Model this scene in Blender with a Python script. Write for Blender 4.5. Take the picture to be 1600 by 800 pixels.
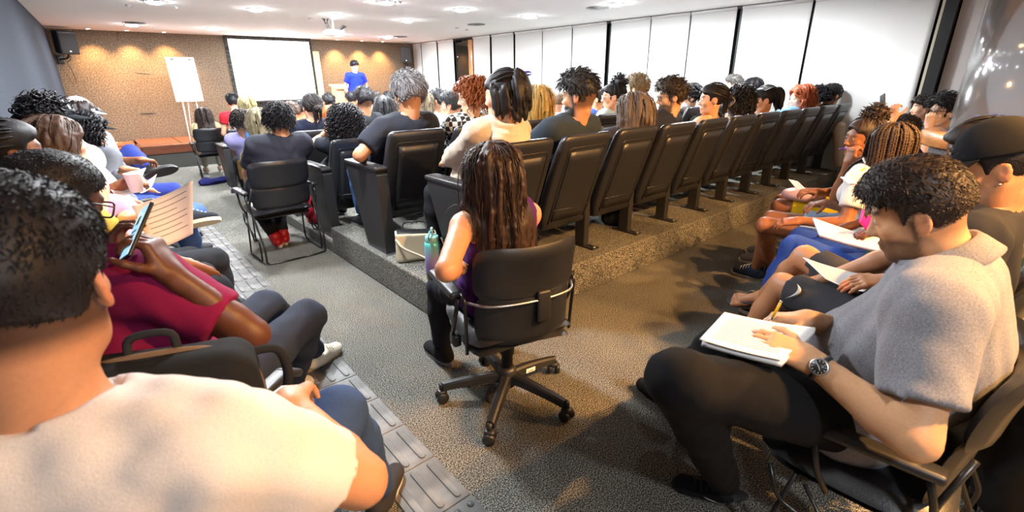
import bpy, bmesh, math, random
import numpy as np
from mathutils import Matrix, Vector
rng = np.random.default_rng(7)
random.seed(7)
SC = bpy.context.scene
for _o in list(bpy.data.objects): bpy.data.objects.remove(_o)
COL = SC.collection
PI = math.pi
def R(a): return math.radians(a)

# ------------------------------------------------------------------ camera
CAM_H = 1.5
PITCH, YAW, ROLL, FPX = 0.356304, 0.705830, -0.008786, 745.95     # focal length in pixels of a 1600 px wide frame
_cp, _sp = math.cos(PITCH), math.sin(PITCH)
FW = np.array([math.sin(YAW)*_cp, math.cos(YAW)*_cp, -_sp])
_r = np.array([math.cos(YAW), -math.sin(YAW), 0.0]); _u = np.cross(_r, FW)
CR = _r*math.cos(ROLL) + _u*math.sin(ROLL); CU = -_r*math.sin(ROLL) + _u*math.cos(ROLL)
cam = bpy.data.cameras.new('camera'); cam_o = bpy.data.objects.new('camera', cam); COL.objects.link(cam_o)
cam.sensor_width = 36.0; cam.lens = FPX/1600*36.0; cam.clip_start = 0.05; cam.clip_end = 100
cam_o.matrix_world = Matrix(((CR[0], CU[0], -FW[0], 0), (CR[1], CU[1], -FW[1], 0), (CR[2], CU[2], -FW[2], CAM_H), (0, 0, 0, 1)))
cam.dof.use_dof = True; cam.dof.focus_distance = 4.2; cam.dof.aperture_fstop = 4.5
SC.camera = cam_o
def ray(px, py): return CR*((px-800)/FPX) - CU*((py-400)/FPX) + FW
def at_z(px, py, z): r = ray(px, py); return r*((z-CAM_H)/r[2]) + np.array([0, 0, CAM_H])
def at_y(px, py, y): r = ray(px, py); return r*(y/r[1]) + np.array([0, 0, CAM_H])
def at_x(px, py, x): r = ray(px, py); return r*(x/r[0]) + np.array([0, 0, CAM_H])
def at_d(px, py, d): return ray(px, py)*d + np.array([0, 0, CAM_H])

# ------------------------------------------------------------------ world, exposure
w = bpy.data.worlds.new('world'); SC.world = w; w.use_nodes = True
w.node_tree.nodes['Background'].inputs[0].default_value = (0.6, 0.7, 0.9, 1)
w.node_tree.nodes['Background'].inputs[1].default_value = 0.15
SC.view_settings.view_transform = 'Standard'; SC.view_settings.look = 'None'
SC.view_settings.gamma = 1.0; SC.view_settings.use_curve_mapping = False
SC.view_settings.exposure = 0.74
COOL = (0.93, 0.97, 1.0); WARM = (1.0, 0.50, 0.16)
COOL_W, WARM_W, SPOT_W = 46.0, 135.0, 165.0

# room measures
XR, YB, ZC = 7.85, 13.8, 2.5           # right wall, stage wall, ceiling
YF = -2.0                              # wall behind the photographer
DECK = 0.25; TIER = 0.10
def wall_x(y): return -0.57 + 0.0255*y  # left wall runs very slightly inwards towards the stage

# ------------------------------------------------------------------ tagging
def tag(o, label=None, cat=None, group=None, kind=None):
    if label: o['label'] = label
    if cat: o['category'] = cat
    if group: o['group'] = group
    if kind: o['kind'] = kind
    return o
def empty(name, loc=(0, 0, 0), rz=0.0, label=None, cat=None, group=None):
    o = bpy.data.objects.new(name, None); COL.objects.link(o)
    o.location = [float(v) for v in loc]; o.rotation_euler = (0, 0, rz); o.empty_display_size = 0.1
    return tag(o, label, cat, group)
def link(name, me, mat=None, parent=None, color=None, loc=None, rz=None):
    o = bpy.data.objects.new(name, me); COL.objects.link(o)
    if mat is not None and len(me.materials) == 0: me.materials.append(mat)
    if parent is not None: o.parent = parent
    if color is not None: o.color = (*color[:3], 1)
    if loc is not None: o.location = [float(v) for v in loc]
    if rz is not None: o.rotation_euler = (0, 0, rz)
    return o
def copy_tree(o, parent=None):
    c = o.copy(); COL.objects.link(c); c.parent = parent
    for ch in list(o.children): copy_tree(ch, c)
    return c

# ------------------------------------------------------------------ materials
MATS = {}
def new_mat(name):
    m = bpy.data.materials.new(name); m.use_nodes = True; MATS[name] = m
    nt = m.node_tree; b = nt.nodes['Principled BSDF']
    return m, nt, b
def nd(nt, t, **kw):
    n = nt.nodes.new(t)
    for k, v in kw.items():
        if k.startswith('i_'):
            n.inputs[k[2:].replace('_', ' ')].default_value = v
        else: setattr(n, k, v)
    return n
def plain(name, col, rough=0.5, metal=0.0, emit=None, es=0.0, bump=0.0, bscale=60, spec=None, coat=0.0, detail=3):
    m, nt, b = new_mat(name)
    b.inputs['Base Color'].default_value = (*col, 1); b.inputs['Roughness'].default_value = rough; b.inputs['Metallic'].default_value = metal
    if spec is not None: b.inputs['Specular IOR Level'].default_value = spec
    if coat: b.inputs['Coat Weight'].default_value = coat
    if emit: b.inputs['Emission Color'].default_value = (*emit, 1); b.inputs['Emission Strength'].default_value = es
    if bump:
        tc = nd(nt, 'ShaderNodeTexCoord'); n = nd(nt, 'ShaderNodeTexNoise'); n.inputs['Scale'].default_value = bscale; n.inputs['Detail'].default_value = detail
        bp = nd(nt, 'ShaderNodeBump'); bp.inputs['Strength'].default_value = bump; bp.inputs['Distance'].default_value = 0.01
        nt.links.new(tc.outputs['Object'], n.inputs['Vector']); nt.links.new(n.outputs[0], bp.inputs['Height']); nt.links.new(bp.outputs[0], b.inputs['Normal'])
    return m
def speckle(name, cols, scale, rough=0.9, bump=0.5, pos=None, bdist=0.01, detail=2.0, scale2=None, amt2=0.25, stretch=None):
    """noise-driven colour ramp (carpet, fabric wall)"""
    m, nt, b = new_mat(name)
    tc = nd(nt, 'ShaderNodeTexCoord'); n = nd(nt, 'ShaderNodeTexNoise'); n.inputs['Scale'].default_value = scale; n.inputs['Detail'].default_value = detail
    n.inputs['Roughness'].default_value = 0.6
    src = tc.outputs['Object']
    if stretch:
        mp = nd(nt, 'ShaderNodeMapping'); mp.inputs['Scale'].default_value = stretch; nt.links.new(src, mp.inputs[0]); src = mp.outputs[0]
    nt.links.new(src, n.inputs['Vector'])
    r = nd(nt, 'ShaderNodeValToRGB'); e = r.color_ramp.elements
    pos = pos or list(np.linspace(0.32, 0.68, len(cols)))
    while len(e) < len(cols): e.new(0.5)
    for i, c in enumerate(cols): e[i].position = pos[i]; e[i].color = (*c, 1)
    nt.links.new(n.outputs[0], r.inputs[0])
    out = r.outputs[0]
    if scale2:
        n2 = nd(nt, 'ShaderNodeTexNoise'); n2.inputs['Scale'].default_value = scale2; n2.inputs['Detail'].default_value = 3
        nt.links.new(tc.outputs['Object'], n2.inputs['Vector'])
        mr = nd(nt, 'ShaderNodeMapRange'); mr.inputs[1].default_value = 0.3; mr.inputs[2].default_value = 0.7; mr.inputs[3].default_value = 1-amt2; mr.inputs[4].default_value = 1+amt2*0.6
        nt.links.new(n2.outputs[0], mr.inputs[0])
        mx = nd(nt, 'ShaderNodeMix', data_type='RGBA', blend_type='MULTIPLY'); mx.inputs[0].default_value = 1
        nt.links.new(out, mx.inputs[6]); nt.links.new(mr.outputs[0], mx.inputs[7]); out = mx.outputs[2]
    nt.links.new(out, b.inputs['Base Color']); b.inputs['Roughness'].default_value = rough; b.inputs['Specular IOR Level'].default_value = 0.15
    bp = nd(nt, 'ShaderNodeBump'); bp.inputs['Strength'].default_value = bump; bp.inputs['Distance'].default_value = bdist
    nt.links.new(n.outputs[0], bp.inputs['Height']); nt.links.new(bp.outputs[0], b.inputs['Normal'])
    return m
def wood(name, c1, c2, scale=(1, 12, 12), rough=0.3, coat=0.4):
    m, nt, b = new_mat(name)
    tc = nd(nt, 'ShaderNodeTexCoord'); mp = nd(nt, 'ShaderNodeMapping'); mp.inputs['Scale'].default_value = scale
    n = nd(nt, 'ShaderNodeTexNoise'); n.inputs['Scale'].default_value = 4; n.inputs['Detail'].default_value = 6; n.inputs['Distortion'].default_value = 0.8
    r = nd(nt, 'ShaderNodeValToRGB'); r.color_ramp.elements[0].color = (*c1, 1); r.color_ramp.elements[1].color = (*c2, 1)
    r.color_ramp.elements[0].position = 0.3; r.color_ramp.elements[1].position = 0.7
    nt.links.new(tc.outputs['Object'], mp.inputs[0]); nt.links.new(mp.outputs[0], n.inputs['Vector']); nt.links.new(n.outputs[0], r.inputs[0])
    nt.links.new(r.outputs[0], b.inputs['Base Color']); b.inputs['Roughness'].default_value = rough; b.inputs['Coat Weight'].default_value = coat
    return m
def objcol(name, rough=0.85, bump=0.25, bscale=220, var=0.12, stretch=None, spec=0.2, attr=None, sheen=0.0, sss=0.0, hair=False):
    """material whose colour comes from the object's own colour (or a colour attribute), with weave and slight variation"""
    m, nt, b = new_mat(name)
    tc = nd(nt, 'ShaderNodeTexCoord'); src = tc.outputs['Object']
    if stretch:
        mp = nd(nt, 'ShaderNodeMapping'); mp.inputs['Scale'].default_value = stretch; nt.links.new(src, mp.inputs[0]); src = mp.outputs[0]
    n = nd(nt, 'ShaderNodeTexNoise'); n.inputs['Scale'].default_value = bscale; n.inputs['Detail'].default_value = 3; nt.links.new(src, n.inputs['Vector'])
    if attr:
        c = nd(nt, 'ShaderNodeAttribute', attribute_name=attr); cout = c.outputs['Color']
    else:
        c = nd(nt, 'ShaderNodeObjectInfo'); cout = c.outputs['Color']
    mr = nd(nt, 'ShaderNodeMapRange'); mr.inputs[1].default_value = 0.25; mr.inputs[2].default_value = 0.75; mr.inputs[3].default_value = 1-var; mr.inputs[4].default_value = 1+var
    nt.links.new(n.outputs[0], mr.inputs[0])
    mx = nd(nt, 'ShaderNodeMix', data_type='RGBA', blend_type='MULTIPLY'); mx.inputs[0].default_value = 1
    nt.links.new(cout, mx.inputs[6]); nt.links.new(mr.outputs[0], mx.inputs[7]); nt.links.new(mx.outputs[2], b.inputs['Base Color'])
    b.inputs['Roughness'].default_value = rough; b.inputs['Specular IOR Level'].default_value = spec
    if sheen: b.inputs['Sheen Weight'].default_value = sheen
    if sss:
        b.inputs['Subsurface Weight'].default_value = sss; b.inputs['Subsurface Radius'].default_value = (0.012, 0.004, 0.002); b.inputs['Subsurface Scale'].default_value = 0.6
    if bump:
        bp = nd(nt, 'ShaderNodeBump'); bp.inputs['Strength'].default_value = bump; bp.inputs['Distance'].default_value = 0.002
        nt.links.new(n.outputs[0], bp.inputs['Height']); nt.links.new(bp.outputs[0], b.inputs['Normal'])
    return m

M_CARPET = speckle('carpet_loop', [(0.008, 0.009, 0.009), (0.042, 0.043, 0.040), (0.17, 0.165, 0.145), (0.38, 0.37, 0.32)], 205, bump=0.55, pos=[0.36, 0.46, 0.54, 0.64], detail=1.0, scale2=1.1, amt2=0.22, bdist=0.006)
M_WALLB = speckle('brown_wall_carpet', [(0.10, 0.072, 0.050), (0.165, 0.122, 0.086), (0.25, 0.19, 0.135)], 40, bump=0.4, scale2=1.5, amt2=0.12, bdist=0.02)
M_WALLD = speckle('dark_wall_carpet', [(0.015, 0.015, 0.014), (0.05, 0.05, 0.045), (0.105, 0.10, 0.09)], 34, bump=0.7, bdist=0.02)
M_WALLL = speckle('blue_grey_wall_fabric', [(0.030, 0.036, 0.050), (0.052, 0.060, 0.078), (0.085, 0.094, 0.116)], 150, bump=0.4)
M_CEIL = plain('ceiling_plaster', (0.88, 0.88, 0.87), 0.9, bump=0.05, bscale=20)
M_WHITE = plain('white_enamel', (0.85, 0.85, 0.85), 0.35)
M_VINYL = plain('black_vinyl', (0.014, 0.015, 0.018), 0.33, bump=0.10, bscale=300, spec=0.55)
M_SHELL = plain('black_seat_shell', (0.016, 0.017, 0.021), 0.36, bump=0.10, bscale=240, spec=0.55)
M_PLAST = plain('black_plastic', (0.018, 0.018, 0.019), 0.42)
M_WIRE = plain('black_painted_wire', (0.012, 0.012, 0.013), 0.3)
M_ARM = plain('black_armrest', (0.022, 0.022, 0.024), 0.38)
M_STEEL = plain('brushed_steel', (0.55, 0.55, 0.55), 0.35, metal=1.0)
M_TILE = speckle('tactile_rubber', [(0.085, 0.085, 0.085), (0.10, 0.10, 0.098), (0.15, 0.15, 0.147)], 7, rough=0.42, bump=0.12, bdist=0.003, scale2=6, amt2=0.3)
M_TILE.node_tree.nodes['Principled BSDF'].inputs['Specular IOR Level'].default_value = 0.22
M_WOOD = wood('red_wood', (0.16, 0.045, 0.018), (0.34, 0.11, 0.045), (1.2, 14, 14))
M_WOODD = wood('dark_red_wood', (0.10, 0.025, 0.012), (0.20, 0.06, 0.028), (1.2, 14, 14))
M_WOODL = wood('light_wood', (0.52, 0.36, 0.19), (0.68, 0.50, 0.29), (6, 6, 1), rough=0.5, coat=0.0)
M_WOODC = wood('honey_wood', (0.45, 0.19, 0.06), (0.68, 0.34, 0.13), (3, 3, 10), rough=0.3, coat=0.5)
M_SCREEN = plain('lit_screen', (0.9, 0.9, 0.9), 0.9, emit=(0.97, 0.985, 1.0), es=1.3)
M_BLIND = plain('white_blind', (0.84, 0.85, 0.84), 0.85)
M_GLASSD = plain('night_window_glass', (0.012, 0.014, 0.014), 0.06, spec=0.6)
M_ALU = plain('dark_aluminium', (0.02, 0.021, 0.022), 0.4, metal=0.3)
M_PAPER = plain('white_paper', (0.86, 0.86, 0.87), 0.8)
M_DARKPAP = plain('printed_text', (0.12, 0.12, 0.13), 0.8)
M_CLOTH = objcol('cloth', rough=0.9, bump=0.25, bscale=350, var=0.10)
M_KNIT = objcol('heather_knit', rough=0.95, bump=0.35, bscale=260, var=0.30)
M_DENIM = objcol('denim', rough=0.85, bump=0.4, bscale=420, var=0.28)
M_SKIN = objcol('skin', rough=0.46, bump=0.12, bscale=160, var=0.06, attr='Col', spec=0.4, sss=0.12)
M_HAIR = objcol('hair', rough=0.52, bump=0.3, bscale=90, var=0.45, spec=0.35, stretch=(1, 1, 0.12))
M_CURL = objcol('curly_hair', rough=0.55, bump=0.5, bscale=130, var=0.4, spec=0.35)
M_GLOSS = objcol('coloured_plastic', rough=0.35, bump=0.0, var=0.02, spec=0.5)
M_LEATH = objcol('coloured_leather', rough=0.42, bump=0.2, bscale=240, var=0.06, spec=0.45)
# ------------------------------------------------------------------ mesh helpers
def mesh_np(name, V, Q, smooth=True, T=None, col=None):
    """mesh from numpy verts, quads and optional tris, optional per-vertex colour"""
    me = bpy.data.meshes.new(name)
    V = np.asarray(V, np.float32); Q = np.asarray(Q, np.int32).reshape(-1, 4)
    T = np.zeros((0, 3), np.int32) if T is None else np.asarray(T, np.int32).reshape(-1, 3)
    nq, ntr = len(Q), len(T)
    me.vertices.add(len(V)); me.vertices.foreach_set('co', V.ravel())
    me.loops.add(nq*4+ntr*3); me.loops.foreach_set('vertex_index', np.concatenate([Q.ravel(), T.ravel()]))
    me.polygons.add(nq+ntr)
    me.polygons.foreach_set('loop_start', np.concatenate([np.arange(nq)*4, nq*4+np.arange(ntr)*3]).astype(np.int32))
    me.polygons.foreach_set('use_smooth', np.full(nq+ntr, smooth))
    if col is not None:
        a = me.attributes.new('Col', 'FLOAT_COLOR', 'POINT')
        a.data.foreach_set('color', np.concatenate([np.asarray(col, np.float32), np.ones((len(V), 1), np.float32)], 1).ravel())
    me.update(calc_edges=True); me.validate()
    return me
def euler(rx=0, ry=0, rz=0):
    return np.array(Matrix.Rotation(rz, 3, 'Z') @ Matrix.Rotation(ry, 3, 'Y') @ Matrix.Rotation(rx, 3, 'X'))
class MB:
    """collects shapes that become one mesh"""
    def __init__(s): s.V = []; s.F = []; s.n = 0; s.sm = []
    def add(s, V, F, rot=None, loc=(0, 0, 0), smooth=False):
        V = np.asarray(V, float)
        if rot is not None: V = V @ np.asarray(rot).T
        V = V + np.asarray(loc, float)
        s.V.append(V); s.F += [tuple(int(i)+s.n for i in f) for f in F]; s.sm += [smooth]*len(F); s.n += len(V); return s
    def box(s, c, d, rot=None, bevel=0.0, seg=2, smooth=None):
        """box of full size d centred at c; bevel rounds the edges"""
        bm = bmesh.new(); bmesh.ops.create_cube(bm, size=1)
        for v in bm.verts: v.co = Vector((v.co[0]*d[0], v.co[1]*d[1], v.co[2]*d[2]))
        if bevel: bmesh.ops.bevel(bm, geom=list(bm.edges), offset=min(bevel, min(d)*0.49), segments=seg, profile=0.5, affect='EDGES')
        bm.verts.index_update(); V = [v.co[:] for v in bm.verts]; F = [[v.index for v in f.verts] for f in bm.faces]; bm.free()
        return s.add(V, F, rot, c, bool(bevel) if smooth is None else smooth)
    def lathe(s, prof, n=24, c=(0, 0, 0), rot=None, smooth=True):
        V = []; F = []; m = len(prof)
        for i in range(n):
            a = 2*PI*i/n
            for r, z in prof: V.append((r*math.cos(a), r*math.sin(a), z))
        for i in range(n):
            j = (i+1) % n
            for k in range(m-1):
                F.append((i*m+k, j*m+k, j*m+k+1, i*m+k+1))
        if prof[0][0] > 1e-6: F.append([i*m for i in range(n)][::-1])
        if prof[-1][0] > 1e-6: F.append([i*m+m-1 for i in range(n)])
        return s.add(V, F, rot, c, smooth)
    def tube(s, pts, r, k=8, closed=False, cap=True):
        V, Q, T = tubes(np.array([pts], float), r, k, closed)
        F = [tuple(q) for q in Q]
        m = len(pts)
        if cap and not closed:
            F.append(tuple(range(k))[::-1]); F.append(tuple(range((m-1)*k, m*k)))
        return s.add(V, F, smooth=True)
    def prism(s, poly, h, rot=None, loc=(0, 0, 0), smooth=False):
        """polygon in xy extruded along z by h"""
        n = len(poly); V = [(x, y, 0) for x, y in poly] + [(x, y, h) for x, y in poly]
        F = [tuple(range(n))[::-1], tuple(range(n, 2*n))] + [(i, (i+1) % n, n+(i+1) % n, n+i) for i in range(n)]
        return s.add(V, F, rot, loc, smooth)
    def grid(s, P, thick=0.0, smooth=True):
        """P[i,j,3] surface; thick gives it a second side along its normals"""
        P = np.asarray(P, float); a, b = P.shape[:2]
        def q(o, flip):
            out = []
            for i in range(a-1):
                for j in range(b-1):
                    f = (o+i*b+j, o+(i+1)*b+j, o+(i+1)*b+j+1, o+i*b+j+1); out.append(f[::-1] if flip else f)
            return out
        if not thick: return s.add(P.reshape(-1, 3), q(0, False), smooth=smooth)
        du = np.gradient(P, axis=0); dv = np.gradient(P, axis=1); nn = np.cross(du, dv); nn /= np.linalg.norm(nn, axis=2, keepdims=True)+1e-9
        V = np.concatenate([(P+nn*thick/2).reshape(-1, 3), (P-nn*thick/2).reshape(-1, 3)]); o = a*b
        F = q(0, False) + q(o, True)
        ring = [i*b for i in range(a)] + [(a-1)*b+j for j in range(1, b)] + [i*b+b-1 for i in range(a-2, -1, -1)] + [j for j in range(b-2, 0, -1)]
        for i in range(len(ring)):
            p, r = ring[i], ring[(i+1) % len(ring)]; F.append((p, o+p, o+r, r))
        return s.add(V, F, smooth=smooth)
    def mesh(s, name):
        me = bpy.data.meshes.new(name); V = np.concatenate(s.V) if s.V else np.zeros((0, 3))
        me.from_pydata([tuple(v) for v in V], [], s.F); me.polygons.foreach_set('use_smooth', s.sm); me.update(); return me
    def build(s, name, mat, parent=None, color=None, loc=None, rz=None): return link(name, s.mesh(name), mat, parent, color, loc, rz)
def tubes(P, rad, k=5, closed=False):
    """many tubes at once: P[n,m,3], rad scalar, [m] or [n,m] -> verts, quads"""
    P = np.asarray(P, float); n, m, _ = P.shape
    r = np.broadcast_to(np.asarray(rad, float), (n, m))
    if closed: t = np.roll(P, -1, 1)-np.roll(P, 1, 1)
    else: t = np.gradient(P, axis=1)
    t /= np.linalg.norm(t, axis=2, keepdims=True)+1e-12
    ref = np.zeros((n, 1, 3)); mt = np.abs(t).mean(1); ref[np.arange(n), 0, mt.argmin(1)] = 1
    a = np.cross(t, np.broadcast_to(ref, t.shape)); a /= np.linalg.norm(a, axis=2, keepdims=True)+1e-12
    b = np.cross(t, a)
    ang = np.arange(k)*2*PI/k
    V = P[:, :, None] + r[:, :, None, None]*(a[:, :, None]*np.cos(ang)[:, None] + b[:, :, None]*np.sin(ang)[:, None])
    mm = m if closed else m-1
    i = np.arange(n)[:, None, None]; j = np.arange(mm)[None, :, None]; c = np.arange(k)[None, None]
    j2 = (j+1) % m; c2 = (c+1) % k
    Q = np.stack(np.broadcast_arrays(i*m*k+j*k+c, i*m*k+j*k+c2, i*m*k+j2*k+c2, i*m*k+j2*k+c), -1).reshape(-1, 4)
    return V.reshape(-1, 3), Q, None
def smooth_path(pts, n=40, closed=False):
    """Catmull-Rom through pts"""
    p = np.asarray(pts, float)
    if closed: q = np.concatenate([p[-1:], p, p[:2]])
    else: q = np.concatenate([2*p[:1]-p[1:2], p, 2*p[-1:]-p[-2:-1]])
    m = len(q)-3; u = np.linspace(0, m, n, endpoint=not closed); i = np.minimum(u.astype(int), m-1); t = (u-i)[:, None]
    a, b, c, d = q[i], q[i+1], q[i+2], q[i+3]
    return 0.5*((2*b)+(c-a)*t+(2*a-5*b+4*c-d)*t**2+(3*b-a-3*c+d)*t**3)
def fillet_path(pts, r, n=5, closed=False):
    """polyline with rounded corners (bent wire)"""
    p = [np.asarray(q, float) for q in pts]; out = []; N = len(p)
    for i in range(N):
        if not closed and i in (0, N-1): out.append(p[i]); continue
        a, b, c = p[i-1], p[i], p[(i+1) % N]
        d1, d2 = a-b, c-b; l1, l2 = np.linalg.norm(d1), np.linalg.norm(d2); rr = min(r, l1*0.45, l2*0.45)
        s0, s1 = b+d1/l1*rr, b+d2/l2*rr
        for t in np.linspace(0, 1, n): out.append((1-t)**2*s0+2*t*(1-t)*b+t*t*s1)
    return np.array(out)

# ------------------------------------------------------------------ implicit surfaces (bodies, clothes, hair, bags)
def unit(v): v = np.asarray(v, float); return v/(np.linalg.norm(v)+1e-12)
class Vol:
    def __init__(s, lo, hi, h):
        s.h = h; s.lo = np.asarray(lo, float); s.n = np.maximum(np.ceil((np.asarray(hi)-s.lo)/h).astype(int)+1, 4)
        s.F = np.full(tuple(s.n), 0.3, np.float32)
        s.ax = [(s.lo[i]+h*np.arange(s.n[i])).astype(np.float32) for i in range(3)]
    def _sub(s, lo, hi):
        a = np.clip(np.floor((np.asarray(lo)-s.lo)/s.h).astype(int), 0, s.n); b = np.clip(np.ceil((np.asarray(hi)-s.lo)/s.h).astype(int)+1, 0, s.n)
        if np.any(b <= a): return None
        sl = tuple(slice(int(a[i]), int(b[i])) for i in range(3))
        return sl, s.ax[0][sl[0]][:, None, None], s.ax[1][sl[1]][None, :, None], s.ax[2][sl[2]][None, None, :]
    def _mix(s, sl, d, k, mode):
        f = s.F[sl]
        if mode == 'add':
            if k > 0: hh = np.maximum(k-np.abs(f-d), 0)/k; s.F[sl] = np.minimum(f, d)-hh*hh*k*0.25
            else: s.F[sl] = np.minimum(f, d)
        elif mode == 'cut':
            d = -d
            if k > 0: hh = np.maximum(k-np.abs(f-d), 0)/k; s.F[sl] = np.maximum(f, d)+hh*hh*k*0.25
            else: s.F[sl] = np.maximum(f, d)
    def cone(s, a, b, r1, r2=None, k=0.02, q=1.0, n=None, mode='add'):
        """tapered capsule; q<1 flattens it along direction n"""
        a = np.asarray(a, float); b = np.asarray(b, float); r2 = r1 if r2 is None else r2
        m = max(r1, r2)+k+2.5*s.h; g = s._sub(np.minimum(a, b)-m, np.maximum(a, b)+m)
        if g is None: return s
        sl, X, Y, Z = g
        px, py, pz = X-a[0], Y-a[1], Z-a[2]; ba = b-a; ba = ba.copy()
        if q != 1.0:
            n = unit(n); w = (px*n[0]+py*n[1]+pz*n[2])*(1/q-1); px = px+w*n[0]; py = py+w*n[1]; pz = pz+w*n[2]
            wb = (ba@n)*(1/q-1); ba = ba+wb*n
        L2 = ba@ba+1e-12
        t = np.clip((px*ba[0]+py*ba[1]+pz*ba[2])/L2, 0, 1)
        ex, ey, ez = px-t*ba[0], py-t*ba[1], pz-t*ba[2]
        l = np.sqrt(ex*ex+ey*ey+ez*ez)+1e-6
        d = l-(r1+(r2-r1)*t)
        if q != 1.0:
            un = (ex*n[0]+ey*n[1]+ez*n[2])/l
            d = d/np.sqrt(1+un*un*((1/q)**2-1))
        s._mix(sl, d.astype(np.float32), k, mode); return s
    def ell(s, c, r, rot=None, k=0.02, mode='add'):
        """ellipsoid, rot columns are its axes"""
        c = np.asarray(c, float); r = np.asarray(r, float); A = np.eye(3) if rot is None else np.asarray(rot)
        ext = np.sqrt((A*A)@(r*r)); m = k+2.5*s.h; g = s._sub(c-ext-m, c+ext+m)
        if g is None: return s
        sl, X, Y, Z = g; px, py, pz = X-c[0], Y-c[1], Z-c[2]
        k0 = 0; k1 = 0
        for i in range(3):
            u = px*A[0, i]+py*A[1, i]+pz*A[2, i]; k0 = k0+(u/r[i])**2; k1 = k1+(u/r[i]**2)**2
        k0 = np.sqrt(k0); d = k0*(k0-1)/(np.sqrt(k1)+1e-9)
        s._mix(sl, d.astype(np.float32), k, mode); return s
    def rbox(s, c, hd, rad, rot=None, k=0.01, mode='add'):
        c = np.asarray(c, float); hd = np.asarray(hd, float); A = np.eye(3) if rot is None else np.asarray(rot)
        ext = np.abs(A)@hd; m = k+2.5*s.h; g = s._sub(c-ext-m, c+ext+m)
        if g is None: return s
        sl, X, Y, Z = g; px, py, pz = X-c[0], Y-c[1], Z-c[2]; o = 0; mx = None
        for i in range(3):
            u = np.abs(px*A[0, i]+py*A[1, i]+pz*A[2, i])-(hd[i]-rad); o = o+np.maximum(u, 0)**2; mx = u if mx is None else np.maximum(mx, u)
        d = np.sqrt(o)+np.minimum(mx, 0)-rad
        s._mix(sl, d.astype(np.float32), k, mode); return s
    def clip(s, p, n, k=0.004):
        """keep the side where (x-p).n < 0"""
        n = unit(n); d = (s.ax[0][:, None, None]-p[0])*n[0]+(s.ax[1][None, :, None]-p[1])*n[1]+(s.ax[2][None, None, :]-p[2])*n[2]
        s._mix((slice(None),)*3, -d.astype(np.float32), k, 'cut'); return s
    def noise(s, amp, freq, seed=0, n=5, aniso=(1, 1, 1), ridge=False):
        """wave-sum relief near the surface"""
        idx = np.nonzero(np.abs(s.F) < 0.03)
        if len(idx[0]) == 0: return s
        P = np.stack([s.ax[i][idx[i]] for i in range(3)], 1)*np.asarray(aniso, np.float32); g = np.random.default_rng(seed)
        w = 0
        for i in range(n):
            d = unit(g.normal(size=3))*freq*(0.7+0.6*g.random())
            ph = P@d.astype(np.float32)+g.random()*6.28
            ph = ph+1.3*np.sin(P@(unit(g.normal(size=3))*freq*0.55).astype(np.float32)+g.random()*6)
            v = np.sin(ph); w = w+((1-2*np.abs(v)) if ridge else v)
        s.F[idx] += (amp*w/n*1.6).astype(np.float32); return s
    def mesh(s):
        """surface nets -> verts, quads"""
        F = s.F.copy(); F[0] = F[-1] = 0.1; F[:, 0] = F[:, -1] = 0.1; F[:, :, 0] = F[:, :, -1] = 0.1
        S = F < 0; c = np.zeros(tuple(np.array(F.shape)-1), np.int8)
        for dx in (0, 1):
            for dy in (0, 1):
                for dz in (0, 1): c += S[dx:F.shape[0]-1+dx, dy:F.shape[1]-1+dy, dz:F.shape[2]-1+dz]
        act = (c > 0) & (c < 8); I = np.argwhere(act); N = len(I)
        if N == 0: return np.zeros((0, 3)), np.zeros((0, 4), int)
        ids = np.full(c.shape, -1, np.int32); ids[act] = np.arange(N)
        off = np.array([[dx, dy, dz] for dx in (0, 1) for dy in (0, 1) for dz in (0, 1)])
        val = np.stack([F[I[:, 0]+o[0], I[:, 1]+o[1], I[:, 2]+o[2]] for o in off], 1)
        acc = np.zeros((N, 3)); cnt = np.zeros(N)
        for a in range(8):
            for b in range(a+1, 8):
                if np.abs(off[a]-off[b]).sum() != 1: continue
                va, vb = val[:, a], val[:, b]; m = (va < 0) != (vb < 0)
                t = np.where(m, va/np.where(m, va-vb, 1), 0)
                acc += np.where(m[:, None], off[a]+t[:, None]*(off[b]-off[a]), 0); cnt += m
        V = (I+acc/cnt[:, None])*s.h+s.lo
        Q = []
        for ax in range(3):
            u, v = (ax+1) % 3, (ax+2) % 3
            A = np.take(S, range(S.shape[ax]-1), ax); B = np.take(S, range(1, S.shape[ax]), ax)
            E = np.argwhere(A != B)
            E = E[(E[:, u] > 0) & (E[:, v] > 0) & (E[:, u] < S.shape[u]-1) & (E[:, v] < S.shape[v]-1)]
            flip = ~A[E[:, 0], E[:, 1], E[:, 2]]
            def cid(du, dv):
                J = E.copy(); J[:, u] -= du; J[:, v] -= dv; return ids[J[:, 0], J[:, 1], J[:, 2]]
            q = np.stack([cid(1, 1), cid(0, 1), cid(0, 0), cid(1, 0)], 1)
            q[flip] = q[flip][:, ::-1]; Q.append(q)
        Q = np.concatenate(Q); Q = Q[(Q >= 0).all(1)]
        return V, Q
def smooth_v(V, Q, it=1, lam=0.5):
    if len(V) == 0: return V
    e = np.concatenate([Q[:, [0, 1]], Q[:, [1, 2]], Q[:, [2, 3]], Q[:, [3, 0]]]); cnt = np.bincount(e[:, 0], minlength=len(V))+np.bincount(e[:, 1], minlength=len(V))
    for _ in range(it):
        acc = np.stack([np.bincount(e[:, 0], V[e[:, 1], i], len(V))+np.bincount(e[:, 1], V[e[:, 0], i], len(V)) for i in range(3)], 1)
        V = V+(acc/np.maximum(cnt, 1)[:, None]-V)*lam
    return V
def joinm(parts):
    V = []; Q = []; n = 0
    for v, q in parts:
        if len(v) == 0: continue
        V.append(v); Q.append(np.asarray(q)+n); n += len(v)
    return np.concatenate(V), np.concatenate(Q)
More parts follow.
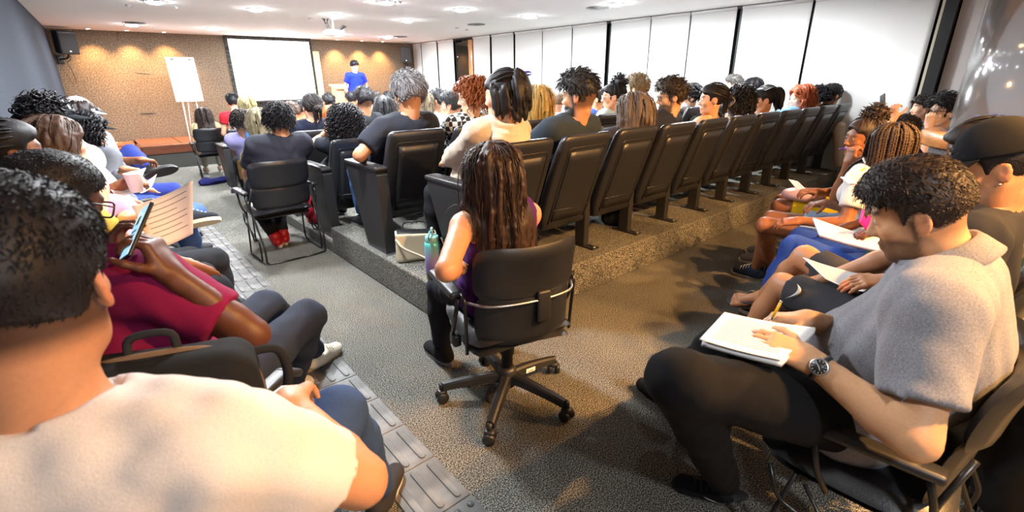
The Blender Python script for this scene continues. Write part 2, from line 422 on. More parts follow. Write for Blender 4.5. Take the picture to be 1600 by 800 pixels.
# ------------------------------------------------------------------ people
def C(h):
    h = h.lstrip('#'); v = np.array([int(h[i:i+2], 16)/255 for i in (0, 2, 4)])
    return tuple(np.where(v <= 0.04045, v/12.92, ((v+0.055)/1.055)**2.4))
SK = dict(light=C('#d9a98a'), fair=C('#e3b798'), tan=C('#c08a66'), brown=C('#8d5a3c'), dark=C('#5e3826'), olive=C('#c99a74'))
HR = dict(black=C('#17151a'), dkbrown=C('#2a1f1b'), brown=C('#4a3427'), chest=C('#5b3d2b'), grey=C('#6b6866'), blond=C('#b08d55'), dkblond=C('#8f8463'), ash=C('#6e6350'), red=C('#8a4524'), ginger=C('#a85a22'), copper=C('#9a4a1e'))
def ik(a, t, l1, l2, hint):
    a = np.asarray(a, float); t = np.asarray(t, float); v = t-a; L = np.linalg.norm(v); m = (l1+l2)*0.995
    if L > m: t = a+v/L*m; L = m; v = t-a
    L = max(L, abs(l1-l2)+0.02)
    d = unit(v); x = (l1*l1-l2*l2+L*L)/(2*L); h = math.sqrt(max(l1*l1-x*x, 0)); hp = np.asarray(hint, float); hp = hp-d*(hp@d)
    return a+d*x+unit(hp)*h, t
HC = np.array([0, -0.012, 0.030]); HRAD = np.array([0.076, 0.096, 0.087])
def head_sdf(v, c, A, fs=1.0, female=False, nose=1.0, fine=True):
    """skull, face, nose, lips, ears around head centre c, axes A (columns right, forward, up)"""
    def P(*p): return c+A@(np.array(p)*fs)
    E = lambda p, r, k=0.02, mode='add', rot=None: v.ell(P(*p), np.array(r)*fs, A if rot is None else A@rot, k, mode)
    E(HC, HRAD, 0.02)
    E((0, 0.018, -0.028), (0.060 if female else 0.063, 0.070, 0.084), 0.03)
    E((0, 0.030, -0.078), (0.043 if female else 0.050, 0.046, 0.032), 0.03)
    v.cone(P(-0.012, 0.066, -0.100), P(0.012, 0.066, -0.100), 0.017*fs, k=0.025)
    for s in (-1, 1):
        E((s*0.042, 0.058, -0.022), (0.022, 0.020, 0.018), 0.022)
        v.cone(P(s*0.058, -0.002, -0.045), P(s*0.040, 0.035, -0.088), 0.014*fs, k=0.025)
    if fine:
        v.cone(P(-0.034, 0.074, 0.026), P(0.034, 0.074, 0.026), 0.013*fs, k=0.014)
        for s in (-1, 1):
            E((s*0.031, 0.093, 0.007), (0.016, 0.014, 0.011), 0.012, 'cut')
            E((s*0.031, 0.075, 0.006), (0.017, 0.013, 0.012), 0.006)
    v.cone(P(0, 0.082, 0.012), P(0, 0.104*nose+0.0, -0.026), 0.007*fs, 0.0115*fs, k=0.012)
    for s in (-1, 1): v.ell(P(s*0.011, 0.094, -0.031), np.array([0.009, 0.011, 0.008])*fs, A, 0.008)
    E((0, 0.085, -0.0600), (0.024, 0.011, 0.0065), 0.006)
    E((0, 0.084, -0.0715), (0.020, 0.011, 0.0075), 0.006)
    if fine: E((0, 0.097, -0.0655), (0.022, 0.006, 0.0022), 0.004, 'cut')
    for s in (-1, 1):
        rot = euler(0, s*-0.15, s*0.35)
        E((s*0.080, -0.010, -0.006), (0.008, 0.020, 0.033), 0.008, 'add', rot)
        if fine: E((s*0.091, -0.005, -0.001), (0.010, 0.012, 0.020), 0.005, 'cut', rot)
def head_color(V, c, A, fs, skin, hair, brow=True, beard=0.0, fade=0.0, lip=0.5, blush=0.3):
    L = (V-c)@A/fs; x, y, z = L.T; ax = np.abs(x)
    col = np.tile(np.array(skin), (len(V), 1))
    def mix(m, k): return col*(1-m[:, None])+np.array(k)*m[:, None]
    sm = lambda d, r: np.clip(1-d/r, 0, 1)
    ck = sm(np.sqrt((ax-0.045)**2+(y-0.07)**2+(z+0.028)**2), 0.035)*blush*0.5
    col = mix(ck, np.array(skin)*np.array([1.12, 0.72, 0.66]))
    ear = np.clip((ax-0.078)/0.008, 0, 1)*((np.abs(z+0.006) < 0.045) & (np.abs(y+0.01) < 0.04))*0.35
    col = mix(ear, np.array(skin)*np.array([1.15, 0.62, 0.52]))
    lp = np.clip(1.6-np.sqrt((x/0.024)**2+((z+0.066)/0.013)**2)*1.6, 0, 1)*(y > 0.075)*lip
    col = mix(lp, np.array(skin)*np.array([0.95, 0.50, 0.48]))
    if brow:
        br = np.clip(1.5-np.abs(z-0.030-0.10*(0.03-np.abs(ax-0.03)))/0.0055, 0, 1)*np.clip((ax-0.010)/0.005, 0, 1)*np.clip((0.052-ax)/0.006, 0, 1)*(y > 0.05)*0.85
        col = mix(br, np.array(hair)*0.8)
    if beard:
        bd = np.clip((-0.040-z-0.9*np.maximum(0, 0.045-y)*0.3)/0.012, 0, 1)*np.clip((y+0.005)/0.02, 0, 1)*np.clip((z+0.135)/0.02, 0, 1)
        bd = np.maximum(bd, np.clip((y-0.0)/0.01, 0, 1)*np.clip((0.022-y)/0.01, 0, 1)*(z < 0.0)*(z > -0.1)*(ax > 0.05))
        bd = bd*(1-np.clip(1.5-np.sqrt((x/0.022)**2+((z+0.066)/0.009)**2)*1.5, 0, 1))
        bd = np.maximum(bd, ((np.abs(z+0.048) < 0.006) & (ax < 0.026) & (y > 0.07))*0.9)
        col = mix(bd*beard, np.array(hair)*0.9)
    if fade:
        e = (L-HC)/HRAD
        fd = np.clip((0.30*0.1-y+0.02+0.3*z)/0.03, 0, 1)*np.clip((z+0.075)/0.03, 0, 1)*(ax < 0.0785)
        col = mix(fd*fade, np.array(hair))
    return col
def uv_ball(c, A, r, cols=None):
    n, m = 12, 9; V = []; Q = []
    for i in range(m):
        th = PI*(i+0.02)/(m-1+0.04)
        for j in range(n): a = 2*PI*j/n; V.append((r*math.sin(th)*math.cos(a), r*math.cos(th), r*math.sin(th)*math.sin(a)))
    for i in range(m-1):
        for j in range(n): Q.append((i*n+j, i*n+(j+1) % n, (i+1)*n+(j+1) % n, (i+1)*n+j))
    V = np.array(V); col = np.where((V[:, 1:2]/r > 0.80), np.array([[0.012, 0.008, 0.006]]), np.array([[0.62, 0.58, 0.55]]))
    return V@A.T+c, np.array(Q), col
def hand_sdf(v, W, f, n, right, curl=(0.5, 0.6, 0.4), spread=0.10, thumb=0.5, size=1.0, toff=None):
    """palm, four jointed fingers of unequal length and a thumb from the side of the palm"""
    f = unit(f); n = unit(np.asarray(n, float)-f*(np.asarray(n, float)@f)); s = np.cross(f, n) if right else np.cross(n, f)
    W = np.asarray(W, float); z = size; A = np.stack([s, f, n], 1)
    v.rbox(W+f*0.048*z, np.array([0.040, 0.048, 0.0135])*z, 0.0125*z, A, 0.012)
    v.cone(W-f*0.02*z, W+f*0.03*z, 0.026*z, 0.028*z, 0.02, 0.62, n)
    v.ell(W+f*0.030*z+s*0.024*z+n*0.008*z, np.array([0.018, 0.030, 0.014])*z, A, 0.014)
    c = curl if hasattr(curl[0], '__len__') else [curl]*4
    for i, (o, L) in enumerate(((0.0300, 0.072), (0.0100, 0.081), (-0.0100, 0.075), (-0.0290, 0.060))):
        p = W+f*(0.090-0.006*(i == 3)-0.003*(i == 0))*z+s*o*z; d = unit(f+s*o*spread*30*0.33); a = 0
        for j, (fr, r1, r2) in enumerate(((0.46, 0.0092, 0.0084), (0.30, 0.0084, 0.0077), (0.24, 0.0077, 0.0064))):
            a += c[i][j]; e = unit(d*math.cos(a)+n*math.sin(a)); q = p+e*L*fr*z; v.cone(p, q, r1*z, r2*z, 0.004); p = q
    p = W+f*0.022*z+s*0.030*z+n*0.006*z; d0 = unit(f*0.55+s*0.75+n*0.35*thumb)
    for j, (l, r1, r2) in enumerate(((0.040, 0.0125, 0.0105), (0.031, 0.0105, 0.0095), (0.026, 0.0095, 0.0075))):
        d0 = unit(d0+(f*0.45*(j > 0)+n*0.75*thumb*(j > 0)-s*0.40*thumb*(j > 0))); q = p+d0*l*z; v.cone(p, q, r1*z, r2*z, 0.006); p = q

RES = dict(hi=(0.0066, 0.0155, 0.0122, 0.0044), mid=(0.0092, 0.025, 0.0185, 0.0066), lo=(0.0120, 0.030, 0.026, 0.0))
class Person:
    def __init__(s, label, head, face=0.0, seat=0.45, floor=0.0, look=0.0, nod=0.0, tilt=0.0, lean=3.0, slump=6.0, side=0.0, twist=0.0,
                 sex='m', b=1.0, skin='tan', hairc='black', res='mid', hands=None, feet=None, group=None, stand=False, fs=1.0, beard=0.0, fade=0.0, brow=True,
                 elbow=None, knee=None, legs=True, nose=1.0, toes=False, arm=1.0, hipback=None, neck=1.0, name='person', sw=None, hip=None, knees=None, seatgap=0.10, elb=None, fwd=0.03, bare=False):
        s.f = sex == 'f'; s.b = b; s.res = RES[res]; s.resn = res; s.skin = SK[skin] if isinstance(skin, str) else skin
        s.hairc = HR[hairc] if isinstance(hairc, str) else hairc; s.fs = fs*(0.96 if s.f else 1.0)
        th = R(face); Rz = euler(0, 0, th); s.Rz = Rz
        hz = (seat-floor+0.10) if not stand else 0.90
        ts = 0.93 if s.f else 1.0
        Sd = euler(0, R(side), 0)
        def spine(ts):
            d1 = Sd@np.array([0, math.sin(R(lean)), math.cos(R(lean))]); l2 = R(lean+slump); d2 = Sd@np.array([0, math.sin(l2), math.cos(l2)])
            pel = np.array([0, 0, hz]); mid = pel+d1*0.26*ts; nb = mid+d2*0.235*ts
            nv = unit(d2*0.7+np.array([0, 0.12, 0.7])); hd = nb+nv*0.165*s.fs*neck+np.array([0, 0.012, 0]); return pel, mid, nb, hd
        for _ in range(6):
            pel, mid, nb, hd = spine(ts)
            if head is None: break
            ts = float(np.clip(ts+(head[2]-floor-hd[2])/0.49, 0.80, 1.18))
        pel, mid, nb, hd = spine(ts); s.ts = ts
        if head is not None:
            dz = head[2]-floor-hd[2]
            if abs(dz) > 0.004:
                for q in (pel, mid, nb, hd): q[2] += dz
            off = Rz@np.array([hd[0], hd[1], 0]); s.loc = np.array([head[0]-off[0], head[1]-off[1], floor])
        if hip is not None:      # hips and head both given: the spine joins them
            s.loc = np.array([hip[0], hip[1], floor]); pel = np.array([0, 0, (hip[2]-floor) if len(hip) > 2 else seat-floor+seatgap]); hd = Rz.T@(np.asarray(head, float)-s.loc)
            v = hd-pel; dr = unit(v); s.ts = ts = float(np.clip((np.linalg.norm(v)-0.150*s.fs)/0.495, 0.72, 1.25)); nv = unit(dr*0.75+np.array([0, 0.05, 0.6])); nb = hd-nv*0.150*s.fs*neck-np.array([0, fwd, 0])
            mid = pel+(nb-pel)*0.53+np.array([0, -0.0022*slump, 0])
        s.pel, s.mid, s.nb, s.hc = pel, mid, nb, hd
        s.root = empty(name, s.loc, th, label, 'person', group)
        s.A = euler(0, 0, R(look))@euler(-R(nod), R(tilt), 0)
        Tw = euler(0, 0, R(twist)); ux = Sd@Tw@np.array([1.0, 0, 0]); s.ux = ux; s.uy = Tw@np.array([0, 1.0, 0])
        sw = sw or (0.158 if s.f else 0.182)*(0.75+0.25*b); s.d2 = unit(nb-mid)
        s.sh = {k: nb+ux*sw*q-s.d2*0.052+s.uy*0.012 for k, q in (('L', -1), ('R', 1))}
        al = (0.265 if s.f else 0.29)*arm; fl = (0.235 if s.f else 0.255)*arm
        hands = hands or {}; s.hspec = hands; s.el = {}; s.wr = {}
        for k, q in (('L', -1), ('R', 1)):
            hs = hands.get(k)
            if hs is not None: t = s.w2l(hs['pos']) if hs.get('world', True) else np.array(hs['pos'], float)
            elif stand: t = s.sh[k]+np.array([q*0.09, 0.06, -0.50])
            else: t = pel+np.array([q*0.13, 0.30, 0.09])
            eh = (elbow or {}).get(k, (q*0.6, -0.5, -0.8))
            if elb and k in elb: eh = s.w2l(elb[k])-s.sh[k]
            s.el[k], s.wr[k] = ik(s.sh[k], t, al, fl, eh)
        s.hip = {k: pel+np.array([q*0.088, 0.0, -0.015]) for k, q in (('L', -1), ('R', 1))}
        s.kn = {}; s.an = {}; s.toe = {}; s.soles = {}
        for k, q in (('L', -1), ('R', 1)):
            fspec = (feet or {}).get(k)
            if fspec is None: t = np.array([q*0.12, (0.44 if not stand else 0.02), 0.085]); td = np.array([q*0.15, 1, 0])
            else: t = s.w2l(fspec['pos']); td = Rz.T@np.array(fspec.get('toe', Rz@np.array([q*0.15, 1, 0])), float); s.soles[k] = Rz.T@np.array(fspec['sole'], float) if 'sole' in fspec else None
            kh = Rz.T@np.array((knee or {})[k], float) if knee and k in knee else np.array([q*0.12, 1.0, 0.75])
            s.kn[k], s.an[k] = ik(s.hip[k], t, 0.43 if not s.f else 0.41, 0.42 if not s.f else 0.39, kh); s.toe[k] = unit(td)
            if knees and k in knees: s.kn[k] = s.w2l(knees[k]); s.an[k] = t
        s.haslegs = legs; s.toes = toes
        s._body(beard, fade, brow, nose, bare)
    def w2l(s, p): return s.Rz.T@(np.asarray(p, float)-s.loc)
    def P(s, *p): return s.hc+s.A@(np.array(p)*s.fs)
    def torso(s, v, e=0.0, k=0.05, arms=True):
        b = s.b; up = s.d2; fw = unit(np.cross(s.ux, up))*-1; fw = unit(np.cross(up, s.ux)); d1 = unit(s.mid-s.pel); f1 = unit(np.cross(d1, np.array([1.0, 0, 0])))
        hw = 0.085 if s.f else 0.075
        v.cone(s.pel+np.array([-hw, -0.01, 0]), s.pel+np.array([hw, -0.01, 0]), 0.105*b+e, k=k)
        v.cone(s.pel+d1*0.05, s.mid-d1*0.04, (0.135 if s.f else 0.150)*b+e, (0.120 if s.f else 0.148)*b+e, k, 0.74, f1)
        v.cone(s.mid-d1*0.02, s.nb-up*0.12, (0.132 if s.f else 0.155)*b+e, (0.128 if s.f else 0.150)*(0.6+0.4*b)+e, k, 0.70, fw)
        v.cone(s.sh['L']*0.82+s.sh['R']*0.18, s.sh['R']*0.82+s.sh['L']*0.18, 0.060*(0.5+0.5*b)+e, k=k)
        for q in 'LR': v.cone(s.nb-up*0.03, s.sh[q], 0.048*(0.5+0.5*b)+e, 0.050*(0.5+0.5*b)+e, k)
        if s.f:
            for q in (-1, 1): v.ell(s.mid+up*0.06+fw*0.085*b+s.ux*q*0.062, np.array([0.058, 0.05, 0.055])*b+e, None, 0.03)
        elif b > 1.12: v.ell(s.pel+d1*0.14+f1*0.055, np.array([0.13, 0.11, 0.12])*b+e, None, 0.06)
    def armv(s, v, k, e=0.0, t0=0.0, t1=2.0, r=1.0):
        """skin or sleeve of one arm between t0..t1 (1 = elbow, 2 = wrist)"""
        a = (0.044 if s.f else 0.050)*(0.5+0.5*s.b)*r; f = a*0.86; w_ = a*0.56; sh, el, wr = s.sh[k], s.el[k], s.wr[k]
        v.cone(sh, sh+(el-sh)*min(t1, 1), a*1.12+e, a*(1.12-0.22*min(t1, 1))+e, 0.03)
        if t1 > 1:
            u = t1-1; m = el+(wr-el)*0.28*min(1, u/0.28)
            v.cone(el, m, a*0.86+e, f+e, 0.02)
            if u > 0.28: v.cone(m, el+(wr-el)*u, f+e, f+(w_-f)*(u-0.28)/0.72+e, 0.02)
    def legv(s, v, k, e=0.0, t1=2.0):
        b = 0.55+0.45*s.b; h, n, a = s.hip[k], s.kn[k], s.an[k]
        v.cone(h, h+(n-h)*min(t1, 1), 0.088*b+e, (0.088-0.031*min(t1, 1))*b+e, 0.04)
        if t1 > 1:
            u = t1-1; m = n+(a-n)*min(0.32, u)
            back = unit(np.cross(np.cross(n-h, a-n), a-n)) if np.linalg.norm(np.cross(n-h, a-n)) > 1e-4 else np.array([0, -1.0, 0])
            v.cone(n, m, 0.055*b+e, 0.055*b+e, 0.03)
            if u > 0.32: v.cone(m, n+(a-n)*u, 0.055*b+e, (0.055-0.019*(u-0.32)/0.68)*b+e, 0.03)
    def _bounds(s, pts, m): P = np.array(pts); return P.min(0)-m, P.max(0)+m
    def _body(s, beard, fade, brow, nose, bare):
        hv, bv, gv, hn = s.res; parts = []; cols = []
        # head and neck
        pts = [s.hc-0.16, s.hc+0.16, s.nb]; lo, hi = s._bounds(pts, 0.05); v = Vol(lo, hi, hv)
        head_sdf(v, s.hc, s.A, s.fs, s.f, nose, s.resn != 'lo')
        nr = (0.047 if s.f else 0.057)*(0.6+0.4*s.b)
        v.cone(s.nb+s.d2*0.005-np.array([0, 0.0, 0.03]), s.P(0, -0.022, -0.045), nr*1.08, nr, 0.03)
        V, Q = v.mesh(); V = smooth_v(V, Q, 1, 0.35); parts.append((V, Q)); cols.append(head_color(V, s.hc, s.A, s.fs, s.skin, s.hairc, brow, beard, fade, 0.7 if s.f else 0.4))
        if s.resn != 'lo':
            for q in (-1, 1):
                Vb, Qb, cb = uv_ball(s.P(q*0.031, 0.0770, 0.0050), s.A, 0.0118*s.fs); parts.append((Vb, Qb)); cols.append(cb)
        # trunk, arms, legs
        pts = [s.pel, s.nb, *s.sh.values(), *s.el.values(), *s.wr.values()]
        if s.haslegs and bare: pts += [*s.kn.values(), *s.an.values()]
        lo, hi = s._bounds(pts, 0.17); v = Vol(lo, hi, bv)
        s.torso(v, -0.004)
        v.cone(s.nb-s.d2*0.04, s.P(0, -0.022, -0.075), nr*1.10, nr*0.985, 0.03)
        for k in 'LR':
            s.armv(v, k)
            if s.haslegs and bare: s.legv(v, k, -0.002)
            if not s.hspec.get(k) or hn == 0:
                d = unit(s.wr[k]-s.el[k]); v.cone(s.wr[k], s.wr[k]+d*0.09, 0.03, 0.026, 0.02); v.cone(s.wr[k]+d*0.08, s.wr[k]+d*0.15, 0.022, 0.014, 0.02)
        V, Q = v.mesh(); V = smooth_v(V, Q, 1, 0.4); parts.append((V, Q)); cols.append(np.tile(np.array(s.skin), (len(V), 1)))
        for k in 'LR':
            hs = s.hspec.get(k)
            if not hs or hn == 0: continue
            f = s.Rz.T@np.array(hs['f'], float) if 'f' in hs else unit(s.wr[k]-s.el[k]); n = s.Rz.T@np.array(hs.get('n', (0, 0, -1)), float)
            W = s.wr[k]; size = hs.get('size', 0.93 if s.f else 1.0); lo, hi = s._bounds([W-0.10, W+0.10, W+unit(f)*0.17], 0.03); v = Vol(lo, hi, hn)
            hand_sdf(v, W, f, n, k == 'R', hs.get('curl', (0.5, 0.6, 0.4)), hs.get('spread', 0.10), hs.get('thumb', 0.5), size)
            back = unit(s.el[k]-W); rr = (0.044 if s.f else 0.050)*(0.5+0.5*s.b); v.cone(W, W+back*0.07, rr*0.56, rr*0.64, 0.02)
            V, Q = v.mesh(); V = smooth_v(V, Q, 1, 0.3); parts.append((V, Q)); L = (V-W)@unit(f)
            col = np.tile(np.array(s.skin), (len(V), 1)); col = col*np.where(L[:, None] > 0.135, np.array([[1.10, 0.90, 0.86]]), 1.0)
            cols.append(col)
        if s.toes:
            for k in 'LR':
                if k not in s.toes: continue
                V, Q = s._foot(k); parts.append((V, Q)); cols.append(np.tile(np.array(s.skin)*1.05, (len(V), 1)))
        V, Q = joinm(parts); me = mesh_np('body', V, Q, True, col=np.concatenate(cols)); s.body = link('body', me, M_SKIN, s.root)
    def _footframe(s, k):
        d = s.toe[k]; sole = s.an[k]-s.kn[k] if s.soles.get(k) is None else s.soles[k]; sole = unit(sole-d*(sole@d)); side = np.cross(d, -sole); return d, -sole, side
    def _foot(s, k):
        d, u, sd = s._footframe(k); a = s.an[k]; q = 1 if k == 'R' else -1
        v = Vol(*s._bounds([a-0.1, a+d*0.2], 0.09), 0.0042)
        v.cone(a, a-u*0.045-d*0.03, 0.036, 0.030, 0.02); v.cone(a-u*0.01, a-u*0.05+d*0.10, 0.036, 0.024, 0.03, 0.9, u); v.cone(a-u*0.055-d*0.03, a-u*0.058+d*0.10, 0.028, 0.030, 0.02, 0.7, u)
        v.rbox(a-u*0.056+d*0.105, (0.040, 0.03, 0.013), 0.013, np.stack([sd, d, u], 1), 0.02)
        for i, (o, l, r) in enumerate(((-0.032, 0.040, 0.0125), (-0.012, 0.038, 0.0085), (0.004, 0.033, 0.008), (0.019, 0.027, 0.0075), (0.033, 0.020, 0.007))):
            p = a-u*0.057+d*0.125+sd*o*q; v.cone(p, p+d*l*0.9-u*0.004, r, r*0.95, 0.004)
        return v.mesh()
    # ---------------- clothes
    def top(s, kind='tee', color=(0.1, 0.1, 0.1), mat=None, seed=0, e=0.017, sleeve=None, wr=0.0045, name=None, hem=0.10, sl_e=0.018, collar=None, low=0.0, fit=1.0):
        gv = s.res[2]; t1 = sleeve if sleeve is not None else {'tee': 0.62, 'polo': 0.62, 'long': 1.93, 'hoodie': 1.95, 'tank': 0.0, 'jacket': 1.95}[kind]
        pts = [s.pel, s.nb, *s.sh.values()]
        for k in 'LR':
            if t1 > 0: pts.append(s.sh[k]+(s.el[k]-s.sh[k])*min(1, t1))
            if t1 > 1: pts.append(s.wr[k])
        lo, hi = s._bounds(pts, 0.19); v = Vol(lo, hi, gv); s.torso(v, e, 0.055)
        if not s.f or kind == 'hoodie': v.cone(s.pel+np.array([0, 0.02, 0.06]), s.mid, 0.152*s.b*fit+e, 0.150*s.b*fit+e, 0.06, 0.78, np.array([0, 1.0, 0]))
        if kind == 'tank':
            for k, q in (('L', -1), ('R', 1)):
                v.ell(s.sh[k]+s.ux*q*0.035-s.d2*0.02, (0.085, 0.11, 0.12), None, 0.012, 'cut')
            v.ell(s.nb+s.d2*0.02, (0.105, 0.105, 0.075), None, 0.015, 'cut')
        for k in 'LR':
            if t1 > 0: s.armv(v, k, sl_e, 0, t1, 1.06)
        v.noise(wr*1.2, 20, seed+1, 4, (1, 1, 0.8)); v.noise(wr*0.9, 42, seed+2, 3, (1, 1, 0.7), ridge=True)
        # openings: neck, sleeve ends, hem
        nk = unit(s.P(0, -0.02, -0.045)-s.nb); nr = (0.052 if s.f else 0.061)*(0.6+0.4*s.b)+low
        v.cone(s.nb+nk*0.028+np.array([0, 0.012, 0]), s.nb+nk*0.16+np.array([0, 0.02, 0]), nr+0.008, nr+0.05, 0.004, mode='cut')
        for k in 'LR':
            if t1 > 0:
                if t1 <= 1: p = s.sh[k]+(s.el[k]-s.sh[k])*t1; d = s.el[k]-s.sh[k]
                else: p = s.el[k]+(s.wr[k]-s.el[k])*(t1-1); d = s.wr[k]-s.el[k]
                d = unit(d); g = v._sub(p-0.11-0.0, p+0.11+0.0); A = np.stack([unit(np.cross(d, [0.31, 0.2, 0.9])), np.zeros(3), d], 1); A[:, 1] = np.cross(d, A[:, 0])
                v.rbox(p+d*0.075, (0.085, 0.085, 0.075), 0.004, A, 0.004, 'cut')
        d1 = unit(s.mid-s.pel); v.clip(s.pel-d1*hem, -d1, 0.006)
        V, Q = v.mesh(); V = smooth_v(V, Q, 2, 0.45)
        nm = name or {'tee': 't_shirt', 'polo': 'polo_shirt', 'long': 'shirt', 'hoodie': 'hoodie', 'tank': 'tank_top', 'jacket': 'jacket'}[kind]
        s.shirt = link(nm, mesh_np(nm, V, Q), mat or M_CLOTH, s.root, color)
        if kind == 'hoodie':   # hood lying in folds behind the neck
            bk = -unit(np.cross(s.d2, s.ux)); hv_ = Vol(s.nb-0.26, s.nb+0.22, s.res[0]*1.15)
            for i, (ra, dz, rr, ba) in enumerate(((0.088, 0.050, 0.024, 0.01), (0.108, 0.022, 0.027, 0.025), (0.122, -0.012, 0.028, 0.045), (0.118, -0.050, 0.030, 0.060), (0.095, -0.088, 0.030, 0.065))):
                ths = np.linspace(-2.25 if i < 2 else -1.15, 2.25 if i < 2 else 1.15, 15); P_ = [s.nb+s.ux*ra*math.sin(t_)*1.05+bk*(ra*math.cos(t_)*(0.85)+ba)+s.d2*(dz-0.02*(1-math.cos(t_))*(i < 2)) for t_ in ths]
                for q in range(len(P_)-1): hv_.cone(P_[q], P_[q+1], rr, rr, 0.010)
            hv_.noise(0.006, 34, seed+9, 4); hv_.cone(s.nb+nk*0.02+np.array([0, 0.015, 0]), s.nb+nk*0.16+np.array([0, 0.02, 0]), nr+0.006, nr+0.03, 0.004, mode='cut')
            Vh, Qh = hv_.mesh(); link('hood', mesh_np('hood', smooth_v(Vh, Qh, 1), Qh), mat or M_CLOTH, s.shirt, tuple(np.array(color)*1.08))
        if kind == 'tee' and s.resn == 'hi':     # ribbed neckband
            a1 = unit(np.cross(np.array([0, 1.0, 0]), nk)); a2 = np.cross(nk, a1); mb = MB(); mb.tube([s.nb+nk*0.024+np.array([0, 0.012, 0])+(a1*math.sin(t_)+a2*math.cos(t_))*(nr+0.010) for t_ in np.linspace(0, 2*PI, 36, endpoint=False)], 0.0075, 6, closed=True); mb.build('neckband', mat or M_CLOTH, s.shirt, color)
        if collar:      # folded polo collar around the neck
            a1 = unit(np.cross(np.array([0, 1.0, 0]), nk)); a2 = np.cross(nk, a1); rc = nr+0.006; G = []
            for (dr, dz) in ((0.0, -0.010), (0.001, 0.020), (0.004, 0.040), (0.012, 0.043), (0.022, 0.026), (0.034, 0.000), (0.040, -0.012)):
                G.append([s.nb+nk*(0.020+dz)+np.array([0, 0.010, 0])+(a1*math.sin(t_)*1.06+a2*math.cos(t_))*(rc+dr) for t_ in np.linspace(0.38, 2*PI-0.38, 34)])
            mb = MB(); mb.grid(np.array(G), 0.005); mb.build('collar', mat or M_CLOTH, s.shirt, tuple(np.array(color)*0.88))
        return s.shirt
    def bottom(s, kind='trousers', color=(0.05, 0.05, 0.06), mat=None, seed=0, e=0.012, t1=None, wr=0.004, name=None):
        gv = s.res[2]*1.2; t = t1 or {'trousers': 1.93, 'shorts': 0.93, 'jeans': 1.93, 'leggings': 1.93}[kind]
        pts = [s.pel]+[s.hip[k] for k in 'LR']+[s.kn[k] for k in 'LR']+([s.an[k] for k in 'LR'] if t > 1 else [])
        lo, hi = s._bounds(pts, 0.16); v = Vol(lo, hi, gv); b = s.b; hw = 0.085 if s.f else 0.075
        v.cone(s.pel+np.array([-hw, -0.01, 0]), s.pel+np.array([hw, -0.01, 0]), 0.100*b+e*0.4, k=0.04); d1 = unit(s.mid-s.pel)
        v.cone(s.pel, s.pel+d1*0.07, 0.135*b+e*0.4, 0.125*b+e*0.2, 0.04, 0.74, np.array([0, 1.0, 0]))
        for k in 'LR': s.legv(v, k, e*(1.9 if kind == 'shorts' else 1.0), t)
        v.noise(wr, 24, seed+5, 4); v.noise(wr*0.8, 45, seed+6, 3, ridge=True)
        v.rbox(s.pel+d1*0.27+np.array([0, -0.14, 0]), (0.28, 0.20, 0.16), 0.004, None, 0.006, 'cut')
        for k in 'LR':
            if t <= 1: p = s.hip[k]+(s.kn[k]-s.hip[k])*t; d = s.kn[k]-s.hip[k]
            else: p = s.kn[k]+(s.an[k]-s.kn[k])*(t-1); d = s.an[k]-s.kn[k]
            d = unit(d); A = np.stack([unit(np.cross(d, [0.31, 0.2, 0.9])), np.zeros(3), d], 1); A[:, 1] = np.cross(d, A[:, 0])
            v.rbox(p+d*0.10, (0.11, 0.11, 0.10), 0.004, A, 0.004, 'cut')
        V, Q = v.mesh(); V = smooth_v(V, Q, 2, 0.45); nm = name or kind
        s.pants = link(nm, mesh_np(nm, V, Q), mat or (M_DENIM if kind == 'jeans' else M_CLOTH), s.root, color); return s.pants
    def shoes(s, color=(0.02, 0.02, 0.02), sole=(0.5, 0.5, 0.5), kind='sneaker', ks='LR', lace=None):
        out = []
        for k in ks:
            d, u, sd = s._footframe(k); a = s.an[k]; A = np.stack([sd, d, u], 1); v = Vol(*s._bounds([a-0.12, a+d*0.22], 0.08), {'hi': 0.0085, 'mid': 0.011, 'lo': 0.014}[s.resn])
            v.cone(a+u*(0.03 if kind == 'boot' else 0.0), a-u*0.03, 0.046, 0.046, 0.02); v.cone(a-u*0.005, a-u*0.045+d*0.11, 0.044, 0.030, 0.03, 0.95, u)
            v.cone(a-u*0.045-d*0.035, a-u*0.050+d*0.14, 0.040, 0.038, 0.025, 0.85, u); v.cone(a-u*0.03-d*0.045, a-u*0.03, 0.034, 0.04, 0.02)
            v.clip(a-u*0.066, -u, 0.003); v.clip(a+u*(0.055 if kind == 'boot' else 0.022), u, 0.004)
            V, Q = v.mesh(); V = smooth_v(V, Q, 1); o = link('shoe', mesh_np('shoe', V, Q), M_CLOTH if kind != 'boot' else M_LEATH, s.root, color)
            mb = MB(); n = 22; prof = []
            for i in range(n):
                t = 2*PI*i/n; yy = math.cos(t)*0.138; wid = 0.040+0.010*math.cos(t); xx = math.sin(t)*wid; prof.append((xx, yy+0.048))
            mb.prism(prof, 0.024, A, a-u*0.085); so = mb.build('sole', M_GLOSS, o, sole)
            if lace is not None:
                mb = MB()
                for i in range(4):
                    p = a+d*(0.045+0.021*i)+u*(0.028-0.0125*i); mb.tube(smooth_path([p-sd*0.026-u*0.01, p+u*0.004, p+sd*0.026-u*0.01], 7), 0.003, 5)
                mb.build('lace', M_CLOTH, o, lace)
            out.append(o)
        return out
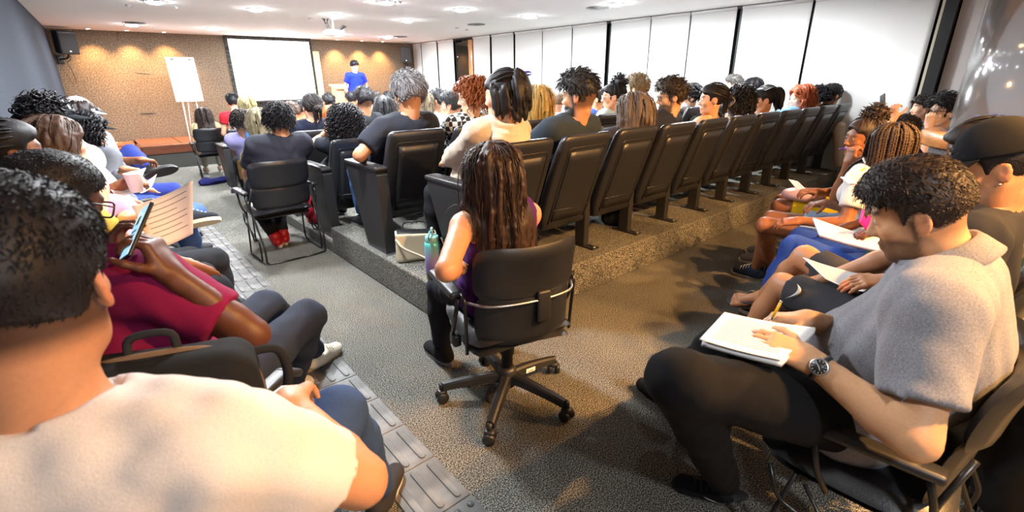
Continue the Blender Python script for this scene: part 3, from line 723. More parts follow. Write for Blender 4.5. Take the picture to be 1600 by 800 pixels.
    def flipflops(s, ks='LR', color=(0.16, 0.17, 0.19)):
        for k in ks:
            d, u, sd = s._footframe(k); a = s.an[k]; A = np.stack([sd, d, u], 1); mb = MB(); n = 24
            mb.prism([(math.sin(2*PI*i/n)*(0.044+0.008*math.cos(2*PI*i/n)), math.cos(2*PI*i/n)*0.135+0.052) for i in range(n)], 0.018, A, a-u*0.094); o = mb.build('flip_flop', M_GLOSS, s.root, color)
            mb = MB(); q = 1 if k == 'R' else -1; tp = a-u*0.040+d*0.115-sd*0.022*q
            for e in (-1, 1): mb.tube(smooth_path([a-u*0.07+sd*e*0.047+d*0.01, a-u*0.03+sd*e*0.040+d*0.06, tp], 10), 0.006, 6)
            mb.build('strap', M_GLOSS, o, color)
    # ---------------- hair
    def colliders(s):
        return [(s.nb-s.d2*0.06, s.hc-s.A[:, 2]*0.05, 0.062, 0.055), (s.sh['L'], s.sh['R'], 0.078, 0.078), (s.nb-s.d2*0.07, s.mid, 0.125*(0.5+0.5*s.b), 0.125*(0.5+0.5*s.b))]
    def cap_sdf(s, v, t=0.012, nape=-0.062, front=0.0, top=0.0, side=0.0):
        c = s.P(*HC); v.ell(c, (HRAD+t+np.array([side, 0, 0]))*s.fs, s.A, 0.0)
        if top: v.ell(s.P(0, 0.012, 0.062+top*0.4), (np.array([0.066, 0.082, 0.058])+top*0.8)*s.fs, s.A, 0.03)
        v.ell(s.P(0, 0.120+front, -0.032), np.array([0.079, 0.096, 0.113])*s.fs, s.A, 0.012, 'cut')
        v.ell(s.P(0, 0.060+front, -0.085), np.array([0.105, 0.062, 0.080])*s.fs, s.A, 0.012, 'cut')
        for q in (-1, 1):
            v.ell(s.P(q*0.088, 0.000, -0.016), np.array([0.028, 0.030, 0.040])*s.fs, s.A, 0.008, 'cut'); v.ell(s.P(q*0.080, 0.080+front, 0.010), np.array([0.045, 0.050, 0.056])*s.fs, s.A, 0.010, 'cut')
        v.clip(s.P(0, 0, nape), -s.A[:, 2]*0.8-s.A[:, 1]*0.35, 0.01)
    def _roots(s, n, zmin=-0.35, front=0.62, seed=0):
        g = np.random.default_rng(seed); out = []
        while len(out) < n:
            u = g.normal(size=(n*3, 3)); u /= np.linalg.norm(u, axis=1, keepdims=True)
            ok = (u[:, 2] > zmin+0.9*np.maximum(0, u[:, 1]+0.15)) & ~((u[:, 1] > 0.55) & (u[:, 2] < front))
            out += list(u[ok])
        return np.array(out[:n])
    def flow(s, roots, L, m=12, lift=0.006, part=0.5, back=0.5, tie=None, curl=0.0, curlw=60.0, frizz=0.01, seed=0, grav=0.75, droop=None, vary=0.15, body=True, t=0.012, clump=0):
        """guide paths: follow the scalp, then hang, kept outside head and body"""
        g = np.random.default_rng(seed+99); n = len(roots); er = HRAD+t
        Pl = HC+roots*er*(1+0.02*g.random((n, 1))); dn = s.A.T@np.array([0, 0, -1.0]); Ls = L*(1+vary*(g.random(n)*2-1)); ds = (Ls/(m-1))[:, None]
        path = [Pl.copy()]; d = None; cols = [( (a-s.hc)@s.A/s.fs, (b_-s.hc)@s.A/s.fs, r1/s.fs, r2/s.fs) for a, b_, r1, r2 in s.colliders()] if body else []
        tied = np.zeros(n, bool); tp = np.array(tie) if tie is not None else None
        for j in range(m-1):
            nn = (Pl-HC)/er**2; nn /= np.linalg.norm(nn, axis=1, keepdims=True)
            fr = np.clip(Pl[:, 1:2]*8+0.2, 0, 1)
            if tp is not None:
                tied |= np.linalg.norm(Pl-tp, axis=1) < 0.05
                want = np.where(tied[:, None], dn[None], (tp-Pl)/ (np.linalg.norm(tp-Pl, axis=1, keepdims=True)+1e-6))
            else:
                want = np.tile(dn, (n, 1)); want = want+fr*np.stack([np.sign(Pl[:, 0])*part*1.4, np.full(n, -back*1.3), np.zeros(n)], 1)*(Pl[:, 2:3] > -0.02); want[:, 1] -= back*0.25*(Pl[:, 2] > 0.0)
            e = ((Pl-HC)/er); near = (np.linalg.norm(e, axis=1, keepdims=True) < 1.25)
            w_ = np.where(near, want-nn*np.minimum(0, (want*nn).sum(1, keepdims=True))*1.0, want); w_ /= np.linalg.norm(w_, axis=1, keepdims=True)+1e-9
            d = w_ if d is None else d*(1-grav)+w_*grav
            d = d/(np.linalg.norm(d, axis=1, keepdims=True)+1e-9)
            Pl = Pl+d*ds+g.normal(size=(n, 3))*frizz*ds*2
            e = (Pl-HC)/er; l = np.linalg.norm(e, axis=1, keepdims=True); lim = 1+lift/0.09; Pl = np.where(l < lim, HC+e/np.maximum(l, 1e-6)*lim*er, Pl)
            for a, b_, r1, r2 in cols:
                ab = b_-a; tt = np.clip(((Pl-a)@ab)/(ab@ab), 0, 1)[:, None]; c = a+tt*ab; q = Pl-c; ql = np.linalg.norm(q, axis=1, keepdims=True); rr = r1+(r2-r1)*tt+lift
                Pl = np.where(ql < rr, c+q/np.maximum(ql, 1e-6)*rr, Pl)
            path.append(Pl.copy())
        P = np.stack(path, 1)
        if curl:
            tt = np.linspace(0, 1, m)[None, :, None]; ph = g.random((n, 1, 1))*6.28; arc = Ls[:, None, None]*tt
            ax1 = np.cross(np.gradient(P, axis=1), [0.3, 0.5, 0.8]); ax1 /= np.linalg.norm(ax1, axis=2, keepdims=True)+1e-9; ax2 = np.cross(np.gradient(P, axis=1), ax1); ax2 /= np.linalg.norm(ax2, axis=2, keepdims=True)+1e-9
            P = P+curl*np.minimum(1, tt*4)*(ax1*np.cos(arc*curlw+ph)+ax2*np.sin(arc*curlw+ph))
        return s.hc+(P@s.A.T)*s.fs
    def mass(s, P, r, k=0.008, seed=0, h=None, ridge=0.0022, fr=150):
        """smooth lock-shaped body of hair grown around guide paths"""
        h = h or s.res[0]*1.05; v = Vol(P.reshape(-1, 3).min(0)-r*2.2, P.reshape(-1, 3).max(0)+r*2.2, h); n, m, _ = P.shape; rr = r*np.minimum(1, np.linspace(0.9, 1.15, m))*np.clip((1.08-np.linspace(0, 1, m))/0.25, 0.25, 1)
        for i in range(n):
            for j in range(m-1): v.cone(P[i, j], P[i, j+1], rr[j], rr[j+1], k)
        v.noise(ridge, fr, seed+7, 5, (1, 1, 0.10)); V, Q = v.mesh(); return smooth_v(V, Q, 1, 0.3), Q
    def tuft(s, P, r0, r1=None, k=3):
        m = P.shape[1]; t = np.linspace(0, 1, m); r = r0*np.minimum(1, 0.55+t*4)*np.clip((1.02-t)/0.35, 0.12, 1) if r1 is None else np.linspace(r0, r1, m)
        V, Q, _ = tubes(P, r, k); return V, Q
    def hair(s, kind='short', n=None, L=None, seed=3, t=0.012, top=0.014, curl=None, mat=None, tie=None, color=None, r=None, nape=-0.062, part=0.5, back=0.5, front=0.0, side=0.0, rough=0.004, name='hair', hang=None, bun=0.055, curlw=95):
        f = {'hi': 0.80, 'mid': 0.42, 'lo': 0.22}[s.resn]; n = min(n, 900 if s.resn == 'hi' else 620) if n else n; hv = s.res[0]; rough = rough*(0.55 if s.resn == 'hi' else 1.0); parts = []; col = color or s.hairc
        def capm(**kw):
            v = Vol(s.hc-0.20, s.hc+0.20, hv); s.cap_sdf(v, **kw); return v
        if kind in ('short', 'crop'):
            v = capm(t=t, nape=nape, top=top, front=front, side=side); v.noise(rough, 95, seed, 6); V, Q = v.mesh(); parts.append((smooth_v(V, Q, 1, 0.3), Q))
            V0 = parts[-1][0]; Lc = (V0-s.hc)@s.A/s.fs; e0 = np.linalg.norm((Lc-HC)/(HRAD+t), axis=1); ok = np.nonzero((e0 > 0.90))[0]; g = np.random.default_rng(seed+1); N = {'hi': 3800, 'mid': 800, 'lo': 400}[s.resn]; N = int(N*min(1, (n or 600)/400))
            i0 = g.choice(ok, N); Lr = Lc[i0]; nn = (Lr-HC)/HRAD**2; nn /= np.linalg.norm(nn, axis=1, keepdims=True); w_ = np.array([0, -0.35-back*0.5, -0.8])+g.normal(size=(N, 3))*0.45; w_ = w_-nn*(w_*nn).sum(1, keepdims=True); w_ /= np.linalg.norm(w_, axis=1, keepdims=True)
            LL = (L or 0.026)*0.75*(0.5+g.random((N, 1)))*np.where(Lr[:, 2:3] > 0.05, 1.15, 0.6); m = 4; tt = np.linspace(0, 1, m)[None, :, None]; P = Lr[:, None]-nn[:, None]*0.003+w_[:, None]*LL[:, None]*tt+nn[:, None]*(0.0015+0.30*LL[:, None]*np.sin(tt*1.9))
            parts.append(s.tuft(s.hc+(P@s.A.T)*s.fs, {'hi': 0.0010, 'mid': 0.0026, 'lo': 0.0036}[s.resn], k=3))
        elif kind in ('curly', 'afro'):
            L = L or 0.10; v = capm(t=t+0.01, nape=nape, top=top); v.noise(0.006, 110, seed, 6); V, Q = v.mesh(); parts.append((V, Q))
            u = s._roots(int((n or 420)*f), -0.45, 0.5, seed); m = 14 if s.resn != 'lo' else 9
            if kind == 'afro':
                g = np.random.default_rng(seed); rad = L*(0.7+0.5*g.random(len(u)))
                P0 = HC+u*(HRAD+0.008); tt = np.linspace(0, 1, m)[None, :, None]; d = u/ np.linalg.norm(u, axis=1, keepdims=True)
                d = d+np.array([0, -0.25, 0.05]); P = P0[:, None]+d[:, None]*tt*rad[:, None, None]; c = curl or 0.012; ph = g.random((len(u), 1, 1))*6.28
                P = P+c*np.minimum(1, tt*4)*np.concatenate([np.cos(tt*14+ph), np.sin(tt*14+ph*1.7), np.cos(tt*11+ph*0.6)], 2); P = s.hc+(P@s.A.T)*s.fs
            else: m = m if L < 0.15 else m+6; P = s.flow(u, L, m, 0.010, part, back, curl=curl or 0.013, curlw=curlw, seed=seed, frizz=0.14, t=t+0.008)
            parts.append(s.tuft(P, (r or 0.0058)*(1.0 if s.resn == 'hi' else 1.25), k=3))
        elif kind in ('long', 'bob'):
            L = L or (0.42 if kind == 'long' else 0.22); v = capm(t=t, nape=-0.085, top=top, front=front); v.noise(0.002, 120, seed, 5, (1, 1, 0.2)); V, Q = v.mesh(); parts.append((smooth_v(V, Q, 1), Q))
            m = {'hi': 15, 'mid': 12, 'lo': 9}[s.resn]; u = s._roots({'hi': 120, 'mid': 80, 'lo': 50}[s.resn], -0.30, 0.58, seed)
            P = s.flow(u, L, m, 0.004, part, back, seed=seed, frizz=0.05, t=t-0.002, curl=curl or 0.0, curlw=22 if (curl or 0) < 0.02 else 40, vary=0.12); parts.append(s.mass(P, {'hi': 0.0115, 'mid': 0.013, 'lo': 0.016}[s.resn], seed=seed))
            u = s._roots(int((n or 520)*0.75*f), -0.30, 0.58, seed+5); P = s.flow(u, L*1.02, m, 0.0115, part, back, seed=seed+5, frizz=0.07, t=t+0.002, curl=(curl or 0.0)+0.001, curlw=22 if (curl or 0) < 0.02 else 40); parts.append(s.tuft(P, {'hi': 0.0022, 'mid': 0.0030, 'lo': 0.004}[s.resn]))
        elif kind in ('pony', 'bun', 'puff', 'half'):
            v = capm(t=t*0.7, nape=-0.07, top=top*0.4); v.noise(0.0018, 130, seed, 5, (1, 0.3, 1)); V, Q = v.mesh(); parts.append((smooth_v(V, Q, 1), Q))
            tp = np.array(tie if tie is not None else (0, -0.125, 0.06)); u = s._roots(int((n or 380)*f), -0.30, 0.58, seed)
            if kind == 'half':
                lowr = u[:, 2] < 0.45; P = s.flow(u[lowr], L or 0.20, 13, 0.009, part, back, seed=seed, frizz=0.05, t=t); parts.append(s.tuft(P[::2], 0.003)); parts.append(s.mass(P[::4], 0.012, seed=seed)); u = u[~lowr]
                P = s.flow(u, 0.16, 9, 0.006, tie=tp, seed=seed, t=t*0.7, frizz=0.02, body=False); parts.append(s.tuft(P, 0.0055))
                P0 = s._roots(int(120*f)+20, -1, 9, seed+8); g = np.random.default_rng(seed+4); q = tp+P0*np.array([0.045, 0.035, 0.035])*0.8
                P = s.flow(s._roots(int(170*f), 0.1, 0.58, seed+5)*np.array([0.6, 0.3, 1])-np.array([0, 0.75, 0.0]), hang or 0.17, 10, 0.016, part, back, seed=seed+6, frizz=0.05, t=t); parts.append(s.tuft(P, 0.0028)); parts.append(s.mass(P[::3], 0.012, seed=seed))
            else:
                P = s.flow(u, 0.19, 9, 0.004, tie=tp, seed=seed, t=t*0.7, frizz=0.02, body=False, vary=0.05); parts.append(s.tuft(P, 0.0036))
            if kind == 'pony':
                g = np.random.default_rng(seed+2); k = int(150*f)+30; m = 14; tt = np.linspace(0, 1, m)[None, :, None]; o = g.normal(size=(k, 1, 3))*0.012; LL = (hang or 0.24)*(0.75+0.3*g.random((k, 1, 1)))
                dn = s.A.T@np.array([0, 0, -1.0]); arc = np.array([0, -1, 0.35])*0.055
                P = tp+o*(0.4+1.3*np.sin(tt*PI*0.8))+arc*np.sin(np.minimum(tt*2.2, 1)*PI*0.5)+dn*LL*np.clip(tt-0.08, 0, 1); P = P+g.normal(size=P.shape)*0.0015
                parts.append(s.tuft(s.hc+(P@s.A.T)*s.fs, 0.0035)); parts.append(s.mass(s.hc+(P[::5]@s.A.T)*s.fs, 0.012, seed=seed))
            if kind in ('bun', 'puff', 'half'):
                rb = bun; v = Vol(s.P(*tp)-rb*1.9, s.P(*tp)+rb*1.9, hv); v.ell(s.P(*(tp+np.array([0, -0.01, 0.01]))), np.array([1, 0.85, 0.9])*rb*0.85*s.fs, s.A, 0.0); v.noise(0.006 if kind == 'puff' else 0.004, 90, seed+1, 6); V, Q = v.mesh(); parts.append((V, Q))
                g = np.random.default_rng(seed+5); k = int((160 if kind == 'puff' else 60)*f)+20; u2 = g.normal(size=(k, 3)); u2 /= np.linalg.norm(u2, axis=1, keepdims=True); m = 9; tt = np.linspace(0, 1, m)[None, :, None]
                if kind == 'puff':
                    P = tp+u2[:, None]*(rb*0.6+tt*rb*0.55)+0.010*np.concatenate([np.cos(tt*9+u2[:, None, :1]*20), np.sin(tt*9+u2[:, None, 1:2]*20), np.cos(tt*8+u2[:, None, 2:]*20)], 2); parts.append(s.tuft(s.hc+(P@s.A.T)*s.fs, 0.006))
                else:
                    ax = np.cross(u2, g.normal(size=(k, 3))); ax /= np.linalg.norm(ax, axis=1, keepdims=True); a_ = tt*2.2
                    P = tp+np.array([0, -0.01, 0.01])+(u2[:, None]*np.cos(a_)+ax[:, None]*np.sin(a_))*rb*0.86*np.array([1, 0.85, 0.9]); parts.append(s.tuft(s.hc+(P@s.A.T)*s.fs, 0.006))
        elif kind == 'braids':
            v = capm(t=t*0.6, nape=-0.07, top=top*0.3); V, Q = v.mesh(); parts.append((V, Q))
            u = s._roots(int(min(n or 95, 95)), -0.25, 0.55, seed); m = 48; P = s.flow(u, L or 0.55, m, 0.008, part, back, seed=seed, frizz=0.012, t=t, vary=0.12)
            tn = np.gradient(P, axis=1); tn /= np.linalg.norm(tn, axis=2, keepdims=True)+1e-9; a1 = np.cross(tn, [0.3, 0.5, 0.8]); a1 /= np.linalg.norm(a1, axis=2, keepdims=True)+1e-9; a2 = np.cross(tn, a1); arc = np.linspace(0, (L or 0.55), m)[None, :, None]*190
            for q in (0, PI): parts.append(s.tuft(P+0.0042*(a1*np.cos(arc+q)+a2*np.sin(arc+q)), 0.0054, 0.0040, k=3))
        V, Q = joinm(parts); o = link(name, mesh_np('hair', V, Q), mat or (M_CURL if kind in ('curly', 'afro', 'braids', 'puff') else M_HAIR), s.root, col); return o
    def beardm(s, t=0.010, color=None, long=0.0):
        v = Vol(s.hc-0.15, s.hc+0.15, s.res[0]); E = lambda p, r, k, mode='add': v.ell(s.P(*p), np.array(r)*s.fs, s.A, k, mode)
        E((0, 0.034, -0.084-long*0.3), (0.052+t, 0.050+t, 0.036+t+long*0.5), 0.02); E((0, 0.080, -0.052), (0.030, 0.016, 0.012), 0.01)
        for q in (-1, 1): v.cone(s.P(q*0.060, 0.012, -0.030), s.P(q*0.046, 0.035, -0.085), 0.008+t*0.3, 0.013+t, 0.02)
        E((0, 0.105, -0.066), (0.025, 0.03, 0.011), 0.006, 'cut'); v.noise(0.003, 140, 5, 5); V, Q = v.mesh(); return link('beard', mesh_np('beard', V, Q), M_HAIR, s.root, color or s.hairc)
    # ---------------- worn things
    def glasses(s, color=(0.02, 0.02, 0.02), w=0.056, h=0.040, r=0.0022, square=True, y=0.100):
        g = empty('glasses', (0, 0, 0)); g.parent = s.root; lens = []
        mb = MB()
        for q in (-1, 1):
            n = 20; p = []
            for i in range(n):
                a = 2*PI*i/n; ca, sa = math.cos(a), math.sin(a); ee = 0.55 if square else 1.0
                p.append(s.P(q*0.034+w/2*math.copysign(abs(ca)**ee, ca), y-0.004*abs(ca), 0.004+h/2*math.copysign(abs(sa)**ee, sa)))
            mb.tube(p, r, 6, closed=True); lens.append(p)
            mb.tube(smooth_path([s.P(q*0.063, y-0.006, 0.012), s.P(q*0.079, 0.05, 0.012), s.P(q*0.083, 0.0, 0.008), s.P(q*0.082, -0.02, -0.012)], 14), r*0.9, 6)
        mb.tube(smooth_path([s.P(-0.010, y, 0.006), s.P(0, y+0.003, 0.011), s.P(0.010, y, 0.006)], 7), r*0.9, 6)
        mb.build('frame', M_GLOSS, g, color)
        for p in lens:
            m2 = MB(); m2.add(np.array(p), [tuple(range(len(p)))]); m2.build('lens', M_LENS, g)
        return g
    def capw(s, color, brim=0.075, turn=0.0, mat=None, tiltb=0.25, patch=None, lift=0.0):
        A = s.A@euler(0, 0, R(turn)); P = lambda *p: s.hc+A@(np.array(p)*s.fs)
        mb = MB(); a, b = 22, 33; G = np.zeros((a, b, 3)); er = HRAD+np.array([0.016, 0.016, 0.026])
        for i in range(a):
            ph = R(88)*(1-i/(a-1))+R(1.0) if False else R(90)-R(88)*(i/(a-1))
            for j in range(b):
                th = 2*PI*j/(b-1); z = math.sin(ph); c = math.cos(ph); G[i, j] = P(0+er[0]*c*math.sin(th), HC[1]+er[1]*c*math.cos(th), HC[2]+0.012+lift+er[2]*z)
        mb.grid(G[::-1], 0.003); o = mb.build('cap', mat or M_CLOTH, s.root, color)
        mb = MB(); a, b = 9, 21; G = np.zeros((a, b, 3))
        for i in range(a):
            for j in range(b):
                th = R(-62)+R(124)*j/(b-1); u = i/(a-1); ext = brim*u*(math.cos(th*1.15)**0.6 if math.cos(th*1.15) > 0 else 0)
                x = (er[0])*math.sin(th)*(1-0.06*u); y = HC[1]+er[1]*math.cos(th)+ext; z = HC[2]+0.016+lift-ext*tiltb-0.018*(math.sin(th)**2)*u; G[i, j] = P(x, y, z)
        mb.grid(G, 0.004); mb.build('brim', mat or M_CLOTH, o, color)
        mb = MB(); mb.lathe([(0.0, 0.006), (0.007, 0.004), (0.008, 0.0)], 10, P(0, HC[1], HC[2]+0.012+lift+er[2]), A); mb.build('button', mat or M_CLOTH, o, color)
        if patch is not None:
            mb = MB(); G = np.zeros((6, 9, 3))
            for i in range(6):
                for j in range(9):
                    th = R(-26)+R(52)*j/8; ph = R(18)+R(30)*i/5; c = math.cos(ph)*1.03; G[i, j] = P(er[0]*c*math.sin(th), HC[1]+er[1]*c*math.cos(th), HC[2]+0.012+lift+er[2]*math.sin(ph)*1.03)
            mb.grid(G, 0.002); mb.build('patch', M_CLOTH, o, patch)
        return o
M_LENS = None
def lens_mat():
    global M_LENS
    m, nt, b = new_mat('spectacle_lens'); b.inputs['Base Color'].default_value = (0.95, 0.97, 1, 1); b.inputs['Transmission Weight'].default_value = 1.0; b.inputs['IOR'].default_value = 1.0; b.inputs['Roughness'].default_value = 0.0; b.inputs['Specular IOR Level'].default_value = 0.6
    M_LENS = m
lens_mat()
# ------------------------------------------------------------------ the room
def fz(y): return 0.0 if y < 5 else max(-0.2, -0.2*(y-5)/7.2)   # the aisle falls gently towards the stage
def struct(name, mb, mat, parent=None):
    o = mb.build(name, mat, parent)
    if parent is None: o['kind'] = 'structure'
    return o
mb = MB(); mb.prism([(YF-0.2, -0.4), (YB+0.2, -0.4), (YB+0.2, -0.2), (12.2, -0.2), (5.0, 0.0), (YF-0.2, 0.0)], 9.2, np.array([[0, 0, 1], [1, 0, 0], [0, 1, 0]]), (-1.0, 0, 0)); floor = struct('floor', mb, M_CARPET)
mb = MB(); mb.box(((1.44+XR)/2, 3.17, DECK/2), (XR-1.44, 2.10, DECK), bevel=0.012, smooth=False); struct('floor_platform', mb, M_CARPET)
mb = MB(); mb.box(((1.44+XR)/2, 5.28, (TIER-0.05)/2), (XR-1.44, 2.12, TIER+0.05), bevel=0.01, smooth=False); struct('floor_tier', mb, M_CARPET)
mb = MB(); mb.box((3.6, (YF+YB)/2, ZC+0.05), (9.2, YB-YF+0.4, 0.1)); struct('ceiling', mb, M_CEIL)
mb = MB(); yy = [YF-0.1, YB+0.1]
mb.prism([(wall_x(yy[0])-0.15, yy[0]), (wall_x(yy[0]), yy[0]), (wall_x(yy[1]), yy[1]), (wall_x(yy[1])-0.15, yy[1])], ZC); struct('wall_left', mb, M_WALLL)
mb = MB(); mb.box((1.27, YB+0.08, ZC/2), (3.20, 0.16, ZC)); mb.box((6.46, YB+0.08, ZC/2), (3.12, 0.16, ZC)); struct('wall_back', mb, M_WALLB)
mb = MB(); mb.box((3.885, YB+0.06, ZC/2), (2.03, 0.16, ZC)); struct('wall_screen', mb, M_WALLD)
mb = MB(); mb.box((3.6, YF-0.08, ZC/2), (9.2, 0.16, ZC)); struct('wall_front', mb, plain('dim_beige_wall', (0.30, 0.26, 0.22), 0.9))
M_PALE = plain('pale_wall_paint', (0.62, 0.59, 0.59), 0.7)
mb = MB(); mb.box((XR+0.18, (YF+1.30)/2, ZC/2), (0.16, 1.30-YF, ZC)); struct('wall_right', mb, M_PALE)
mb = MB(); mb.box((XR+0.22, (1.3+YB)/2, ZC/2), (0.05, YB-1.3, ZC)); struct('window_1', mb, M_GLASSD)
# glazing bars of the window wall
GAPS = [13.29, 12.41, 11.58, 10.74, 10.0, 9.12, 8.19, 7.31, 6.37, 5.45, 4.69, 3.875, 2.855]
mb = MB()
for y in GAPS: mb.box((XR+0.15, y, ZC/2), (0.10, 0.05, ZC))
mb.box((XR+0.15, (1.3+YB)/2, 0.06), (0.12, YB-1.3, 0.12)); mb.box((XR+0.12, (1.3+YB)/2, ZC-0.02), (0.16, YB-1.3, 0.04)); struct('trim_1', mb, M_ALU)
mb = MB(); mb.box((XR+0.06, 1.375, ZC/2), (0.16, 0.115, ZC)); struct('trim_2', mb, M_ALU)
mb = MB(); mb.box((XR+0.08, 1.455, ZC/2), (0.06, 0.035, ZC)); struct('trim_3', mb, plain('cream_edge_strip', (0.55, 0.50, 0.38), 0.6))
# white roller blinds
BL = [(13.31, 13.76), (12.45, 13.275), (11.62, 12.385), (10.03, 10.72), (9.155, 9.955), (8.20, 9.085), (7.325, 8.18), (6.43, 7.30), (5.46, 6.32), (4.70, 5.44), (3.925, 4.68), (2.875, 3.84), (1.50, 2.84)]
for i, (a, b) in enumerate(BL):
    ORD = ['first', 'second', 'third', 'fourth', 'fifth', 'sixth', 'seventh', 'eighth', 'ninth', 'tenth']; k_ = 12-i; lab = f'white roller blind, {ORD[k_]} from the black post along the window wall' if k_ < 9 else 'white roller blind hanging between the corner loudspeaker and the dark glass door'
    if i == 2: lab = 'white roller blind drawn down beside the dark glass door, nearer the brown stage wall'
    if i == 3: lab = 'white roller blind drawn down beside the wooden edge of the dark glass door'
    if i == 12: lab = 'wide white blind panel next to the black post at the end of the window wall'
    if i == 0: lab = 'narrow white roller blind hanging in the corner under the wall loudspeaker'
    t = empty('roller_blind', (XR+0.05, (a+b)/2, 0), 0, lab, 'blind', 'white blinds on the window wall')
    n = 24; G = np.zeros((2, n, 3)); g = np.random.default_rng(i+40); wv = g.random(3)*6
    for j in range(n):
        y = (a-b)/2+(b-a)*j/(n-1); x = 0.004*math.sin(y*7+wv[0])+0.003*math.sin(y*17+wv[1])
        if i in (3, 4): x += 0.02*math.sin(y*4+wv[2])
        G[0, j] = (x, y, 0.06); G[1, j] = (x*0.3, y, ZC-0.045)
    m = MB(); m.grid(G, 0.004); m.build('fabric', M_BLIND, t)
    m = MB(); m.tube([(0, (a-b)/2, ZC-0.03), (0, (b-a)/2, ZC-0.03)], 0.024, 10); m.build('roller', M_WHITE, t)
    m = MB(); m.box((0, 0, 0.055), (0.018, b-a, 0.028), bevel=0.005); m.build('bottom_rail', M_WHITE, t)
# dark glass door in the window wall
mb = MB(); mb.box((XR+0.13, 11.16, 1.2), (0.05, 0.80, 2.4)); d1 = struct('door_1', mb, M_GLASSD)
mb = MB(); mb.box((XR+0.08, 10.84, 1.22), (0.10, 0.17, 2.44), bevel=0.01); mb.build('frame', M_WOODC, d1)
mb = MB(); mb.lathe([(0.0, 0.03), (0.02, 0.028), (0.026, 0.012), (0.012, 0.0)], 14, (XR+0.10, 11.48, 2.05), euler(0, -PI/2, 0)); mb.build('door_knob', M_STEEL, d1)
# seams and small tears in the wall carpet
for (px0, py0, px1, py1) in ((219, 177.5, 244, 176.5), (182, 49, 185, 64), (212, 114, 236, 116)):
    p, q = at_y(px0, py0, YB-0.004), at_y(px1, py1, YB-0.004); mb = MB(); mb.tube(np.linspace(p, q, 3), [0.004, 0.012, 0.003] if px0 == 219 else [0.004, 0.005, 0.003], 5); o = mb.build('seam', M_WALLD, bpy.data.objects['wall_back'])
# stage
SZ, SY = 0.28, 12.15
mb = MB(); mb.box(((0.68+XR)/2, (SY+0.05+YB)/2, -0.03), (XR-0.68, YB-SY-0.05, 0.36)); st = struct('floor_stage', mb, plain('stage_base_grey', (0.06, 0.06, 0.055), 0.8, bump=0.3, bscale=80))
m_ = MB(); m_.box((0, 0, 0), (0.70, YB-SY-0.10, 0.03), bevel=0.003, seg=1, smooth=False); pl = m_.mesh('plank')
for i in range(10): link('plank', pl, M_WOOD, st, loc=(0.68+0.355+0.715*i, (SY+0.10+YB)/2, SZ-0.015))
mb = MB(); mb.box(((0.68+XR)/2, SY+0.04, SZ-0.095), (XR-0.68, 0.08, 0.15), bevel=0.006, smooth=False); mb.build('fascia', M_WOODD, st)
mb = MB(); mb.box(((0.68+XR)/2, SY+0.045, SZ-0.008), (XR-0.66, 0.11, 0.024), bevel=0.008); mb.build('nosing', M_WOOD, st)
# slatted wooden ramp beside the stage
rp = empty('wooden_ramp', (0.22, 12.6, -0.2), 0, 'slatted red wood ramp against the left wall beside the stage', 'ramp')
m_ = MB(); m_.box((0, 0, 0), (0.84, 0.13, 0.03), bevel=0.004, seg=1, smooth=False); sl = m_.mesh('slat')
for i in range(15):
    y = -0.95+0.145*i; z = 0.05+0.40*min(1, i/9); o = link('slat', sl, M_WOOD, rp, loc=(0, y, z)); o.rotation_euler = (math.atan2(0.40, 9*0.145) if i < 9 else 0, 0, 0)
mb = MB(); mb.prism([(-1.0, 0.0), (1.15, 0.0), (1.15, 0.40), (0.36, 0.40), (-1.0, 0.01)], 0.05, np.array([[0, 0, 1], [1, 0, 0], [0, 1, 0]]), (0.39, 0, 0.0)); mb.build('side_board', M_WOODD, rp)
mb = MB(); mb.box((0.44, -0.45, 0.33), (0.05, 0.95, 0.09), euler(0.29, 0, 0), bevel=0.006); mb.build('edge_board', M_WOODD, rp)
# tactile paving strip on the aisle floor: every tile a piece with its own raised bars
TW, TL_, TX = 0.236, 0.262, 0.665
m_ = MB(); m_.box((0, 0, 0.003), (TW-0.003, TL_-0.003, 0.008), bevel=0.002, seg=1, smooth=False); tm = m_.mesh('tactile_tile')
poly = [(-0.015+0.0, -0.095)]; n = 6; poly = [(0.015*math.cos(R(a)), -0.098+0.015*math.sin(R(a))) for a in np.linspace(180, 360, n)]+[(0.015*math.cos(R(a)), 0.098+0.015*math.sin(R(a))) for a in np.linspace(0, 180, n)]
m_ = MB(); ins = [(x*0.82, y*0.982) for x, y in poly]; N = len(poly); V = [(x, y, 0) for x, y in poly]+[(x*0.93, y*0.993, 0.0035) for x, y in poly]+[(x, y, 0.0045) for x, y in ins]
m_.add(V, [tuple(range(2*N, 3*N))]+[(i, (i+1) % N, N+(i+1) % N, N+i) for i in range(N)]+[(N+i, N+(i+1) % N, 2*N+(i+1) % N, 2*N+i) for i in range(N)]); bm_ = m_.mesh('raised_bar')
m_ = MB(); m_.lathe([(0.014, 0), (0.0125, 0.004), (0.0, 0.0048)], 12); dm_ = m_.mesh('raised_dot')
Y0 = 1.172
for i in range(-2, 31):
    y = Y0+TL_*(i+0.5); t = link('tactile_tile', tm, M_TILE, floor, loc=(TX, y, 0.001+fz(y))); t.rotation_euler = (-0.0278 if y > 5 else 0, 0, 0)
    if i >= 0:
        for k in (-1, 0, 1): link('raised_bar', bm_, M_TILE, t, loc=(k*0.076, 0, 0.007))
    else:
        for k in range(16): link('raised_dot', dm_, M_TILE, t, loc=(-0.087+0.058*(k % 4), -0.095+0.063*(k//4), 0.007))
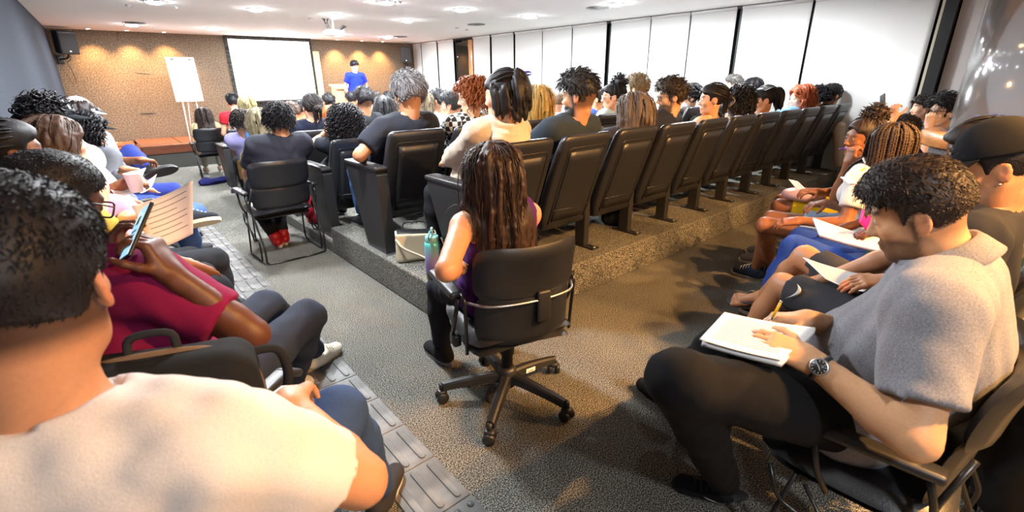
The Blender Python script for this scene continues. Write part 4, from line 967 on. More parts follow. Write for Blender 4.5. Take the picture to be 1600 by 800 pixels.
# ------------------------------------------------------------------ lamps
M_DIFF = plain('lit_diffuser', (1, 1, 1), 0.6, emit=(0.96, 0.98, 1), es=130.0)
M_DIFFW = plain('lit_warm_spot', (1, 1, 1), 0.6, emit=(1, 0.86, 0.66), es=22.0)
_ring = MB(); _ring.lathe([(0.105, 0.0), (0.125, -0.004), (0.128, -0.010), (0.112, -0.012), (0.104, -0.006)], 28); _ring = _ring.mesh('trim_ring')
_disc = MB(); _disc.lathe([(0.0, -0.040), (0.060, -0.036), (0.095, -0.022), (0.106, -0.003)], 20); _disc = _disc.mesh('diffuser')
_cool = bpy.data.lights.new('cool_downlight', 'AREA'); _cool.shape = 'DISK'; _cool.size = 0.2; _cool.energy = COOL_W; _cool.color = COOL; _cool.spread = R(180)
_dim = _cool.copy(); _dim.energy = COOL_W*0.35
def downlight(x, y, label, group='round ceiling lights', dim=False):
    t = empty('ceiling_light', (x, y, ZC), 0, label, 'ceiling light', group)
    link('trim_ring', _ring, M_WHITE, t); link('diffuser', _disc, M_DIFF, t)
    o = bpy.data.objects.new('light_source', _dim if dim else _cool); COL.objects.link(o); o.parent = t; o.location = (0, 0, -0.046)
ORD5 = ['first', 'second', 'third', 'fourth', 'fifth']
for k_, x in enumerate((1.04, 2.37, 3.62, 4.93, 6.22)): downlight(x, 12.06, f'round ceiling light near the stage wall, {ORD5[k_]} from the left wall')
for k_, x in enumerate((2.28, 3.50, 4.80)): downlight(x, 8.50, f'round ceiling light level with the projector, {ORD5[k_]} from the left wall')
for k_, x in enumerate((3.49, 4.75, 6.15)): downlight(x, 6.72, f'round ceiling light over the middle seat rows, {ORD5[k_]} from the left wall')
for x, y in ((1.04, 8.5), (1.04, 5.0), (2.28, 5.0), (3.5, 4.9), (4.8, 4.9), (2.28, 6.72), (6.2, 4.9), (6.3, 3.0), (1.0, 2.9), (0.2, -1.2)):
    downlight(x, y, 'round white ceiling light above the rear seats', dim=y < 0)
_wr = MB(); _wr.lathe([(0.040, 0.0), (0.055, -0.004), (0.055, -0.010), (0.040, -0.010)], 20); _wr = _wr.mesh('trim_ring')
_wd = MB(); _wd.lathe([(0.0, -0.012), (0.030, -0.010), (0.040, -0.004)], 20); _wd = _wd.mesh('bulb')
_spot = bpy.data.lights.new('warm_spot', 'SPOT'); _spot.energy = SPOT_W; _spot.color = (1.0, 0.56, 0.22); _spot.spot_size = R(88); _spot.spot_blend = 0.85; _spot.shadow_soft_size = 0.03
for x, y in ((0.42, 13.44), (1.04, 13.46), (1.68, 13.48), (5.50, 13.50), (6.18, 13.50), (6.80, 13.50)):
    t = empty('ceiling_spotlight', (x, y, ZC), 0, 'small warm ceiling spotlight washing the brown stage wall '+('near the flip chart' if x < 3 else 'near the speaker in blue'), 'spotlight', 'warm spotlights by the stage wall')
    link('trim_ring', _wr, M_WHITE, t); link('bulb', _wd, M_DIFFW, t); o = bpy.data.objects.new('light_source', _spot); COL.objects.link(o); o.parent = t; o.location = (0, 0, -0.02); o.rotation_euler = (R(14), 0, 0)
_warm = bpy.data.lights.new('warm_downlight', 'SPOT'); _warm.energy = WARM_W*4.0; _warm.color = WARM; _warm.spot_size = R(125); _warm.spot_blend = 0.6; _warm.shadow_soft_size = 0.05
for x, y in ((1.9, -0.9), (3.1, -0.75), (4.4, -0.75)):
    t = empty('ceiling_spotlight', (x, y, ZC), 0, 'warm ceiling spotlight over the rear of the room behind the back chairs', 'spotlight', 'warm spotlights at the rear of the room')
    link('trim_ring', _wr, M_WHITE, t); link('bulb', _wd, M_DIFFW, t); o = bpy.data.objects.new('light_source', _warm); COL.objects.link(o); o.parent = t; o.location = (0, 0, -0.02); o.rotation_euler = (R(24), 0, 0)
# round air vents, smoke detectors
M_VENT = plain('vent_grey', (0.42, 0.42, 0.42), 0.5)
for x, y, lab in ((1.05, 11.72, 'round dark ceiling vent close to the left light near the stage'), (6.23, 8.33, 'round grey ceiling vent beyond the middle lights by the window wall'), (6.31, 5.33, 'round grey ceiling vent over the rear seats by the window wall'), (6.40, 11.75, 'round grey ceiling vent next to the loudspeaker corner')):
    t = empty('ceiling_vent', (x, y, ZC), 0, lab, 'vent', 'round ceiling vents')
    for k in range(4):
        m_ = MB(); r0 = 0.18-0.042*k; m_.lathe([(r0-0.028, -0.002-0.005*k), (r0, -0.008-0.004*k), (r0, -0.012-0.004*k), (r0-0.028, -0.008-0.005*k), (r0-0.028, -0.002-0.005*k)], 28); m_.build('ring', M_VENT, t)
    m_ = MB(); m_.lathe([(0.175, 0.0), (0.175, -0.002), (0.0, -0.003)], 24); m_.build('backing', M_ALU, t)
for px, py in ((200, 7), (275, 9), (241, 42), (485, 28), (624, 2), (714, 43), (838, 26), (729, 46)):
    p = at_z(px, py, ZC); t = empty('smoke_detector', (p[0], p[1], ZC), 0, 'small white detector button on the ceiling between the lights', 'detector', 'small ceiling detectors')
    m_ = MB(); m_.lathe([(0.035, 0), (0.035, -0.012), (0.028, -0.022), (0.0, -0.026)], 16); m_.build('base', M_VENT, t); m_ = MB(); m_.lathe([(0.012, -0.024), (0.010, -0.034), (0.0, -0.036)], 12); m_.build('sensor', M_WHITE, t)
# projector with loose cables
p = np.array([3.66, 9.10, 2.34]); t = empty('projector', p, 0, 'white ceiling projector hung with looping black cables', 'projector')
m_ = MB(); m_.box((0, 0, -0.06), (0.30, 0.26, 0.09), bevel=0.02); m_.build('body', M_WHITE, t)
m_ = MB(); m_.lathe([(0.0, 0.03), (0.035, 0.028), (0.04, 0.0)], 18, (0.06, 0.13, -0.06), euler(-PI/2, 0, 0)); m_.build('lens', M_PLAST, t)
m_ = MB(); m_.tube([(0, 0, -0.02), (0, 0, ZC-p[2])], 0.016, 10); m_.box((0, 0, ZC-p[2]-0.006), (0.10, 0.10, 0.012)); m_.build('mount', M_WHITE, t)
for k in range(7):
    g = np.random.default_rng(k); a = g.random(3)*0.06; pts = [(-0.20+0.02*k, -0.05, ZC-p[2]), (-0.17+a[0], -0.08, 0.06), (-0.06+a[1], -0.12+a[2], -0.06-0.02*(k % 3)), (0.08+a[0], -0.13, -0.01+a[1]), (0.14+a[2], -0.11, 0.04), (0.05+a[1], -0.12, -0.02)]
    m_ = MB(); m_.tube(smooth_path(pts, 26), 0.005, 5); m_.build('cable', M_PLAST, t)
# projection screen
t = empty('projection_screen', (3.85, 13.62, 1.03), 0, 'large bright white projection screen pulled down on the stage wall', 'screen')
m_ = MB(); m_.box((0, 0, 0.70), (1.87, 0.006, 1.40)); m_.build('surface', M_SCREEN, t)
m_ = MB(); m_.box((0, 0, -0.02), (1.92, 0.03, 0.05), bevel=0.01); m_.build('bottom_bar', M_PLAST, t)
m_ = MB(); m_.box((0, 0.03, 1.435), (2.0, 0.10, 0.09), bevel=0.02); m_.build('roller_case', M_WALLD, t)
mb = MB(); mb.box((4.97, 13.74, 1.36), (0.16, 0.06, 1.70), bevel=0.008); o = mb.build('wall_board', plain('cream_board', (0.50, 0.44, 0.30), 0.7)); tag(o, 'tall cream board standing against the stage wall beside the screen', 'board')
# loudspeakers on brackets
def speaker(x, y, z, rz, tilt, label):
    t = empty('loudspeaker', (x, y, z), rz, label, 'loudspeaker', 'wall loudspeakers'); rot = euler(tilt, 0, 0)
    m_ = MB(); m_.box((0, 0, 0), (0.30, 0.26, 0.42), rot, bevel=0.02); m_.build('cabinet', M_PLAST, t)
    m_ = MB(); m_.box(rot@np.array([0, -0.131, -0.01]), (0.26, 0.012, 0.36), rot, bevel=0.005); m_.build('grille', plain('grille', (0.03, 0.03, 0.032), 0.6, bump=0.5, bscale=500), t)
    m_ = MB(); m_.box(rot@np.array([0, -0.139, -0.150]), (0.03, 0.004, 0.022), rot); m_.build('badge', M_WHITE, t)
    m_ = MB(); m_.tube(smooth_path([(0, 0.02, -0.20), (0, 0.10, -0.28), (0, 0.46, -0.30)], 10), 0.018, 8); m_.box((0, 0.455, -0.30), (0.10, 0.03, 0.16), bevel=0.005); m_.build('bracket', M_ALU, t)
    m_ = MB(); m_.tube(smooth_path([(0.03, 0.10, -0.16), (0.07, 0.18, -0.30), (0.03, 0.26, -0.36), (0.08, 0.30, -0.55), (0.10, 0.33, -0.75)], 24), 0.006, 5); m_.build('cable', M_PLAST, t)
speaker(0.02, 13.36, 2.23, R(20), R(8), 'black wall loudspeaker in the corner of the left wall and brown stage wall')
speaker(7.42, 13.36, 2.17, R(-28), R(6), 'black wall loudspeaker in the corner by the white blinds')
# flip chart on a tripod
t = empty('flip_chart', (1.80, 13.0, SZ), R(3), 'white flip chart on a tripod easel standing on the stage', 'flip chart')
rot = euler(R(-5), 0, 0)
m_ = MB(); m_.box((0, 0, 1.25), (0.52, 0.02, 0.90), rot, bevel=0.004); m_.build('board', M_WHITE, t)
m_ = MB(); m_.box((0, -0.014, 1.25), (0.48, 0.006, 0.84), rot); m_.build('paper_pad', M_PAPER, t)
for sx in (-1, 1):
    m_ = MB(); m_.box((sx*0.16, -0.055, 1.655), (0.06, 0.03, 0.03), bevel=0.006); m_.build('clip', M_PLAST, t)
m_ = MB(); m_.box((0.17, 0.0, 0.835), (0.09, 0.02, 0.04), bevel=0.006); m_.build('eraser', M_PLAST, t)
for a, b in (((-0.12, 0.06, 1.0), (-0.20, -0.20, 0.0)), ((0.12, 0.06, 1.0), (0.10, -0.20, 0.0)), ((0, 0.08, 1.0), (-0.05, 0.40, 0.0))):
    m_ = MB(); m_.tube(np.linspace(a, b, 3), 0.011, 8); m_.build('leg', M_WHITE, t)
# lectern behind the man in blue
t = empty('lectern', (5.42, 13.15, SZ), 0, 'light wooden lectern behind the standing man in blue', 'lectern')
m_ = MB(); m_.box((-0.30, 0, 0.52), (0.04, 0.36, 1.04), bevel=0.004, smooth=False); m_.build('side_panel', M_WOODL, t); m_ = MB(); m_.box((0.30, 0, 0.52), (0.04, 0.36, 1.04), bevel=0.004, smooth=False); m_.build('side_panel', M_WOODL, t)
m_ = MB(); m_.box((0, -0.16, 0.50), (0.56, 0.03, 0.98)); m_.build('front_panel', M_WOODL, t); m_ = MB(); m_.box((0, 0, 1.05), (0.72, 0.44, 0.035), euler(R(12), 0, 0), bevel=0.006, smooth=False); m_.build('top', M_WOODL, t)
# round carpeted counter with acrylic display tube
M_ACR = bpy.data.materials.new('clear_acrylic'); M_ACR.use_nodes = True; nt = M_ACR.node_tree; nt.nodes.clear(); mo = nd(nt, 'ShaderNodeOutputMaterial'); tr = nd(nt, 'ShaderNodeBsdfTransparent'); gl = nd(nt, 'ShaderNodeBsdfGlossy'); fr = nd(nt, 'ShaderNodeFresnel'); mx = nd(nt, 'ShaderNodeMixShader')
tr.inputs[0].default_value = (0.93, 0.94, 0.95, 1); gl.inputs['Roughness'].default_value = 0.12; fr.inputs['IOR'].default_value = 1.45; mm = nd(nt, 'ShaderNodeMath', operation='MULTIPLY'); mm.inputs[1].default_value = 0.45; nt.links.new(fr.outputs[0], mm.inputs[0]); nt.links.new(mm.outputs[0], mx.inputs[0]); nt.links.new(tr.outputs[0], mx.inputs[1]); nt.links.new(gl.outputs[0], mx.inputs[2]); nt.links.new(mx.outputs[0], mo.inputs[0])
CX, CY, CZ = 5.02, 0.30, 1.10
t = empty('display_counter', (CX, CY, 0), 0, 'round grey carpeted counter with a honey wood rim', 'counter')
m_ = MB(); m_.lathe([(0.47, 0.0), (0.47, CZ-0.10)], 48); m_.build('body', speckle('grey_counter_carpet', [(0.06, 0.06, 0.065), (0.16, 0.16, 0.17), (0.30, 0.30, 0.31)], 120), t)
m_ = MB(); m_.lathe([(0.47, CZ-0.10), (0.535, CZ-0.10), (0.545, CZ-0.09), (0.545, CZ-0.01), (0.535, CZ), (0.40, CZ), (0.0, CZ)], 56); m_.build('wood_rim', M_WOODC, t)
t = empty('acrylic_display_tube', (CX+0.05, CY, CZ), 0, 'large clear acrylic display tube standing on the round counter', 'display case')
m_ = MB(); RR = 0.40; m_.lathe([(RR, 0.002), (RR, 0.98), (RR-0.008, 0.98), (RR-0.008, 0.002), (RR, 0.002)], 56); m_.build('tube_wall', M_ACR, t)
m_ = MB(); m_.lathe([(0.0, 0.985), (0.50, 0.985), (0.505, 0.995), (0.50, 1.005), (0.0, 1.005)], 56); m_.build('top_disc', M_ACR, t)
m_ = MB(); m_.lathe([(0.39, 0.0), (0.44, 0.001), (0.44, 0.012), (0.41, 0.014), (0.41, 0.004)], 48); m_.build('base_ring', M_ACR, t)
# ------------------------------------------------------------------ fixed auditorium seats
PITCH_S = 0.5575
def loft_back():
    """tall moulded back shell, rounded top corners, leaning backwards"""
    prof = []; m = 26
    lv = [(0.225, 0.030, 0.40, 0.050), (0.24, 0.020, 0.44, 0.085), (0.34, -0.005, 0.475, 0.10), (0.50, -0.055, 0.490, 0.105), (0.66, -0.112, 0.490, 0.10), (0.80, -0.165, 0.480, 0.09), (0.865, -0.190, 0.468, 0.082), (0.895, -0.202, 0.446, 0.068), (0.907, -0.207, 0.405, 0.038)]
    G = []
    for z, y, w_, d in lv:
        ring = []
        for j in range(m):
            a = 2*PI*j/m; ca, sa = math.cos(a), math.sin(a); ring.append((w_/2*math.copysign(abs(ca)**0.32, ca), y+d/2*math.copysign(abs(sa)**0.55, sa), z))
        G.append(ring)
    mb = MB(); V = [p for r in G for p in r]; F = []
    for i in range(len(G)-1):
        for j in range(m): F.append((i*m+j, i*m+(j+1) % m, (i+1)*m+(j+1) % m, (i+1)*m+j))
    F.append(tuple(range(m))[::-1]); F.append(tuple((len(G)-1)*m+j for j in range(m))); mb.add(V, F, smooth=True); return mb
def back_pt(x, z, off):
    y = np.interp(z, [0.24, 0.34, 0.50, 0.66, 0.80, 0.865], [0.020-0.0425, -0.005-0.05, -0.055-0.0525, -0.112-0.05, -0.165-0.045, -0.190-0.041]); return (x, y-off, z)
def seat_proto():
    t = empty('auditorium_seat', (0, 0, 0)); b = loft_back().build('backrest', M_SHELL, t)
    mb = MB(); G = np.zeros((9, 8, 3))
    for i in range(9):
        for j in range(8): G[i, j] = back_pt(-0.165+0.33*j/7, 0.30+0.50*i/8, 0.001)
    mb.grid(G, 0.014); mb.build('back_panel', M_SHELL, b)
    mb = MB(); mb.tube(fillet_path([back_pt(-0.185, 0.28, -0.002), back_pt(-0.185, 0.55, -0.003), back_pt(-0.182, 0.825, -0.002), back_pt(0.182, 0.825, -0.002), back_pt(0.185, 0.55, -0.003), back_pt(0.185, 0.28, -0.002)], 0.03), 0.0055, 6); mb.build('piping', M_VINYL, b)
    mb = MB(); mb.tube([back_pt(-0.19, 0.385, 0.005), back_pt(0, 0.377, 0.011), back_pt(0.19, 0.385, 0.005)], 0.004, 6); mb.build('seam', M_VINYL, b)
    mb = MB(); mb.box((0, 0.275, 0.425), (0.47, 0.46, 0.11), euler(R(5), 0, 0), bevel=0.045, seg=4); mb.build('seat_cushion', M_VINYL, t)
    mb = MB(); mb.box((0, 0.25, 0.35), (0.40, 0.36, 0.06), bevel=0.02); mb.build('seat_pan', M_PLAST, t)
    mb = MB(); mb.box((PITCH_S/2, 0.05, 0.30), (0.058, 0.10, 0.58), bevel=0.008, smooth=False); mb.build('leg', M_PLAST, t)
    mb = MB(); mb.box((PITCH_S/2, 0.03, 0.006), (0.075, 0.26, 0.012), bevel=0.003, smooth=False); mb.build('base_plate', M_PLAST, t)
    for y in (-0.08, 0.14): mb = MB(); mb.lathe([(0.012, 0.012), (0.012, 0.018), (0.0, 0.020)], 8, (PITCH_S/2, y, 0.0)); mb.build('bolt', M_STEEL, t)
    mb = MB(); mb.box((PITCH_S/2, 0.16, 0.605), (0.062, 0.38, 0.045), bevel=0.015); mb.build('armrest', M_PLAST, t)
    return t
SEAT0 = seat_proto(); _first = [True]
def put_seat(x, y, z, label, group):
    if _first[0]: t = SEAT0; _first[0] = False
    else: t = copy_tree(SEAT0)
    t.location = (x, y, z); tag(t, label, 'seat', group); return t
def end_panel(t):
    """solid end support with an armrest on the aisle side"""
    mb = MB(); mb.prism([(-0.16, 0.0), (0.14, 0.0), (0.40, 0.60), (0.40, 0.63), (-0.11, 0.63), (-0.14, 0.60)], 0.085, np.array([[0, 0, 1], [1, 0, 0], [0, 1, 0]]), (-PITCH_S/2-0.0425, 0, 0.0)); mb.build('end_panel', M_PLAST, t)
    mb = MB(); mb.box((-PITCH_S/2, 0.14, 0.645), (0.105, 0.56, 0.035), bevel=0.012); mb.build('armrest', M_ARM, t)
    mb = MB(); mb.box((-PITCH_S/2, 0.0, 0.004), (0.12, 0.36, 0.008), bevel=0.002, smooth=False); mb.build('base_plate', M_STEEL, t)
# rows: (Y of legs, floor z, X centre of the first seat, seats)
ROWS = [(2.33, DECK, 1.92, 11), (3.36, DECK, 1.80, 11), (4.47, TIER, 1.80, 11), (5.50, TIER, 1.80, 10), (6.60, fz(6.6), 1.80, 9), (7.65, fz(7.65), 1.80, 8), (8.70, fz(8.7), 1.80, 6)]
RN = ['the rearmost row', 'the second row from the rear', 'the third row from the rear', 'the fourth row from the rear', 'the fifth row from the rear', 'the sixth row from the rear', 'the row closest to the stage']
SEATS = {}
for ri, (y, z, x0, n) in enumerate(ROWS):
    for i in range(n):
        lab = f'black upholstered auditorium seat in {RN[ri]}'
        if i == 0: lab = f'black auditorium seat with a solid aisle end panel, {RN[ri]}'
        if i == n-1 and ri == 0: lab = 'black auditorium seat at the window end of the rearmost row'
        t = put_seat(x0+i*PITCH_S, y, z, lab, 'fixed auditorium seats'); SEATS[(ri, i)] = t
for ri in range(len(ROWS)): end_panel(SEATS[(ri, 0)])
# ------------------------------------------------------------------ visitor chair on a bent wire frame
def pad(w_, h, curve, th, n=14, m=9, taper=0.0, roll=0.0):
    """curved upholstered pad in local xz, bulging towards -y"""
    G = np.zeros((m, n, 3))
    for i in range(m):
        v = i/(m-1)-0.5
        for j in range(n):
            u = j/(n-1)-0.5; G[i, j] = ((w_-taper*abs(v))*u, curve*(4*u*u)-roll*4*v*v, h*v)
    return G
def soft_pad(mb, G, th):
    """thick pad with rounded edges from a centre surface"""
    G = np.asarray(G); a, b = G.shape[:2]; du = np.gradient(G, axis=0); dv = np.gradient(G, axis=1); nn = np.cross(dv, du); nn /= np.linalg.norm(nn, axis=2, keepdims=True)
    i = np.linspace(-1, 1, a)[:, None]; j = np.linspace(-1, 1, b)[None]; e = (np.clip(1-np.abs(i)**6, 0, 1)*np.clip(1-np.abs(j)**8, 0, 1))**0.5; e = e[..., None]*th/2
    A = G+nn*e; B = G-nn*e; o = a*b; V = np.concatenate([A.reshape(-1, 3), B.reshape(-1, 3)]); F = []
    for p in range(a-1):
        for q in range(b-1):
            f = (p*b+q, p*b+q+1, (p+1)*b+q+1, (p+1)*b+q); F.append(f); F.append(tuple(o+k for k in f)[::-1])
    mb.add(V, F, smooth=True); return mb
def rpad(w_, h, curve, roll, corner=0.45, n=17, m=13, center=(0, 0, 0), rot=None):
    """pad surface whose outline is a superellipse"""
    G = np.zeros((m, n, 3))
    for i in range(m):
        for j in range(n):
            u, v = 2*j/(n-1)-1, 2*i/(m-1)-1
            k = max(abs(u), abs(v)); l = (abs(u)**5+abs(v)**5)**(1/5) if k > 0 else 1; s_ = 1-corner*(1-k/max(l, 1e-6)) if k > 0 else 1
            s_ = (k/l if l > 0 else 1)*corner+1-corner; x, z = u*s_*w_/2, v*s_*h/2; G[i, j] = (x, curve*(u*s_)**2-roll*(v*s_)**2, z)
    R_ = np.eye(3) if rot is None else rot
    return G@R_.T+np.asarray(center)
def wire_chair_proto():
    t = empty('visitor_chair', (0, 0, 0))
    mb = MB(); soft_pad(mb, rpad(0.50, 0.24, 0.055, 0.012, 0.9, center=(0, -0.235, 0.755), rot=euler(R(10), 0, 0)), 0.05); mb.build('backrest', M_VINYL, t)
    mb = MB(); soft_pad(mb, rpad(0.49, 0.20, 0.06, 0.0, 0.7, center=(0, -0.205, 0.555), rot=euler(R(6), 0, 0)), 0.03); mb.build('lower_back', M_VINYL, t)
    mb = MB(); soft_pad(mb, rpad(0.50, 0.48, 0.02, 0.02, 0.8, center=(0, 0.02, 0.435), rot=euler(R(-90+3), 0, 0)), 0.075); mb.build('seat', M_VINYL, t)
    mb = MB(); soft_pad(mb, rpad(0.46, 0.42, 0.01, 0.0, 0.8, center=(0, 0.02, 0.395), rot=euler(R(-87), 0, 0)), 0.03); mb.build('seat_pan', M_PLAST, t)
    for s in (-1, 1):
        mb = MB(); mb.tube(fillet_path([(s*0.245, -0.20, 0.66), (s*0.275, -0.16, 0.50), (s*0.265, -0.18, 0.40), (s*0.255, -0.30, 0.16), (s*0.255, -0.28, 0.012), (s*0.15, -0.30, 0.010), (0, -0.30, 0.010)], 0.03), 0.0085, 7); mb.build('rear_wire_leg', M_WIRE, t)
        mb = MB(); mb.tube(fillet_path([(s*0.25, 0.20, 0.40), (s*0.262, 0.16, 0.30), (s*0.262, -0.20, 0.18), (s*0.262, -0.18, 0.012), (s*0.262, 0.16, 0.010), (s*0.25, 0.19, 0.06), (s*0.24, 0.13, 0.40)], 0.03), 0.0075, 7); mb.build('side_wire_leg', M_WIRE, t)
        mb = MB(); mb.tube(fillet_path([(s*0.262, -0.14, 0.40), (s*0.275, -0.15, 0.20), (s*0.262, -0.05, 0.16), (s*0.262, 0.10, 0.39)], 0.03), 0.0065, 6); mb.build('brace', M_WIRE, t)
        mb = MB(); mb.box((s*0.290, -0.015, 0.615), (0.055, 0.30, 0.028), bevel=0.012, seg=3); mb.box((s*0.290, 0.16, 0.598), (0.055, 0.09, 0.028), euler(R(-32), 0, 0), bevel=0.012, seg=3); mb.build('armrest', M_ARM, t)
        mb = MB(); mb.tube(fillet_path([(s*0.290, 0.11, 0.60), (s*0.285, 0.08, 0.47), (s*0.262, 0.05, 0.40)], 0.03), 0.009, 7); mb.build('armrest_support', M_WIRE, t); mb = MB(); mb.tube(fillet_path([(s*0.290, -0.13, 0.61), (s*0.285, -0.16, 0.52), (s*0.270, -0.17, 0.45)], 0.03), 0.009, 7); mb.build('armrest_support', M_WIRE, t)
    return t
WCH0 = wire_chair_proto(); _wf = [True]
def put_wchair(x, y, rz, label, z=0.0):
    t = WCH0 if _wf[0] else copy_tree(WCH0); _wf[0] = False
    t.location = (x, y, z); t.rotation_euler = (0, 0, rz); tag(t, label, 'chair', 'visitor chairs on wire frames'); return t
# ------------------------------------------------------------------ swivel office chair
def office_chair(x, y, rz, spin):
    t = empty('office_chair', (x, y, 0), rz, 'black swivel office chair on castors in the middle of the rear aisle', 'chair')
    b = MB(); soft_pad(b, rpad(0.47, 0.25, 0.075, 0.014, 0.9, center=(0, -0.235, 0.77), rot=euler(R(9), 0, 0)), 0.05); b = b.build('backrest', M_VINYL, t)
    mb = MB(); soft_pad(mb, rpad(0.45, 0.24, 0.085, 0.01, 0.8, center=(0, -0.225, 0.565), rot=euler(R(4), 0, 0)), 0.035); mb.build('lower_back', M_VINYL, t)
    mb = MB(); mb.tube(smooth_path([(-0.255, -0.125, 0.645), (-0.18, -0.225, 0.652), (0, -0.262, 0.655), (0.18, -0.225, 0.652), (0.255, -0.125, 0.645)], 24), 0.006, 6); mb.build('back_rail', M_STEEL, t)
    mb = MB(); mb.box((0.035, -0.262, 0.625), (0.062, 0.02, 0.14), bevel=0.012, seg=3); mb.build('bracket', M_PLAST, t)
    mb = MB(); soft_pad(mb, rpad(0.49, 0.47, 0.02, 0.03, 0.8, center=(0, 0.02, 0.46), rot=euler(R(-88), 0, 0)), 0.085); mb.build('seat', M_VINYL, t)
    mb = MB(); soft_pad(mb, rpad(0.47, 0.45, 0.03, 0.02, 0.8, center=(0, 0.015, 0.425), rot=euler(R(-88), 0, 0)), 0.05); mb.build('seat_shell', M_PLAST, t)
    for s in (-1, 1):
        mb = MB(); mb.tube(fillet_path([(s*0.255, -0.12, 0.40), (s*0.262, -0.14, 0.66), (s*0.262, -0.10, 0.675)], 0.02), 0.008, 7); mb.build('back_post', M_WIRE, t)
        mb = MB(); mb.box((s*0.275, 0.06, 0.665), (0.06, 0.30, 0.035), bevel=0.014, seg=3); mb.box((s*0.275, 0.22, 0.645), (0.06, 0.07, 0.04), euler(R(-35), 0, 0), bevel=0.014, seg=3); mb.build('armrest', M_ARM, t)
        mb = MB(); mb.tube(fillet_path([(s*0.275, -0.10, 0.655), (s*0.285, -0.07, 0.55), (s*0.27, 0.02, 0.42)], 0.04), 0.010, 8); mb.build('armrest_support', M_WIRE, t); mb = MB(); mb.box((s*0.262, 0.0, 0.415), (0.04, 0.06, 0.06), bevel=0.012); mb.build('armrest_socket', M_PLAST, t)
    mb = MB(); mb.box((0, 0.02, 0.385), (0.20, 0.22, 0.05), bevel=0.015); mb.build('mechanism', M_PLAST, t)
    mb = MB(); mb.lathe([(0.028, 0.10), (0.028, 0.26), (0.036, 0.26), (0.036, 0.38)], 20, (0, 0.02, 0)); mb.build('gas_column', M_PLAST, t)
    base = empty('star_base', (0, 0.02, 0), spin); base.parent = t
    mb = MB(); mb.lathe([(0.0, 0.085), (0.045, 0.085), (0.050, 0.10), (0.045, 0.17), (0.030, 0.185), (0.0, 0.185)], 20); mb.build('hub', M_PLAST, base)
    for k in range(5):
        a = 2*PI*k/5; rot = euler(0, 0, a); n = 8; V = []; F = []
        for i in range(n):
            u = i/(n-1); xx = 0.03+0.285*u; w_ = 0.030-0.008*u; zt = 0.155-0.050*u**1.5; zb = zt-0.045+0.012*u
            for (yy, zz) in ((-w_, zb), (-w_*0.8, zt-0.008), (-w_*0.45, zt), (w_*0.45, zt), (w_*0.8, zt-0.008), (w_, zb)): V.append((xx, yy, zz))
        for i in range(n-1):
            for j in range(6): F.append((i*6+j, i*6+(j+1) % 6, (i+1)*6+(j+1) % 6, (i+1)*6+j))
        F.append(tuple(range(6))); F.append(tuple(range((n-1)*6, n*6))[::-1])
        mb = MB(); mb.add(V, F, rot); mb.build('spoke', M_PLAST, base)
        p = rot@np.array([0.325, 0, 0]); sw = a+0.9+k*1.3; r2 = euler(0, 0, sw); mb = MB()
        for s in (-1, 1): mb.lathe([(0.0, 0.0), (0.024, 0.0), (0.029, 0.006), (0.029, 0.018), (0.022, 0.024), (0.0, 0.024)], 18, p+r2@np.array([0.0, s*0.008+(-0.024 if s < 0 else 0.0), 0.0])+np.array([0, 0, 0.029]), r2@euler(-PI/2, 0, 0)@np.diag([1.0, 1, 1]))
        mb.box(p+np.array([0, 0, 0.055]), (0.05, 0.045, 0.03), r2, bevel=0.012); mb.lathe([(0.012, 0.06), (0.012, 0.10)], 10, p); mb.build('castor', M_PLAST, base)
        if k == 0:
            mb = MB(); mb.box(rot@np.array([0.13, -0.029, 0.118]), (0.06, 0.003, 0.022), rot@euler(0, 0.12, 0)); mb.build('label_sticker', M_PAPER, base)
            for i in range(6):
                mb = MB(); mb.box(rot@np.array([0.115+0.006*i, -0.0308, 0.114]), (0.003, 0.001, 0.008), rot@euler(0, 0.12, 0)); mb.build('print_mark', M_DARKPAP, base)
    return t
OC = np.array([1.27, 1.52, 0])
office_chair(OC[0], OC[1], R(-14), R(14))
# ------------------------------------------------------------------ people
NAVY = C('#1d2130'); BLK = C('#141417'); CHAR = C('#26282e'); WHT = C('#d8d6d2'); DEN = C('#30466e'); DDEN = C('#272f40'); GREYT = C('#85868c')
M_PLAID, nt, b = new_mat('plaid_flannel'); tc = nd(nt, 'ShaderNodeTexCoord'); ck = nd(nt, 'ShaderNodeTexChecker'); ck.inputs['Scale'].default_value = 26; ck.inputs['Color1'].default_value = (0.62, 0.62, 0.62, 1); ck.inputs['Color2'].default_value = (0.02, 0.02, 0.025, 1)
nt.links.new(tc.outputs['Object'], ck.inputs['Vector']); nt.links.new(ck.outputs[0], b.inputs['Base Color']); b.inputs['Roughness'].default_value = 0.9
AUD = 'audience in the seat rows'; LEFTG = 'listeners along the left wall'; RIGHTG = 'listeners in the rear chairs'
# --- left wall row -------------------------------------------------------
LF = -50.0
def lchair(x, y, rz, what): put_wchair(x, y, R(rz), f'black visitor chair against the left wall under {what}')
